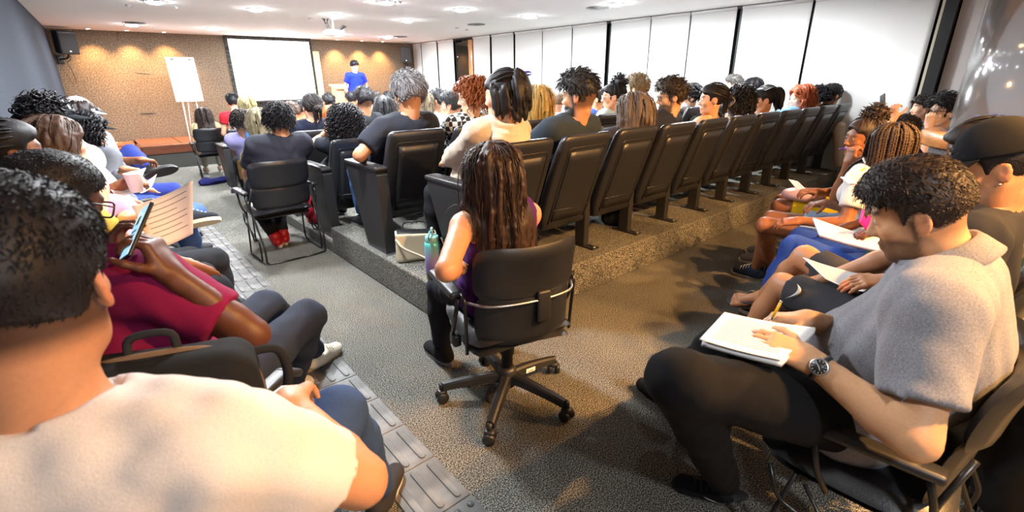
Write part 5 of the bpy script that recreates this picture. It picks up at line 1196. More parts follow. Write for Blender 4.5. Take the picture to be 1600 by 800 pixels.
# man in the white T-shirt
hp = at_d(38, 452, 0.61)
p = Person('man in a white T-shirt seen from behind, papers on his jeans', hp, -40, look=22, nod=6, slump=10, neck=1.22, fwd=0.05, hip=(-0.03, 0.86), knees={'R': at_z(530, 645, 0.65), 'L': at_z(530, 645, 0.65)+np.array([-0.21, 0.19, 0])}, b=1.06, skin='tan', res='hi', group=LEFTG, fade=0.85, fs=1.02, sw=0.185,
           hands={'R': dict(pos=at_d(450, 626, 1.0), f=(0.35, 0.75, -0.35), n=(0.3, 0.2, -0.9), curl=(0.35, 0.5, 0.3), thumb=0.3)},
           elb={'R': at_d(520, 790, 0.74)}, feet={'R': dict(pos=(0.50, 1.34, 0.085)), 'L': dict(pos=(0.28, 1.55, 0.085))})
p.hair('short', t=0.010, top=0.018, nape=-0.058, n=700, L=0.012); p.top('tee', C('#d6d0cc'), seed=3, wr=0.0065, sleeve=0.72, sl_e=0.028, e=0.018, fit=1.05); p.bottom('jeans', DEN, seed=3); p.shoes(C('#303034'), C('#cfcfcf')); WS = p
lchair(p.loc[0]-0.05, p.loc[1]-0.05, -40, 'the man in white')
# man in the maroon T-shirt with phone
hp = at_d(82, 318, 1.20)
p = Person('dark-skinned man in a maroon T-shirt holding a phone and a sheet', hp, -50, look=-8, nod=24, slump=14, hip=(0.05, 1.66), knees={'R': at_z(480, 495, 0.58), 'L': at_z(480, 495, 0.58)+np.array([-0.10, 0.22, 0.0])}, b=1.0, skin='dark', res='hi', group=LEFTG, hairc='black', fade=0.9, fs=1.04,
           hands={'R': dict(pos=at_d(268, 428, 1.20), f=(-0.25, 0.25, 0.93), n=(-0.75, 0.45, -0.1), curl=(0.85, 0.9, 0.5), thumb=0.8), 'L': dict(pos=at_d(185, 418, 1.26), f=(0.15, 0.1, 0.95), n=(0.85, -0.25, 0.1), curl=(0.7, 0.8, 0.5), thumb=0.7)},
           elb={'R': at_d(350, 500, 1.30), 'L': at_d(170, 500, 1.4)}, feet={'R': dict(pos=at_z(452, 612, 0.085)), 'L': dict(pos=at_z(498, 552, 0.09), toe=(0.9, 0.45, 0))})
p.hair('crop', t=0.005, top=0.003, n=420, L=0.008, nape=-0.05); p.top('tee', C('#7d1744'), seed=8, wr=0.005, sleeve=0.70, sl_e=0.026, e=0.02); p.bottom('jeans', DDEN, seed=9); p.shoes(C('#cfc6b4'), C('#b59c74'), lace=C('#e8e2d4')); p.glasses(C('#2a2a30'), r=0.0026); MR = p
lchair(p.loc[0]-0.05, p.loc[1]-0.04, -50, 'the man in maroon')
# woman with dark trousers behind him
hp = at_d(16, 240, 1.75)
p = Person('woman with black tied hair and black trousers by the left wall, face in profile', hp, -62, look=-10, nod=2, slump=6, hip=(-0.04, 2.46), knees={'R': at_z(335, 450, 0.55), 'L': at_z(335, 450, 0.55)+np.array([-0.02, 0.22, 0])}, sex='f', skin='brown', res='mid', group=LEFTG, feet={'R': dict(pos=(0.40, 2.72, 0.085)), 'L': dict(pos=(0.40, 2.98, 0.085))})
p.hair('bun', tie=(0, -0.12, 0.02)); p.top('tee', C('#b9a64a'), seed=4); p.bottom('trousers', C('#1c1f25'), seed=4); p.shoes(C('#26262a'), C('#55555a')); lchair(p.loc[0]-0.05, p.loc[1]-0.03, -62, 'the woman in black trousers')
# girl with wavy brown hair and pink top
hp = at_d(92, 228, 2.15)
p = Person('girl with wavy brown hair in a pink top, arms folded on her lap', hp, -62, look=-6, nod=-8, slump=8, hip=(-0.02, 3.18), sex='f', skin='fair', hairc='brown', res='hi', group=LEFTG,
           hands={'R': dict(pos=at_d(200, 338, 2.05), f=(0.6, 0.7, -0.1), n=(0, 0, -1), curl=(0.4, 0.5, 0.3))}, elbow={'R': (0.4, -0.5, -1), 'L': (0, -0.5, -1)}, feet={'R': dict(pos=(0.40, 3.28, 0.085)), 'L': dict(pos=(0.40, 3.48, 0.085))})
p.hair('long', L=0.30, n=500, r=0.0038, t=0.016, curl=0.008, seed=12); p.top('tank', C('#e0a0bd'), seed=5); p.bottom('leggings', C('#20232a'), seed=5); p.shoes(C('#3a3a40'), C('#b9a184')); PG = p
lchair(p.loc[0]-0.05, p.loc[1]-0.03, -62, 'the girl in pink')
# white shirt, dark headscarf-like cap
hp = at_d(84, 192, 2.75)
p = Person('person with curly black hair, black cap and white shirt holding papers', hp, -60, look=-10, nod=4, slump=8, hip=(0.0, 3.86), knees={'L': (0.42, 3.98, 0.62), 'R': (0.36, 4.02, 0.56)}, b=1.05, skin='brown', res='mid', group=LEFTG,
           hands={'R': dict(pos=at_d(205, 282, 2.75), f=(0.6, 0.6, -0.2), n=(-0.5, 0.5, -0.5), curl=(0.5, 0.6, 0.4))}, feet={'L': dict(pos=at_d(292, 336, 3.1), toe=(0.95, -0.25, 0.10), sole=(-0.25, -0.55, -0.8)), 'R': dict(pos=at_z(308, 425, 0.085))})
p.hair('afro', L=0.05, n=420); p.top('tee', C('#d9dad2'), seed=6, wr=0.005); p.bottom('jeans', C('#3c5a96'), seed=6); p.shoes(C('#2b2f38'), C('#d8cfa8'), lace=C('#e8e8e8')); p.capw(C('#1c2127'), turn=-25, patch=C('#d8d8d8')); WP = p
lchair(p.loc[0]-0.05, p.loc[1]-0.03, -60, 'the person in white with the black cap')
# grey striped sleeve, black cap with long curls
hp = at_d(140, 204, 3.6)
p = Person('woman with long dark curls under a black cap, grey long-sleeved top', hp, -60, look=-14, nod=10, slump=10, bare=True, hip=(0.02, 4.95), sex='f', skin='tan', res='mid', group=LEFTG,
           hands={'R': dict(pos=at_d(196, 264, 3.5), f=(0.7, 0.5, -0.2), n=(0, 0, -1), curl=(0.8, 0.8, 0.5))})
p.hair('curly', L=0.26, n=380, curl=0.012); p.top('long', C('#6d7078'), M_KNIT, seed=7, sleeve=1.8); p.bottom('shorts', C('#2b3f8a'), seed=7); p.shoes(C('#44464c'), C('#aaaaaa')); p.capw(C('#17191d')); lchair(p.loc[0]-0.05, p.loc[1]-0.03, -60, 'the woman in grey sleeves')
# white cap
hp = at_d(126, 180, 4.1)
p = Person('person in a pale pink-white baseball cap and white T-shirt, black boots crossed', hp, -60, look=-12, nod=8, slump=10, hip=(0.02, 5.68), b=1.05, skin='brown', hairc='dkbrown', res='mid', group=LEFTG,
           hands={'R': dict(pos=at_d(222, 250, 4.0), f=(0.6, 0.6, -0.2), n=(0, 0, -1), curl=(0.5, 0.6, 0.4))}, feet={'L': dict(pos=at_d(238, 266, 4.35), toe=(0.95, 0.1, 0.15)), 'R': dict(pos=(0.45, 5.6, 0.085))}, knee={'L': (0.6, 0.5, 1)})
p.hair('long', L=0.2, n=300); p.top('tee', C('#dadada'), seed=8, wr=0.005); p.bottom('trousers', C('#2d3a86'), seed=8); p.shoes(C('#1a1a1c'), C('#222224'), kind='boot', lace=C('#333333')); p.capw(C('#cdbdb8'), brim=0.085); lchair(p.loc[0]-0.05, p.loc[1]-0.03, -60, 'the person with the pale cap')
hp = at_d(146, 186, 5.2)
p = Person('listener in a dark top with tan skin beyond the pale baseball cap', hp, -60, look=-10, nod=5, lean=8, slump=8, sex='f', skin='tan', res='lo', group=LEFTG); p.hair('long', L=0.3); p.top('tee', C('#c0a070')); p.bottom('trousers', C('#2d2f66')); p.shoes(); lchair(p.loc[0]+0.08, p.loc[1]+0.02, -60, 'the far listener by the stage')

# --- rear right row ------------------------------------------------------
def rchair(x, y, rz, what): put_wchair(x, y, R(rz), f'black visitor chair in the rear aisle under {what}')
hp = at_d(1432, 334, 1.22)
p = Person('man in a grey polo shirt writing in a notebook on his lap', hp, 6, look=6, nod=24, slump=22, hip=(1.60, 0.25), knees={'L': at_d(1062, 592, 1.15), 'R': at_d(1062, 592, 1.15)+np.array([0.30, 0.04, -0.07])}, b=1.2, skin='olive', hairc='dkbrown', res='hi', group=RIGHTG, beard=0.75, fade=0.55, fs=0.99, sw=0.20, fwd=0.10, neck=0.85,
           hands={'L': dict(pos=at_d(1262, 560, 1.22), f=(-0.25, 0.93, 0.18), n=(0.35, 0.15, -0.9), curl=(0.30, 0.45, 0.30), thumb=0.4), 'R': dict(pos=at_d(1262, 500, 1.42), f=(-0.50, 0.80, -0.05), n=(-0.35, 0.1, -0.9), curl=(0.7, 0.8, 0.5), thumb=0.8)},
           elb={'L': at_d(1385, 650, 1.10)}, feet={'L': dict(pos=at_z(1135, 762, 0.085), toe=(-0.55, 0.82, 0)), 'R': dict(pos=(1.78, 0.98, 0.085))}, knee={'L': (-0.15, 0.9, 0.9)})
p.hair('short', t=0.014, top=0.026, n=900, L=0.017, nape=-0.050); p.top('polo', C('#83848b'), M_KNIT, seed=21, wr=0.004, sleeve=0.72, sl_e=0.028, e=0.02, collar=True); p.bottom('trousers', C('#0f1014'), seed=21); p.shoes(C('#16181c'), C('#202226'), lace=C('#2a2c30')); PM = p
rchair(p.loc[0]+0.0, p.loc[1]-0.06, 6, 'the man in the grey polo')
hp = at_d(1556, 262, 1.56)
p = Person('man in a black cap and navy T-shirt with shorts and flip-flops', hp, 4, look=8, nod=20, slump=16, bare=True, hip=(2.26, 0.28), knees={'R': at_z(1258, 402, 0.66), 'L': at_z(1222, 445, 0.55)}, b=1.05, skin='tan', res='hi', group=RIGHTG, fs=1.04, beard=0.2,
           hands={'L': dict(pos=at_d(1392, 440, 1.75), f=(-0.55, 0.80, -0.12), n=(0.1, 0.1, -1), curl=(0.25, 0.35, 0.25), thumb=0.3)}, elbow={'L': (-0.6, -0.7, -0.6)},
           feet={'R': dict(pos=at_z(1192, 462, 0.30), toe=(-0.50, 0.80, -0.1)), 'L': dict(pos=(2.32, 0.92, 0.085))}, toes='LR')
p.hair('crop', t=0.006, top=0.004, n=300, L=0.012, r=0.003, nape=-0.05); p.top('tee', C('#1f2129'), seed=31, sleeve=0.7, sl_e=0.026); p.bottom('shorts', C('#3a3b40'), seed=31, t1=0.88); p.flipflops('LR', C('#4c525c')); p.capw(C('#16171b'), turn=2); CM = p
rchair(p.loc[0], p.loc[1]-0.05, 4, 'the man in the black cap')
hp = at_d(1520, 232, 2.2)
p = Person('person in a green top and blue jeans with a notebook and pink phone', hp, 6, look=10, nod=24, slump=14, hip=(2.96, 0.50), knees={'L': at_z(1240, 388, 0.57), 'R': at_z(1240, 388, 0.57)+np.array([0.22, 0.03, 0])}, sex='f', skin='dark', res='mid', group=RIGHTG,
           hands={'L': dict(pos=at_d(1378, 366, 2.35), f=(-0.7, 0.7, 0.1), n=(0.3, -0.3, -0.8), curl=(0.7, 0.8, 0.5), thumb=0.6)}, elbow={'L': (-0.5, -0.7, -0.6)}, feet={'L': dict(pos=(2.86, 1.02, 0.085)), 'R': dict(pos=(3.08, 1.04, 0.085))})
p.hair('bun', tie=(0, -0.12, 0.03)); p.top('tee', C('#0f6b4d'), seed=33); p.bottom('jeans', C('#2c4a9a'), seed=33, wr=0.006); p.shoes(C('#2c3038'), C('#dddddd')); rchair(p.loc[0], p.loc[1]-0.05, 6, 'the person in green')
hp = at_d(1392, 228, 2.75)
p = Person('woman with long twisted braids in a white T-shirt and denim shorts', hp, 14, look=14, nod=16, slump=14, bare=True, fwd=-0.07, twist=-12, hip=(3.58, 0.78), knees={'L': at_z(1195, 352, 0.55), 'R': at_z(1195, 352, 0.55)+np.array([0.20, 0.04, 0])}, sex='f', skin='brown', res='hi', group=RIGHTG, hairc='dkbrown',
           hands={'L': dict(pos=at_d(1248, 345, 2.95), f=(-0.4, 0.85, -0.2), n=(0.2, 0.2, -1), curl=(0.3, 0.4, 0.3)), 'R': dict(pos=at_d(1290, 318, 3.1), f=(-0.7, 0.7, -0.1), n=(0, 0, -1), curl=(0.5, 0.5, 0.3))}, elbow={'L': (-0.3, -0.7, -0.7)},
           feet={'L': dict(pos=at_z(1205, 420, 0.085), toe=(-0.35, 0.9, 0)), 'R': dict(pos=(3.70, 1.40, 0.085))})
p.hair('braids', L=0.50, n=120, front=0.0, part=0.2, back=0.0, color=C('#3a2a20')); p.top('tee', C('#dedede'), seed=35); p.bottom('shorts', C('#9db4cf'), M_DENIM, seed=35, t1=0.62); p.shoes(C('#2c3644'), C('#d8d8d8'), lace=C('#cfcfcf')); rchair(p.loc[0], p.loc[1]-0.05, 14, 'the woman with braids'); BR = p
hp = at_d(1347, 216, 3.2)
p = Person('woman with hair tied up high, hand to her mouth with a pen, yellow shorts', hp, 22, look=30, nod=4, tilt=-8, slump=14, bare=True, hip=(4.24, 0.86), knees={'L': at_z(1218, 322, 0.54), 'R': at_z(1218, 322, 0.54)+np.array([0.2, 0.06, 0])}, sex='f', skin='brown', res='hi', group=RIGHTG, hairc='dkbrown', fs=1.05,
           hands={'L': dict(pos=at_d(1326, 254, 3.08), f=(0.1, 0.0, 1.0), n=(0.75, -0.45, 0.1), curl=(1.0, 1.1, 0.6), thumb=0.8), 'R': dict(pos=at_d(1278, 300, 3.35), f=(-0.7, 0.6, 0.1), n=(0.2, 0.1, -0.9), curl=(0.5, 0.6, 0.4))}, elbow={'L': (-0.2, 0.5, -1.0)},
           feet={'L': dict(pos=(4.08, 1.50, 0.085)), 'R': dict(pos=(4.28, 1.54, 0.085))})
p.hair('puff', tie=(0.02, -0.06, 0.135), bun=0.075, n=420); p.top('tank', C('#6a3527'), seed=36, wr=0.004); p.bottom('shorts', C('#d8b21c'), seed=36, t1=0.86); p.shoes(C('#8a8a8e'), C('#dddddd')); rchair(p.loc[0], p.loc[1], 22, 'the woman with the pen'); PW = p
hp = at_d(1412, 205, 4.2)
p = Person('person in a purple top raising a phone, behind the woman with braids', hp, 14, look=10, nod=4, lean=8, slump=10, skin='light', res='mid', group=RIGHTG,
           hands={'L': dict(pos=at_d(1394, 186, 4.05), f=(-0.1, 0.1, 1.0), n=(0.9, -0.3, 0.1), curl=(0.9, 0.9, 0.5), thumb=0.8)}, elbow={'L': (-0.5, 0.2, -1)})
p.hair('short'); p.top('tee', C('#4b2f86'), seed=37); p.bottom('trousers', BLK); p.shoes(); rchair(p.loc[0], p.loc[1], 14, 'the person raising a phone')
hp = at_d(1474, 176, 4.7)
p = Person('man with black hair and dark-rimmed glasses beyond the round counter', hp, 26, look=18, nod=-4, lean=2, slump=6, skin='fair', res='mid', group=RIGHTG, hairc='black', hands={'L': dict(pos=at_d(1452, 196, 4.55), f=(0, 0.1, 1), n=(0.9, 0.2, 0), curl=(1, 1, 0.6), thumb=0.7)}, elbow={'L': (-0.6, 0.3, -1)}, fs=1.2)
p.hair('short', top=0.03, t=0.018, L=0.05); p.glasses(C('#1a1a1c'), r=0.003); p.top('tee', C('#6a6e78'), seed=38); p.bottom('trousers', BLK); p.shoes(); rchair(p.loc[0], p.loc[1], 26, 'the man with dark-rimmed glasses')
hp = at_d(1441, 170, 5.1)
p = Person('person with short dark brown hair beside the man with dark-rimmed glasses', hp, 24, look=10, lean=4, slump=6, skin='light', res='lo', group=RIGHTG, hairc='dkbrown'); p.hair('short', top=0.02); p.top('tee', C('#5d5560')); p.bottom('trousers', BLK); p.shoes(); rchair(p.loc[0], p.loc[1], 24, 'the brown-haired person by the black post')

# --- woman in the office chair ------------------------------------------
hp = at_d(768, 272, 1.92); hp[2] = min(hp[2], 1.17)
p = Person('woman with long dark brown hair in a purple tank top on the office chair', hp, -8, seat=0.50, look=4, nod=6, slump=12, hip=(OC[0]+0.00, OC[1]+0.06), sex='f', skin='tan', hairc='dkbrown', res='hi', b=1.06,
           hands={'L': dict(pos=at_d(718, 420, 1.95), f=(0.3, 0.9, 0.0), n=(0, 0, -1), curl=(0.4, 0.5, 0.3))}, elbow={'L': (-0.5, -0.45, -1), 'R': (0.5, -0.4, -1)})
p.hair('long', L=0.46, n=1500, t=0.010, top=0.006, r=0.0030, curl=0.004, seed=22, part=0.25, color=C('#33231b')); p.top('tank', C('#4a1f63'), seed=40, wr=0.003); p.bottom('trousers', C('#20222a'), seed=40); p.shoes(C('#222226'), C('#888888')); OW = p
m_ = MB()
for s_ in (-1, 1):
    for o in (0.0, 0.018):
        a_ = p.sh['R'] if s_ > 0 else p.sh['L']; q = a_*0.62+p.nb*0.38; fwv = np.array([0, 1.0, 0])
        m_.tube(smooth_path([q+np.array([s_*o, -0.085, -0.14]), q+np.array([s_*o, -0.070, -0.02]), q+np.array([s_*o, 0.0, 0.062]), q+np.array([s_*o, 0.09, 0.0])], 14), 0.0055, 5)
m_.build('strap', M_CLOTH, p.shirt, C('#5a2a74'))

# --- aisle chair people --------------------------------------------------
hp = at_y(436, 190, 4.56)
p = Person('person with messy dark hair and red shoes on the aisle chair', hp, 2, look=2, nod=6, slump=12, hip=(1.14, 4.66), b=1.2, skin='tan', hairc='black', res='hi', feet={'L': dict(pos=(1.10, 4.78, 0.085), toe=(0.2, 1, 0)), 'R': dict(pos=(1.19, 4.84, 0.085), toe=(0.1, 1, 0))}, fs=1.02)
p.hair('curly', L=0.065, n=760, t=0.020, top=0.030, curl=0.010, r=0.0038); p.top('tee', C('#2b2d38'), seed=51, wr=0.006, sleeve=0.75, sl_e=0.03, fit=1.1); p.bottom('trousers', C('#131416'), seed=51); sh = p.shoes(C('#b01722'), C('#d9d3cc'), lace=C('#e8e8e8'), kind='boot'); AC = p
for k_, o_ in zip('LR', sh):     # round white ankle patch
    d_, u_, sd_ = p._footframe(k_)
    for e_ in (-1, 1): m_ = MB(); m_.lathe([(0.0, 0.003), (0.019, 0.002), (0.020, 0.0)], 18, p.an[k_]+u_*0.012+sd_*e_*0.045, np.stack([d_, u_*e_, sd_*e_], 1)); m_.build('ankle_patch', M_CLOTH, o_, C('#d8d4d0'))
put_wchair(1.13, 4.58, R(2), 'black visitor chair standing alone in the aisle under the person with red shoes')
hp = at_y(319, 186, 10.4)
hp[2] = max(hp[2], 0.93)
p = Person('woman with very long straight dark hair and beige top near the stage', hp, -4, seat=fz(10.4)+0.43, floor=fz(10.4), look=0, nod=2, lean=4, slump=4, sex='f', skin='light', hairc='dkbrown', res='mid')
p.hair('long', L=0.55, n=700, t=0.010, part=0.2); p.top('tee', C('#c9b48e'), seed=52); p.bottom('trousers', C('#8a8478'), seed=52); p.shoes(C('#a08a78'), C('#cccccc'))
put_wchair(p.loc[0], p.loc[1]-0.06, R(-4), 'black visitor chair near the stage under the long-haired woman', fz(10.4))
# --- the speaker on stage ------------------------------------------------
hp = at_y(554, 104, 12.75)
p = Person('man in a bright blue T-shirt standing on the stage by the lectern', hp, 176, seat=SZ, floor=SZ, look=8, nod=14, tilt=6, stand=True, lean=0, slump=5, skin='light', hairc='black', res='mid', b=1.0, fs=1.05)
p.hair('short', t=0.012, top=0.026); p.top('tee', C('#1d2fd6'), seed=53, wr=0.005, sl_e=0.026, hem=0.16); p.bottom('jeans', C('#2b2f3a')); p.shoes(C('#222222'), C('#999999')); SPK = p

# --- audience ------------------------------------------------------------
OCC = []; TAKEN = set()
def aud(px, py, row, label, dy=0.0, yaw=0.0, look=0.0, nod=4.0, sex='m', skin='tan', hairc='black', hair=('short', {}), top=('tee', NAVY, {}), bot=CHAR, res='mid', glasses=None, b=1.0, fs=1.06, x=None, pants='trousers', **kw):
    y, z = ROWS[row][0], ROWS[row][1]; hp = at_y(px, py, y+0.03+dy)
    i_ = int(round((hp[0]-ROWS[row][2])/PITCH_S)); sx_ = ROWS[row][2]+i_*PITCH_S; hx = sx_ if (abs(sx_-hp[0]) < 0.28 and (row, i_) in SEATS and (row, i_) not in TAKEN) else hp[0]; TAKEN.add((row, i_))
    q = dict(slump=8, hip=(hx, y+0.25)); q.update(kw)
    p = Person(label, hp, yaw, seat=z+0.475, floor=z, look=look, nod=nod, sex=sex, skin=skin, hairc=hairc, res=res, b=b, fs=fs, group=AUD, **q)
    OCC.append((row, hp[0], label))
    if hair: p.hair(hair[0], **hair[1])
    p.top(top[0], top[1], seed=int(px), **top[2]); p.bottom(pants, bot, seed=int(py)); p.shoes(C('#222226'), C('#77777a'))
    if glasses: p.glasses(glasses)
    return p
# rearmost row
A1 = aud(786, 152, 0, 'woman with half-up dark hair held by a blue clip, beige hoodie', dy=-0.12, look=22, sex='f', skin='light', hairc=C('#1d1b1f'), hair=('half', dict(L=0.13, n=700, tie=(0.0, -0.095, 0.085), bun=0.042, t=0.014, hang=0.15)), top=('hoodie', C('#c3b3a2'), dict(wr=0.008, mat=M_KNIT)), fs=1.12, b=1.08)
A2 = aud(905, 152, 0, 'bearded man with undercut dark hair in a slate T-shirt and dark strap', dy=-0.10, look=20, skin='tan', hairc=C('#2b2a2c'), hair=('short', dict(t=0.006, top=0.030, L=0.045, n=800, r=0.0032, nape=-0.03, side=-0.004)), top=('tee', C('#2c3640'), dict(sl_e=0.026)), fs=1.13, b=1.15, fade=0.75, beard=1.0); A2.beardm(0.008, long=0.04)
aud(988, 176, 0, 'woman with shoulder-length grey-brown hair in the rearmost row', look=6, sex='f', skin='light', hairc=C('#5a4c42'), hair=('long', dict(L=0.30, n=900, t=0.020, top=0.012, r=0.0045)), top=('tee', CHAR, {}), fs=1.14)
A4 = aud(1049, 152, 0, 'bearded man with thin glasses in a navy T-shirt', look=42, skin='olive', hairc=C('#33291f'), hair=('short', dict(t=0.012, top=0.024, L=0.04, n=800, r=0.0034)), top=('tee', C('#23283c'), {}), glasses=C('#5a5550'), fs=1.14, b=1.08, beard=0.9, fade=0.4)
A5 = aud(1112, 156, 0, 'woman with dark hair in a claw clip and a black top', look=42, sex='f', skin='light', hairc=C('#1c191a'), hair=('bun', dict(tie=(0, -0.118, 0.005), bun=0.048, n=500)), top=('tank', C('#17191c'), {}), fs=1.16, elbow={'L': (-0.6, -0.3, -0.6)})
aud(1153, 159, 0, 'woman with voluminous black curls and a white top', look=4, sex='f', skin='brown', hair=('curly', dict(L=0.17, n=560, curl=0.009, t=0.022, top=0.02, r=0.0045)), top=('tee', WHT, {}), fs=1.14)
aud(1193, 157, 0, 'woman with a sleek black ponytail and white top', look=38, nod=14, sex='f', skin='tan', hair=('pony', dict(tie=(0, -0.115, 0.075), hang=0.24, n=520)), top=('tee', C('#dcdde2'), {}), fs=1.14)
aud(1250, 154, 0, 'woman with tousled copper-red hair and a blue top', look=50, sex='f', skin='fair', hairc=C('#8c3f16'), hair=('bob', dict(L=0.24, n=760, t=0.020, top=0.016, curl=0.010, r=0.0045)), top=('tee', C('#5b86c0'), {}), fs=1.18)
aud(1274, 155, 0, 'person with black curls and a dark strap over a bare shoulder', dy=0.12, look=20, sex='f', skin='tan', hair=('afro', dict(L=0.06)), top=('tank', BLK, {}), res='mid', fs=1.1)
aud(1299, 150, 0, 'man with short dark hair and glasses in a black shirt', look=52, skin='tan', hairc=C('#211d1b'), hair=('short', dict(t=0.011, top=0.018, n=500, L=0.02)), top=('polo', C('#1c1d22'), dict(collar=True)), glasses=C('#2a2a2e'), fs=1.16, beard=0.4, fade=0.7)
# second row
B1 = aud(640, 150, 1, 'man with thick salt-and-pepper hair in a charcoal T-shirt, arm on the armrest', look=-4, skin='tan', hairc=C('#6c6a6c'), hair=('short', dict(t=0.020, top=0.030, L=0.04, n=1100, r=0.0034, nape=-0.052, side=0.006)), top=('tee', C('#2a2d37'), dict(wr=0.008, sl_e=0.026, sleeve=0.75)), fs=1.18, b=1.2, hands={'L': dict(pos=(1.56, 3.62, 0.93), f=(0.3, 0.9, -0.1), n=(0, 0, -1))}, elbow={'L': (-0.9, -0.25, -0.6)}, pants='jeans', bot=C('#35507a'))
aud(737, 152, 1, 'woman with curly auburn hair in a black and white plaid shirt', look=48, nod=10, sex='f', skin='fair', hairc=C('#7a3f1c'), hair=('curly', dict(L=0.13, n=1000, curl=0.010, t=0.020, top=0.022, r=0.0042, nape=-0.05)), top=('long', C('#c8c8c8'), dict(mat=M_PLAID)), fs=1.16)
aud(838, 160, 1, 'woman with long straight blond hair', look=0, sex='f', skin='fair', hairc=C('#a88a4a'), hair=('long', dict(L=0.30, n=900, t=0.018, top=0.010, r=0.0045)), top=('tee', C('#9aa08c'), {}), fs=1.16)
aud(957, 152, 1, 'woman with a black curly top puff and clear glasses', look=46, sex='f', skin='light', hair=('puff', dict(tie=(0, -0.065, 0.135), bun=0.082, n=500)), top=('tee', C('#a9c6d2'), {}), glasses=C('#e0e0e0'), fs=1.14)
aud(996, 140, 1, 'person with short tousled sandy hair', look=4, skin='fair', hairc=C('#7c6a4c'), hair=('short', dict(t=0.018, top=0.026, L=0.035, n=600)), top=('tee', C('#5b616b'), {}), fs=1.16)
aud(1078, 152, 1, 'young man with short black curls and a white collar', look=44, skin='fair', hair=('curly', dict(L=0.05, n=620, curl=0.007, t=0.016, top=0.018)), top=('polo', C('#cfd3da'), dict(collar=True)), fs=1.14)
aud(1146, 134, 1, 'man with thinning slicked grey hair', look=30, skin='fair', hairc=C('#55524f'), hair=('short', dict(t=0.006, top=0.010, n=260)), top=('tee', C('#6b6f7c'), {}), fs=1.16)
aud(1175, 138, 1, 'person with smooth black side-swept hair', look=12, sex='f', skin='fair', hair=('bob', dict(L=0.14, n=520, t=0.014)), top=('tee', C('#3c4048'), {}), fs=1.16)
# third row
aud(540, 192, 2, 'woman with a mass of tight black curls in a black T-shirt, hand at her face', look=4, sex='f', skin='light', hair=('curly', dict(L=0.25, n=1500, curl=0.017, curlw=130, t=0.026, top=0.026, r=0.0042)), top=('tee', C('#1f222b'), {}), fs=1.14, hands={'L': dict(pos=at_y(512, 205, 4.62), f=(0.2, 0.2, 0.95), n=(0.9, 0.3, 0.0), curl=(0.6, 0.8, 0.5))}, elb={'L': at_y(503, 250, 4.62)})
aud(706, 165, 2, 'man with dark hair and glasses in a light blue shirt', look=34, skin='light', hairc=C('#3a3a3c'), hair=('short', dict(t=0.013, top=0.018, n=520)), top=('polo', C('#b8c6de'), dict(collar=True)), glasses=C('#2a2a2e'), fs=1.15)
aud(869, 160, 2, 'balding man in a pale shirt', look=-6, skin='light', hairc=C('#6b5a48'), hair=('short', dict(t=0.005, top=0.0, n=160, L=0.012)), top=('polo', C('#c4c2cc'), dict(collar=True)), fs=1.12)
aud(933, 156, 2, 'man with a buzz cut and a blue collar', look=30, skin='tan', hairc=C('#26231f'), hair=('short', dict(t=0.007, top=0.006, n=260, L=0.012)), top=('tee', C('#41568e'), {}), fs=1.12)
aud(1096, 136, 2, 'person whose dark top bun shows behind the black-curled man', look=20, sex='f', skin='tan', hair=('bun', dict(tie=(0, -0.02, 0.13), bun=0.05)), top=('tee', CHAR, {}), fs=1.1, res='lo')
# fourth row
aud(569, 158, 3, 'man with a neat black crew cut in a charcoal T-shirt', look=2, skin='tan', hair=('short', dict(t=0.012, top=0.020, n=800, L=0.018, nape=-0.045)), top=('tee', C('#282b30'), {}), fs=1.18, b=1.1, fade=0.7)
aud(487, 168, 3, 'person with dark hair in a low bun and a navy T-shirt', look=0, sex='f', skin='light', hairc=C('#2a2424'), hair=('bun', dict(tie=(0.01, -0.115, -0.02), bun=0.045, n=560)), top=('tee', C('#1c2032'), {}), fs=1.16, b=1.15)
aud(686, 158, 3, 'dark-haired person in white beside the man in light blue', look=24, skin='light', hair=('short', dict(t=0.012, top=0.016)), top=('tee', C('#d4d6da'), {}), res='lo', fs=1.1)
aud(660, 160, 3, 'person with mid-length ash hair behind the salt-and-pepper man', look=10, sex='f', skin='light', hairc='ash', hair=('bob', {}), top=('tee', C('#c8ccd0'), {}), res='lo')
aud(800, 172, 3, 'dark-haired person between the hoodie and the plaid shirt', look=20, skin='tan', hair=('short', {}), top=('tee', CHAR, {}), res='lo', b=1.0)
# fifth row
aud(599, 166, 4, 'person with long straight dark hair in front of the crew cut', look=0, sex='f', skin='light', hairc=C('#26262a'), hair=('long', dict(L=0.28, n=700)), top=('tee', C('#3a4a8a'), {}), res='lo', fs=1.14)
aud(627, 160, 6, 'person with wavy light brown hair', look=0, sex='f', skin='light', hairc='ash', hair=('long', dict(L=0.30, curl=0.012)), top=('tee', C('#857a6a'), {}), res='lo', fs=1.1)
aud(515, 182, 4, 'person with smooth ginger hair and a pink flower', look=0, sex='f', skin='fair', hairc='ginger', hair=('bob', dict(L=0.16, n=700)), top=('tee', C('#c27a8a'), {}), res='lo', fs=1.08)
aud(404, 187, 4, 'woman with straight ash-blond hair in a pale top', look=0, sex='f', skin='light', hairc=C('#7d745c'), hair=('long', dict(L=0.26, n=700)), top=('tee', C('#5a86c4'), {}), res='lo', fs=1.1)
aud(456, 176, 4, 'person with short hair and glasses in a red lace top', look=20, sex='f', skin='tan', hairc=C('#55443c'), hair=('short', dict(t=0.012)), top=('tee', C('#8a2a2e'), {}), res='lo', glasses=C('#2a2a2a'))
aud(676, 156, 4, 'person with a black bun near the window blinds', look=10, sex='f', skin='tan', hair=('bun', dict(tie=(0, -0.09, 0.09))), top=('tee', BLK, {}), res='lo')
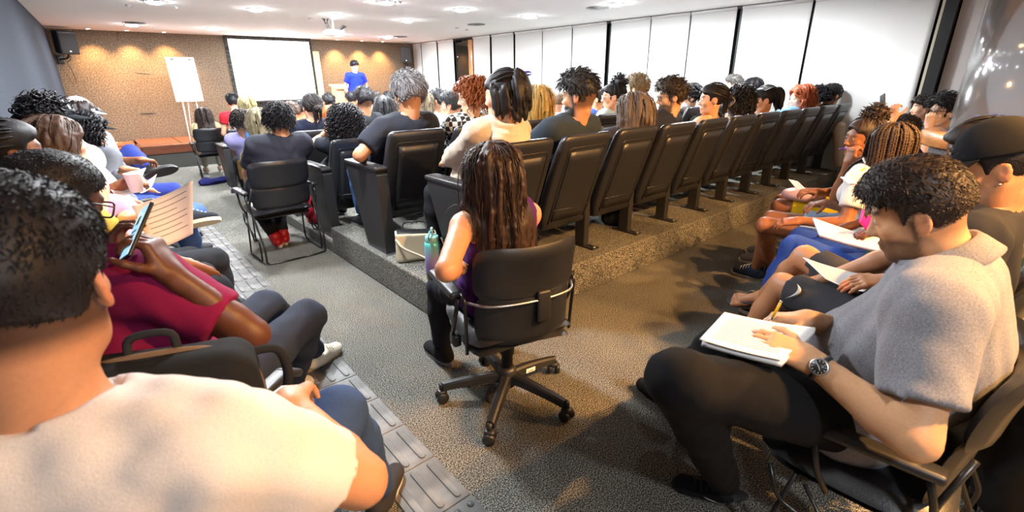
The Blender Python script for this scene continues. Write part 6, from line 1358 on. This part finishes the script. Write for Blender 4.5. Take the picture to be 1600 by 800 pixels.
# sixth row
aud(378, 193, 5, 'person with short dark curls in a lavender shirt leaning to the aisle', dy=-0.75, hip=(1.62, 7.30), look=0, skin='tan', hairc=C('#2a2220'), hair=('curly', dict(L=0.05, n=700, curl=0.008, t=0.016, top=0.016)), top=('tee', C('#a6a4dd'), {}), fs=1.12)
aud(471, 172, 5, 'person with dark hair in a yellow-green top', look=0, skin='tan', hair=('short', dict(top=0.02)), top=('tee', C('#c6cf6a'), {}), res='lo')
aud(609, 170, 5, 'person with short brown curls', look=0, skin='tan', hairc=C('#3a2c24'), hair=('curly', dict(L=0.04, n=500)), top=('tee', C('#b09a8a'), {}), res='lo')
aud(607, 156, 6, 'person with a black bob by the brown wall', look=0, skin='tan', hair=('short', dict(t=0.014, top=0.02)), top=('tee', CHAR, {}), res='lo')
# row closest to the stage
aud(386, 163, 6, 'woman with smooth blond hair in a white top', look=-4, sex='f', skin='light', hairc=C('#8f8460'), hair=('bob', dict(L=0.20, n=800)), top=('tee', C('#dcdcd4'), {}), fs=1.12)
aud(514, 160, 6, 'person with straight black hair in front of the brown wall', look=4, skin='tan', hair=('short', dict(t=0.013, top=0.02)), top=('tee', CHAR, {}), res='lo', fs=1.1)
aud(549, 156, 6, 'dark-haired person just below the man in blue', look=0, skin='tan', hair=('short', dict(t=0.012)), top=('tee', C('#d8d8d8'), {}), res='lo')
aud(588, 153, 6, 'bald person with a dark band of hair', look=0, skin='fair', hairc=C('#2a2420'), hair=('short', dict(t=0.004, top=0.0, n=80, L=0.01)), top=('tee', C('#8a7a6a'), {}), res='lo')
hp = at_y(364, 160, 9.75)
p = Person('man with short black hair in a red and white sports top', hp, 0, seat=fz(9.7)+0.45, floor=fz(9.7), look=-2, skin='light', res='mid', group=AUD, fs=1.1)
p.hair('short', t=0.012, top=0.018); p.top('tee', C('#a3202c'), seed=77, sleeve=0.4); p.bottom('trousers', CHAR); p.shoes()
put_wchair(p.loc[0], p.loc[1], 0.0, 'black visitor chair under the man in the red and white top', fz(9.7))

# seats are told apart by who sits in them
for row, x, lab in OCC:
    y, z, x0, n = ROWS[row]; i = int(round((x-x0)/PITCH_S))
    if (row, i) in SEATS and not SEATS[(row, i)].get('taken'):
        t = SEATS[(row, i)]; t['taken'] = 1; w_ = lab.split(',')[0].split()
        if len(w_) > 9:
            w_ = w_[:9]
            while w_[-1] in ('a', 'and', 'in', 'with', 'the', 'of', 'by', 'to', 'behind', 'beside', 'over', 'dark', 'black', 'red', 'light', 'pale', 'short', 'long', 'white', 'thin', 'clear', 'blue', 'charcoal', 'navy', 'copper-red', 'black-curled', 'salt-and-pepper'): w_ = w_[:-1]
        end = ' at the aisle end' if i == 0 else ''
        t['label'] = ('black aisle-end seat' if i == 0 else 'black auditorium seat')+' taken by the '+' '.join(w_)
for t in SEATS.values():
    if 'taken' in t: del t['taken']
# ------------------------------------------------------------------ small things
def frame_from(u, v):
    """axes from a 'right' and an 'up' vector"""
    u = unit(u); n = unit(np.cross(u, v)); return np.stack([u, np.cross(n, u), n], 1)
def sheet(name, TL, TR, BR_, BL_, bulge, label, cat='paper', thick=0.0012, lines=8, group=None, curl=0.0, color=M_PAPER, mrg=0.12, mk=True):
    """a sheet of paper bent over four corners, with printed lines"""
    TL, TR, BR_, BL_ = [np.asarray(p, float) for p in (TL, TR, BR_, BL_)]; c = (TL+TR+BR_+BL_)/4; n = unit(np.cross(TR-TL, BL_-TL)); a, b = 13, 13
    def S(i, j): return (TL*(1-i)*(1-j)+TR*(1-i)*j+BL_*i*(1-j)+BR_*i*j)+n*(bulge*math.sin(PI*j)*(1-0.3*i)+curl*(j**3))-c
    t = empty(name, c, 0, label, cat, group); G = np.array([[S(i/(a-1), j/(b-1)) for j in range(b)] for i in range(a)])
    m = MB(); m.grid(G, thick); m.build('sheet', color, t)
    if mk:
        g = np.random.default_rng(int(abs(c[0]*1000))); cam_side = 1.0 if (np.array([0, 0, CAM_H])-c)@n > 0 else -1.0; m = MB()
        for k in range(lines):
            i0 = mrg+(1-2*mrg)*k/lines; e = 1-mrg-0.25*g.random()*(k % 3 == 2); P = np.array([[S(i0+d, mrg+(e-mrg)*q)+n*cam_side*(thick/2+0.0006) for q in np.linspace(0, 1, 9)] for d in (0, 0.014)]); m.grid(P)
        o = m.build('printed_lines', M_DARKPAP, t); o['kind'] = 'stuff'
    return t
# phone and sheet in the hands of the man in maroon
c = at_d(214, 362, 1.17); hd = MR.Rz@MR.hc+MR.loc; nrm = unit(unit(hd-c)*0.75+unit(np.array([0, 0, CAM_H])-c)*0.60); upv = at_d(205, 330, 1.17)-at_d(222, 392, 1.17); upv = unit(upv-nrm*(upv@nrm)); A = np.stack([np.cross(upv, nrm), upv, nrm], 1)
t = empty('mobile_phone', c, 0, 'black mobile phone with a lit blue screen in the hands of the man in maroon', 'phone')
m = MB(); m.box((0, 0, 0), (0.072, 0.148, 0.009), A, bevel=0.004, seg=3); m.build('case', M_PLAST, t)
m = MB(); m.box(A@np.array([0, 0, 0.0048]), (0.064, 0.138, 0.0012), A); m.build('screen', plain('phone_screen', (0.1, 0.2, 0.3), 0.2, emit=(0.35, 0.62, 0.80), es=0.75), t)
for (x, y, w_, h, cc) in ((0, 0.028, 0.020, 0.024, (0.05, 0.16, 0.07)), (0, -0.002, 0.036, 0.005, (0.12, 0.2, 0.3)), (0, -0.014, 0.030, 0.004, (0.12, 0.2, 0.3)), (0, -0.040, 0.040, 0.010, (0.05, 0.08, 0.25))):
    m = MB(); m.box(A@np.array([x, y, 0.0056]), (w_, h, 0.0006), A); m.build('screen_mark', M_GLOSS, t, cc)
sheet('paper_sheet', at_d(206, 322, 1.34), at_d(301, 284, 1.42), at_d(302, 366, 1.47), at_d(240, 392, 1.36), 0.03, 'curling printed sheet held up behind the phone', lines=7, curl=-0.02)
# papers of the man in white
c = at_d(455, 625, 1.20)
sheet('paper_sheet', at_d(392, 622, 1.04), at_d(440, 603, 1.12), at_d(482, 600, 1.14), at_d(452, 640, 1.03), 0.01, 'white printed sheets on the lap of the man in white', lines=0, mk=False)
sheet('paper_booklet', at_d(418, 620, 1.05), at_d(462, 602, 1.13), at_d(486, 614, 1.13), at_d(455, 642, 1.03), 0.012, 'grey printed booklet under the hand of the man in white', thick=0.006, lines=4, color=plain('grey_booklet', (0.35, 0.33, 0.36), 0.6))
# backpack on the chair arm between the men in white and maroon
def sdf_obj(name, v, mat, parent, color=None, sm=2):
    V, Q = v.mesh(); return link(name, mesh_np(name, smooth_v(V, Q, sm), Q), mat, parent, color)
c = at_d(235, 590, 1.04); t = empty('backpack', c, R(-18), 'black backpack with brown zip edging between the men in white and maroon', 'bag')
v = Vol((-0.26, -0.16, -0.26), (0.26, 0.16, 0.16), 0.009); v.rbox((0, 0, -0.07), (0.21, 0.085, 0.12), 0.06, None, 0.0); v.ell((0, -0.05, -0.09), (0.16, 0.08, 0.09), None, 0.03); v.noise(0.006, 26, 4, 4); sdf_obj('body', v, M_CLOTH, t, C('#191a1c'))
m = MB(); m.tube(smooth_path([(-0.205, 0.0, -0.12), (-0.19, 0.0, -0.01), (-0.10, 0.0, 0.046), (0.10, 0.0, 0.046), (0.19, 0.0, -0.01), (0.205, 0.0, -0.12)], 34), 0.010, 7); m.build('zip_edging', M_CLOTH, t, C('#6d5a48'))
m = MB(); m.tube(smooth_path([(-0.03, 0.01, 0.05), (-0.02, 0.02, 0.09), (0.05, 0.02, 0.09), (0.06, 0.01, 0.05)], 14), 0.009, 6); m.build('handle', M_CLOTH, t, C('#26272a'))
m = MB(); m.tube(smooth_path([(0.17, 0.03, 0.0), (0.25, 0.05, -0.02), (0.25, 0.05, -0.13), (0.16, 0.05, -0.17)], 18), 0.012, 6); m.build('strap', M_CLOTH, t, C('#202124'))
# cup and papers of the person in white
t = empty('paper_cup', at_d(211, 287, 2.70)-np.array([0, 0, 0.05]), 0, 'white paper cup held by the person in white with the black cap', 'cup'); m = MB(); m.lathe([(0.0, 0.004), (0.030, 0.004), (0.042, 0.105), (0.044, 0.108), (0.041, 0.110), (0.039, 0.106), (0.028, 0.008), (0.0, 0.008)], 24); m.build('wall', M_PAPER, t); m = MB(); m.lathe([(0.0415, 0.104), (0.0445, 0.106), (0.0445, 0.110), (0.0405, 0.110)], 24); m.build('rim', M_WHITE, t)
sheet('paper_sheet', at_d(168, 290, 2.70), at_d(206, 276, 2.85), at_d(212, 300, 2.75), at_d(182, 308, 2.65), 0.01, 'folded printed sheets beside the white paper cup', lines=6)
sheet('paper_sheet', at_d(212, 288, 2.95), at_d(245, 272, 3.1), at_d(238, 290, 3.0), at_d(220, 302, 2.9), 0.015, 'open white pages beyond the white paper cup', lines=4)
sheet('paper_sheet', at_d(200, 268, 3.35), at_d(228, 262, 3.5), at_d(222, 276, 3.4), at_d(198, 280, 3.3), 0.01, 'white notes on the lap of the woman in grey sleeves', lines=4)
# watch of the girl in pink
# ---- rear right row
bk = [at_z(*q, 0.70) for q in ((1132, 487), (1275, 512), (1216, 560), (1093, 529))]
off = PM.Rz@((PM.kn['L']+PM.hip['L'])/2)+PM.loc
sheet('paper_notebook', at_d(1132, 488, 1.42), at_d(1274, 512, 1.32), at_d(1222, 563, 1.18), at_d(1093, 530, 1.26), 0.006, 'white notebook pages under the hands of the man in the grey polo', 'notebook', thick=0.002, lines=14, mrg=0.10)
sheet('paper_notebook', at_d(1132, 491, 1.43), at_d(1274, 517, 1.33), at_d(1222, 570, 1.19), at_d(1096, 537, 1.27), 0.004, 'thick stack of pages below the white notebook of the polo man', 'notebook', thick=0.014, lines=0, mk=False)
def pencil(a, b, label, color, r=0.0038, name='pencil'):
    a, b = np.asarray(a, float), np.asarray(b, float); t = empty(name, a, 0, label, 'pen'); d = b-a
    m = MB(); m.tube([(0, 0, 0)+d*0.12, d], r, 6); m.build('barrel', M_GLOSS, t, color); m = MB(); m.tube(np.array([d*0.0, d*0.12]), np.array([0.0006, r]), 6); m.build('tip', M_GLOSS, t, (0.05, 0.05, 0.05)); m = MB(); m.tube([d*0.93, d*1.0], r*1.1, 6); m.build('end_cap', M_STEEL, t)
pencil(at_d(1205, 500, 1.42), at_d(1221, 470, 1.40), 'yellow pencil in the hand of the man in the grey polo', C('#e2b81c'))
# watch on the left wrist of the man in grey
W = PM.wr['L']; d = unit(PM.el['L']-W); ctr = W+d*0.035; nn = PM.Rz.T@unit(np.array([0, 0, CAM_H])-(PM.Rz@ctr+PM.loc)); nn = unit(nn-d*(nn@d)); sd = np.cross(d, nn); A = np.stack([sd, d, nn], 1)
g = empty('wristwatch', ctr); g.parent = PM.root
m = MB(); n = 24; ring = [ctr*0+nn*0.030*math.cos(a)+sd*0.033*math.sin(a) for a in np.linspace(0, 2*PI, n, endpoint=False)]; m.tube(ring, 0.0075, 6, closed=True); m.build('strap', M_PLAST, g)
m = MB(); m.lathe([(0.0, 0.0), (0.021, 0.0), (0.0225, 0.004), (0.021, 0.009), (0.0175, 0.010)], 26, nn*0.031, A); m.build('case', M_STEEL, g)
m = MB(); m.lathe([(0.0, 0.0102), (0.0178, 0.0100), (0.0178, 0.009)], 24, nn*0.031, A); m.build('dial', M_PLAST, g)
for a in range(12):
    m = MB(); r_ = 0.0145; m.box(nn*0.0414+A@np.array([r_*math.sin(a*PI/6), r_*math.cos(a*PI/6), 0]), (0.0012, 0.003, 0.0005), A@euler(0, 0, -a*PI/6)); m.build('hour_mark', M_WHITE, g)
for a, l in ((0.7, 0.009), (3.6, 0.012)):
    m = MB(); m.box(nn*0.0416+A@np.array([l/2*math.sin(a), l/2*math.cos(a), 0]), (0.0012, l, 0.0005), A@euler(0, 0, -a)); m.build('hand', M_WHITE, g)
# tick-shaped mark as a curved band laid on a surface
def swoosh(parent, o, ux_, uy_, nn_, size, color, name='tick_mark'):
    ts = np.linspace(0, 1, 15); top = [(-0.5+t, 0.10*(1-t)+0.38*t**1.6-0.30*math.sin(PI*t)**0.8*(1-t*0.55)) for t in ts]; bot = [(-0.5+t, 0.10*(1-t)+0.38*t**1.6-0.30*math.sin(PI*t)**0.8*(1-t*0.55)-0.26*math.sin(PI*t**0.7)*(1-t)**0.6) for t in ts]
    P = np.array([[o+ux_*x*size+uy_*y*size+nn_*0.002 for x, y in top], [o+ux_*x*size+uy_*y*size+nn_*0.002 for x, y in bot]]); m = MB(); m.grid(P, 0.002); return m.build(name, M_GLOSS, parent, color)
h, k_ = CM.hip['L'], CM.kn['L']; d = unit(k_-h); nn = np.array([-1.0, 0, 0.25]); nn = unit(nn-d*(nn@d)); up_ = np.cross(nn, d); up_ = up_ if up_[2] > 0 else -up_; o = h+(k_-h)*0.72
swoosh(CM.pants, o+nn*0.100+up_*0.012, -up_, d, nn, 0.085, C('#c9c9c9'))
a = PM.an['L']; dd, uu, sd_ = PM._footframe('L'); sgn = -1.0; shoe = [c_ for c_ in PM.root.children if c_.name.startswith('shoe')][0]
swoosh(shoe, a+sd_*sgn*0.044-uu*0.036+dd*0.035, dd, uu, sd_*sgn, 0.085, C('#a9abad'))
# black bag at the feet of the man in grey
c = at_z(1082, 690, 0.0); t = empty('black_bag', (c[0]+0.10, c[1]+0.02, 0), R(30), 'black shiny bag on the floor by the shins of the man in grey', 'bag')
v = Vol((-0.2, -0.16, -0.03), (0.2, 0.16, 0.42), 0.010); v.rbox((0, 0, 0.17), (0.13, 0.09, 0.165), 0.06, None, 0.0); v.noise(0.008, 24, 9, 4); v.clip((0, 0, 0.004), (0, 0, -1)); sdf_obj('body', v, M_LEATH, t, C('#0d0e11'))
m = MB(); m.tube(smooth_path([(-0.07, 0, 0.32), (-0.05, -0.02, 0.40), (0.05, -0.02, 0.40), (0.07, 0, 0.32)], 16), 0.009, 6); m.build('handle', M_LEATH, t, C('#101114'))
# papers of the man in the black cap
sheet('paper_sheet', at_d(1254, 402, 2.22), at_d(1378, 434, 1.95), at_d(1350, 456, 1.88), at_d(1290, 436, 2.05), 0.012, 'printed sheets with grid lines on the lap of the man in the black cap', lines=16, mrg=0.06)
# ear stud
q = CM.P(-0.088, 0.004, -0.038); m = MB(); m.lathe([(0.0, 0.006), (0.004, 0.004), (0.0045, 0.0), (0.003, -0.003)], 10, q, euler(0, -PI/2, 0)); m.build('ear_stud', M_STEEL, CM.root)
# notebook and pink phone of the person in green
sheet('paper_notebook', at_d(1270, 342, 2.62), at_d(1392, 378, 2.25), at_d(1388, 396, 2.20), at_d(1280, 368, 2.50), 0.012, 'open notebook on the blue jeans of the person in green', 'notebook', thick=0.018, lines=9, mrg=0.06)
c = at_d(1357, 350, 2.36); A = frame_from(CR*0.5+CU*0.5, CU); t = empty('pink_phone', c, 0, 'bright pink phone case in the hand of the person in green', 'phone'); m = MB(); m.box((0, 0, 0), (0.075, 0.150, 0.010), A@euler(0.4, 0.3, 0.3), bevel=0.004, seg=2); m.build('case', M_GLOSS, t, C('#f01f9a')); m = MB(); m.box((A@euler(0.4, 0.3, 0.3))@np.array([0.02, 0.05, 0.006]), (0.025, 0.03, 0.003), A@euler(0.4, 0.3, 0.3), bevel=0.001); m.build('camera_bump', M_PLAST, t)
# lanyard of the braided woman
a_ = at_d(1352, 262, 2.72); b_ = at_d(1318, 288, 2.78); t = empty('lanyard_badge', (a_+b_)/2, 0, 'white and yellow lanyard badge hanging from the woman with braids', 'badge'); q = (a_-b_)/2
m = MB(); m.tube([q*1.0, q*0.2], 0.006, 6); m.build('cord', M_GLOSS, t, C('#e8c51e')); m = MB(); m.box(-q*0.5, (0.055, 0.006, 0.085), frame_from(CR, q), bevel=0.003); m.build('card', M_PAPER, t)
# pen, purse and slip of the woman with tied-up hair
pencil(at_d(1309, 233, 3.04), at_d(1327, 231, 3.02), 'violet pen at the mouth of the woman with tied-up hair', C('#4b2bc0'), 0.004, 'pen')
kk = PW.Rz@((PW.kn['L']*0.72+PW.hip['L']*0.28))+PW.loc; t = empty('clutch_purse', kk+np.array([-0.02, 0.02, 0.11]), R(20), 'pale pink oval purse on the knees of the woman with yellow shorts', 'purse')
v = Vol((-0.2, -0.2, -0.12), (0.2, 0.2, 0.12), 0.009); v.ell((0, 0, 0), (0.10, 0.15, 0.055), None, 0.0); v.noise(0.003, 25, 3, 4); sdf_obj('body', v, M_LEATH, t, C('#c9a3a8')); m = MB(); m.tube(smooth_path([(-0.075, -0.1, 0.02), (0, -0.135, 0.03), (0.075, -0.1, 0.02)], 12), 0.004, 5); m.build('zip', M_STEEL, t)
sheet('paper_sheet', at_d(1232, 280, 3.45), at_d(1246, 283, 3.4), at_d(1260, 296, 3.35), at_d(1246, 297, 3.4), 0.004, 'folded slip in the hand of the woman with yellow shorts', lines=3)
# phone held up
c = at_d(1379, 162, 4.05); A = frame_from(FW+CR*0.25, CU); t = empty('mobile_phone', c, 0, 'dark mobile phone held up above the braided woman', 'phone'); m = MB(); m.box((0, 0, 0), (0.075, 0.155, 0.010), A, bevel=0.004, seg=2); m.build('case', M_PLAST, t); m = MB(); m.box(A@np.array([0, 0, 0.0055]), (0.066, 0.142, 0.002), A); m.build('screen', M_GLASSD, t)
# blue cables on the counter
t = empty('cable_bundle', (CX-0.10, CY-0.30, CZ), 0, 'tangle of blue cables lying on the round counter', 'cables'); g = np.random.default_rng(5)
cc_ = at_z(1556, 190, CZ+0.05); t.location = (float(cc_[0]), float(cc_[1]), CZ)
for k in range(9):
    n = 9; ph = g.random()*6.28; P = [(0.13*math.cos(a*1.3+ph)*(0.6+0.5*g.random()), 0.13*math.sin(a*1.3+ph)*(0.6+0.5*g.random()), 0.012+0.10*g.random()*(1 if 0 < i < n-1 else 0)) for i, a in enumerate(np.linspace(0, 5, n))]
    m = MB(); m.tube(smooth_path(P, 60), 0.0048, 6); m.build('cable', M_GLOSS, t, C('#5d86e6') if k % 3 else C('#9fb8f0'))
for k in range(3):
    m = MB(); m.box((0.06*(k-1), 0.05, 0.03), (0.014, 0.014, 0.055), euler(0.3*k, 0.2, 0), bevel=0.003); m.build('plug', M_PLAST, t)
# ---- items on the platform and the floor
M_BOT, nt, b = new_mat('teal_to_violet_plastic'); tc = nd(nt, 'ShaderNodeTexCoord'); sx = nd(nt, 'ShaderNodeSeparateXYZ'); mr = nd(nt, 'ShaderNodeMapRange'); mr.inputs[1].default_value = 0.03; mr.inputs[2].default_value = 0.24; rp_ = nd(nt, 'ShaderNodeValToRGB'); e = rp_.color_ramp.elements; e[0].color = (*C('#8a5fc0'), 1); e[1].color = (*C('#4fb9b4'), 1); e2 = e.new(0.45); e2.color = (*C('#9a94cc'), 1)
nt.links.new(tc.outputs['Object'], sx.inputs[0]); nt.links.new(sx.outputs['Z'], mr.inputs[0]); nt.links.new(mr.outputs[0], rp_.inputs[0]); nt.links.new(rp_.outputs[0], b.inputs['Base Color']); b.inputs['Roughness'].default_value = 0.3; b.inputs['Subsurface Weight'].default_value = 0.3; b.inputs['Subsurface Radius'].default_value = (0.02, 0.02, 0.02)
t = empty('water_bottle', (1.545, 2.63, DECK), R(40), 'large teal to violet water bottle standing on the carpeted platform edge', 'bottle')
m = MB(); m.lathe([(0.0, 0.0), (0.048, 0.0), (0.054, 0.008), (0.054, 0.215), (0.050, 0.235), (0.040, 0.243)], 32); m.build('body', M_BOT, t)
m = MB(); m.lathe([(0.043, 0.238), (0.045, 0.242), (0.045, 0.275), (0.040, 0.282), (0.0, 0.284)], 28); m.build('lid', M_GLOSS, t, C('#7fb8bd'))
m = MB(); m.box((0.012, 0, 0.305), (0.022, 0.018, 0.06), bevel=0.006); m.build('spout', M_GLOSS, t, C('#a6cfd2'))
m = MB(); m.tube(smooth_path([(-0.045, 0, 0.262), (-0.062, 0, 0.29), (-0.03, 0, 0.318), (0.0, 0, 0.30)], 14), 0.006, 6); m.build('carry_loop', M_GLOSS, t, C('#5b9aa4'))
t = empty('handbag', (1.62, 2.98, DECK), R(-25), 'cream leather handbag with a dark top standing on the platform', 'handbag'); A = euler(0, 0, 0)
v = Vol((-0.20, -0.12, -0.02), (0.20, 0.12, 0.30), 0.008); v.rbox((0, 0, 0.115), (0.15, 0.065, 0.112), 0.02, None, 0.0); v.noise(0.003, 22, 6, 4); v.rbox((0, 0, 0.26), (0.3, 0.3, 0.05), 0.002, euler(0.0, 0.06, 0), 0.004, 'cut'); sdf_obj('body', v, M_LEATH, t, C('#cfc4a8'), 1)
m = MB(); m.box((0, 0.0, 0.212), (0.27, 0.10, 0.012), euler(0, 0.06, 0), bevel=0.005); m.build('lining', M_PLAST, t)
for s_ in (-1, 1): m = MB(); m.tube(smooth_path([(s_*0.09, s_*0.05, 0.20), (s_*0.08, 0.09, 0.25), (0, 0.10, 0.262), (-s_*0.02, 0.09, 0.25)], 14), 0.007, 6); m.build('handle', M_LEATH, t, C('#1c1b1d'))
m = MB(); m.tube(smooth_path([(-0.145, -0.05, 0.18), (-0.10, -0.085, 0.12), (0.02, -0.09, 0.05), (0.10, -0.12, 0.012), (0.16, -0.10, 0.012), (0.10, -0.075, 0.07)], 30), 0.009, 5); m.build('shoulder_strap', M_LEATH, t, C('#ddd5be'))
c = at_y(488, 330, 5.02); t = empty('red_bag', (c[0]+0.03, c[1], TIER), R(10), 'crumpled red and pink bag beside the aisle end of the third row', 'bag')
v = Vol((-0.16, -0.14, -0.02), (0.16, 0.14, 0.5), 0.010); v.rbox((0, 0, 0.20), (0.085, 0.075, 0.20), 0.05, None, 0.0); v.ell((0.01, -0.03, 0.10), (0.10, 0.09, 0.10), None, 0.04); v.noise(0.014, 30, 11, 4, ridge=True); v.clip((0, 0, 0.004), (0, 0, -1)); sdf_obj('body', v, M_CLOTH, t, C('#c02a3c'))
m = MB(); m.tube(smooth_path([(-0.04, -0.06, 0.36), (-0.03, -0.08, 0.46), (0.03, -0.08, 0.46), (0.04, -0.06, 0.36)], 14), 0.008, 6); m.build('handle', M_CLOTH, t, C('#d84a68'))
c = at_z(334, 285, -0.10); t = empty('folded_jacket', (c[0], c[1], fz(c[1])), R(25), 'navy blue garment dropped on the aisle floor', 'garment')
v = Vol((-0.34, -0.22, -0.03), (0.34, 0.22, 0.2), 0.012); v.ell((0.02, 0, 0.03), (0.24, 0.12, 0.055), None, 0.0); v.ell((-0.10, 0.04, 0.05), (0.12, 0.09, 0.06), None, 0.03); v.ell((0.14, -0.04, 0.04), (0.12, 0.07, 0.04), None, 0.03); v.noise(0.014, 28, 2, 4, ridge=True); v.clip((0, 0, 0.003), (0, 0, -1)); sdf_obj('body', v, M_CLOTH, t, C('#1d1f55'))
m = MB(); m.tube(smooth_path([(-0.12, -0.10, 0.05), (-0.05, -0.13, 0.06), (0.06, -0.12, 0.05)], 12), 0.012, 6); m.build('sleeve_cuff', M_CLOTH, t, C('#23265f'))
c = at_z(985, 352, DECK); t = empty('black_backpack', (c[0], c[1]+0.16, DECK), R(30), 'black backpack pushed under the rearmost row of seats', 'bag')
v = Vol((-0.25, -0.18, -0.02), (0.25, 0.18, 0.32), 0.011); v.rbox((0, 0, 0.12), (0.19, 0.12, 0.115), 0.06, None, 0.0); v.noise(0.008, 24, 13, 4); v.clip((0, 0, 0.004), (0, 0, -1)); sdf_obj('body', v, M_CLOTH, t, C('#101114')); m = MB(); m.tube(smooth_path([(-0.18, -0.125, 0.03), (0, -0.13, 0.028), (0.18, -0.125, 0.03)], 12), 0.006, 5); m.build('piping', M_GLOSS, t, C('#8a8a8a'))
c = at_z(1022, 332, DECK); t = empty('pink_pouch', (c[0], c[1]+0.30, DECK), 0.3, 'small hot pink pouch under the rearmost row of seats', 'pouch'); v = Vol((-0.12, -0.1, -0.02), (0.12, 0.1, 0.14), 0.009); v.rbox((0, 0, 0.045), (0.08, 0.05, 0.043), 0.03, None, 0); v.noise(0.006, 30, 3, 4); v.clip((0, 0, 0.004), (0, 0, -1)); sdf_obj('body', v, M_CLOTH, t, C('#c81f62')); m = MB(); m.tube([(-0.06, -0.045, 0.07), (0.06, -0.045, 0.07)], 0.003, 5); m.build('zip', M_STEEL, t)
# tan woven bag beside the person in lavender
c = at_y(388, 252, 7.0); t = empty('woven_bag', (c[0], c[1], c[2]-0.12), R(10), 'tan woven bag at the elbow of the person in lavender', 'bag'); v = Vol((-0.18, -0.12, -0.15), (0.18, 0.12, 0.22), 0.011); v.rbox((0, 0, 0.02), (0.13, 0.06, 0.13), 0.03, None, 0); v.noise(0.004, 60, 3, 4); sdf_obj('body', v, M_CLOTH, t, C('#7c6238')); m = MB(); m.tube(smooth_path([(-0.09, 0, 0.14), (-0.06, 0, 0.24), (0.06, 0, 0.24), (0.09, 0, 0.14)], 14), 0.007, 6); m.build('handle', M_LEATH, t, C('#b39a6a'))
# beige coat hung on the far end of the rearmost row
t = empty('beige_coat', (7.66, 2.16, DECK), 0, 'pale beige coat hanging behind the window end of the rearmost row', 'coat'); v = Vol((-0.2, -0.16, -0.05), (0.2, 0.16, 0.75), 0.013); v.rbox((0, -0.04, 0.36), (0.12, 0.05, 0.30), 0.05, euler(R(-12), 0, 0), 0); v.noise(0.010, 22, 5, 4); sdf_obj('body', v, M_CLOTH, t, C('#b3a28f')); m = MB(); m.tube([(-0.06, -0.02, 0.64), (0.06, -0.02, 0.64)], 0.008, 6); m.build('collar', M_CLOTH, t, C('#a08f7d'))
# black camera bag in the near right corner
c = at_z(1570, 775, 0.0); t = empty('camera_bag', (c[0]+0.02, c[1]-0.02, 0), R(20), 'large black bag on the floor behind the chair of the polo man', 'bag'); v = Vol((-0.28, -0.22, -0.02), (0.28, 0.22, 0.62), 0.014); v.rbox((0, 0, 0.27), (0.22, 0.16, 0.265), 0.08, None, 0); v.noise(0.008, 18, 7, 4); v.clip((0, 0, 0.004), (0, 0, -1)); sdf_obj('body', v, M_CLOTH, t, C('#0b0c0e')); m = MB(); m.tube(smooth_path([(-0.10, 0, 0.52), (-0.06, 0, 0.60), (0.06, 0, 0.60), (0.10, 0, 0.52)], 14), 0.012, 6); m.build('handle', M_CLOTH, t, C('#121316'))
# hair clips and straps worn in the rearmost row
q = A1.P(0.0, -0.115, 0.110); g = empty('hair_clip', q); g.parent = A1.root; Az = A1.A
for s_ in (-1, 1):
    m = MB(); m.tube(smooth_path([Az@np.array([0.01, 0.01, 0]), Az@np.array([0.05, -0.02, 0.008*s_]), Az@np.array([0.085, -0.025, 0.004*s_])], 10), np.linspace(0.009, 0.003, 10), 7); m.build('clip_jaw', M_GLOSS, g, C('#1a2fd0'))
q = A5.P(0.0, -0.155, -0.02); g = empty('claw_clip', q); g.parent = A5.root
for k in range(5):
    m = MB(); m.tube(smooth_path([A5.A@np.array([0.02*(k-2)*0.6, 0.02, 0.05]), A5.A@np.array([0.012*(k-2), -0.03, 0.0]), A5.A@np.array([0.02*(k-2)*0.6, 0.02, -0.05])], 10), 0.0045, 6); m.build('claw', M_GLOSS, g, C('#2c2620') if k % 2 else C('#8a744a'))
u_ = A2.ux; m = MB(); bk = -unit(np.cross(A2.d2, A2.ux)); P = [A2.nb+u_*0.10+A2.d2*0.012+np.array([0, 0.05, 0]), A2.nb+u_*0.10+A2.d2*0.02, A2.nb+u_*0.075+bk*0.10-A2.d2*0.10, A2.nb-u_*0.02+bk*0.135-A2.d2*0.22, A2.nb-u_*0.09+bk*0.13-A2.d2*0.34]
PP = smooth_path(P, 20); G = np.stack([PP-A2.ux*0.022, PP+A2.ux*0.022]); m.grid(G, 0.006); m.build('bag_strap', M_CLOTH, A2.root, C('#1a1b1e'))
# watch of the girl in pink, glasses chain left out
W = PG.wr['R']; d = unit(PG.el['R']-W); s1 = unit(np.cross(d, [0, 0, 1])); s2 = np.cross(d, s1); m = MB(); m.tube([W+d*0.03+0.025*(s1*math.cos(a)+s2*math.sin(a)) for a in np.linspace(0, 2*PI, 18, endpoint=False)], 0.008, 6, closed=True); m.build('bracelet', M_PLAST, PG.root)
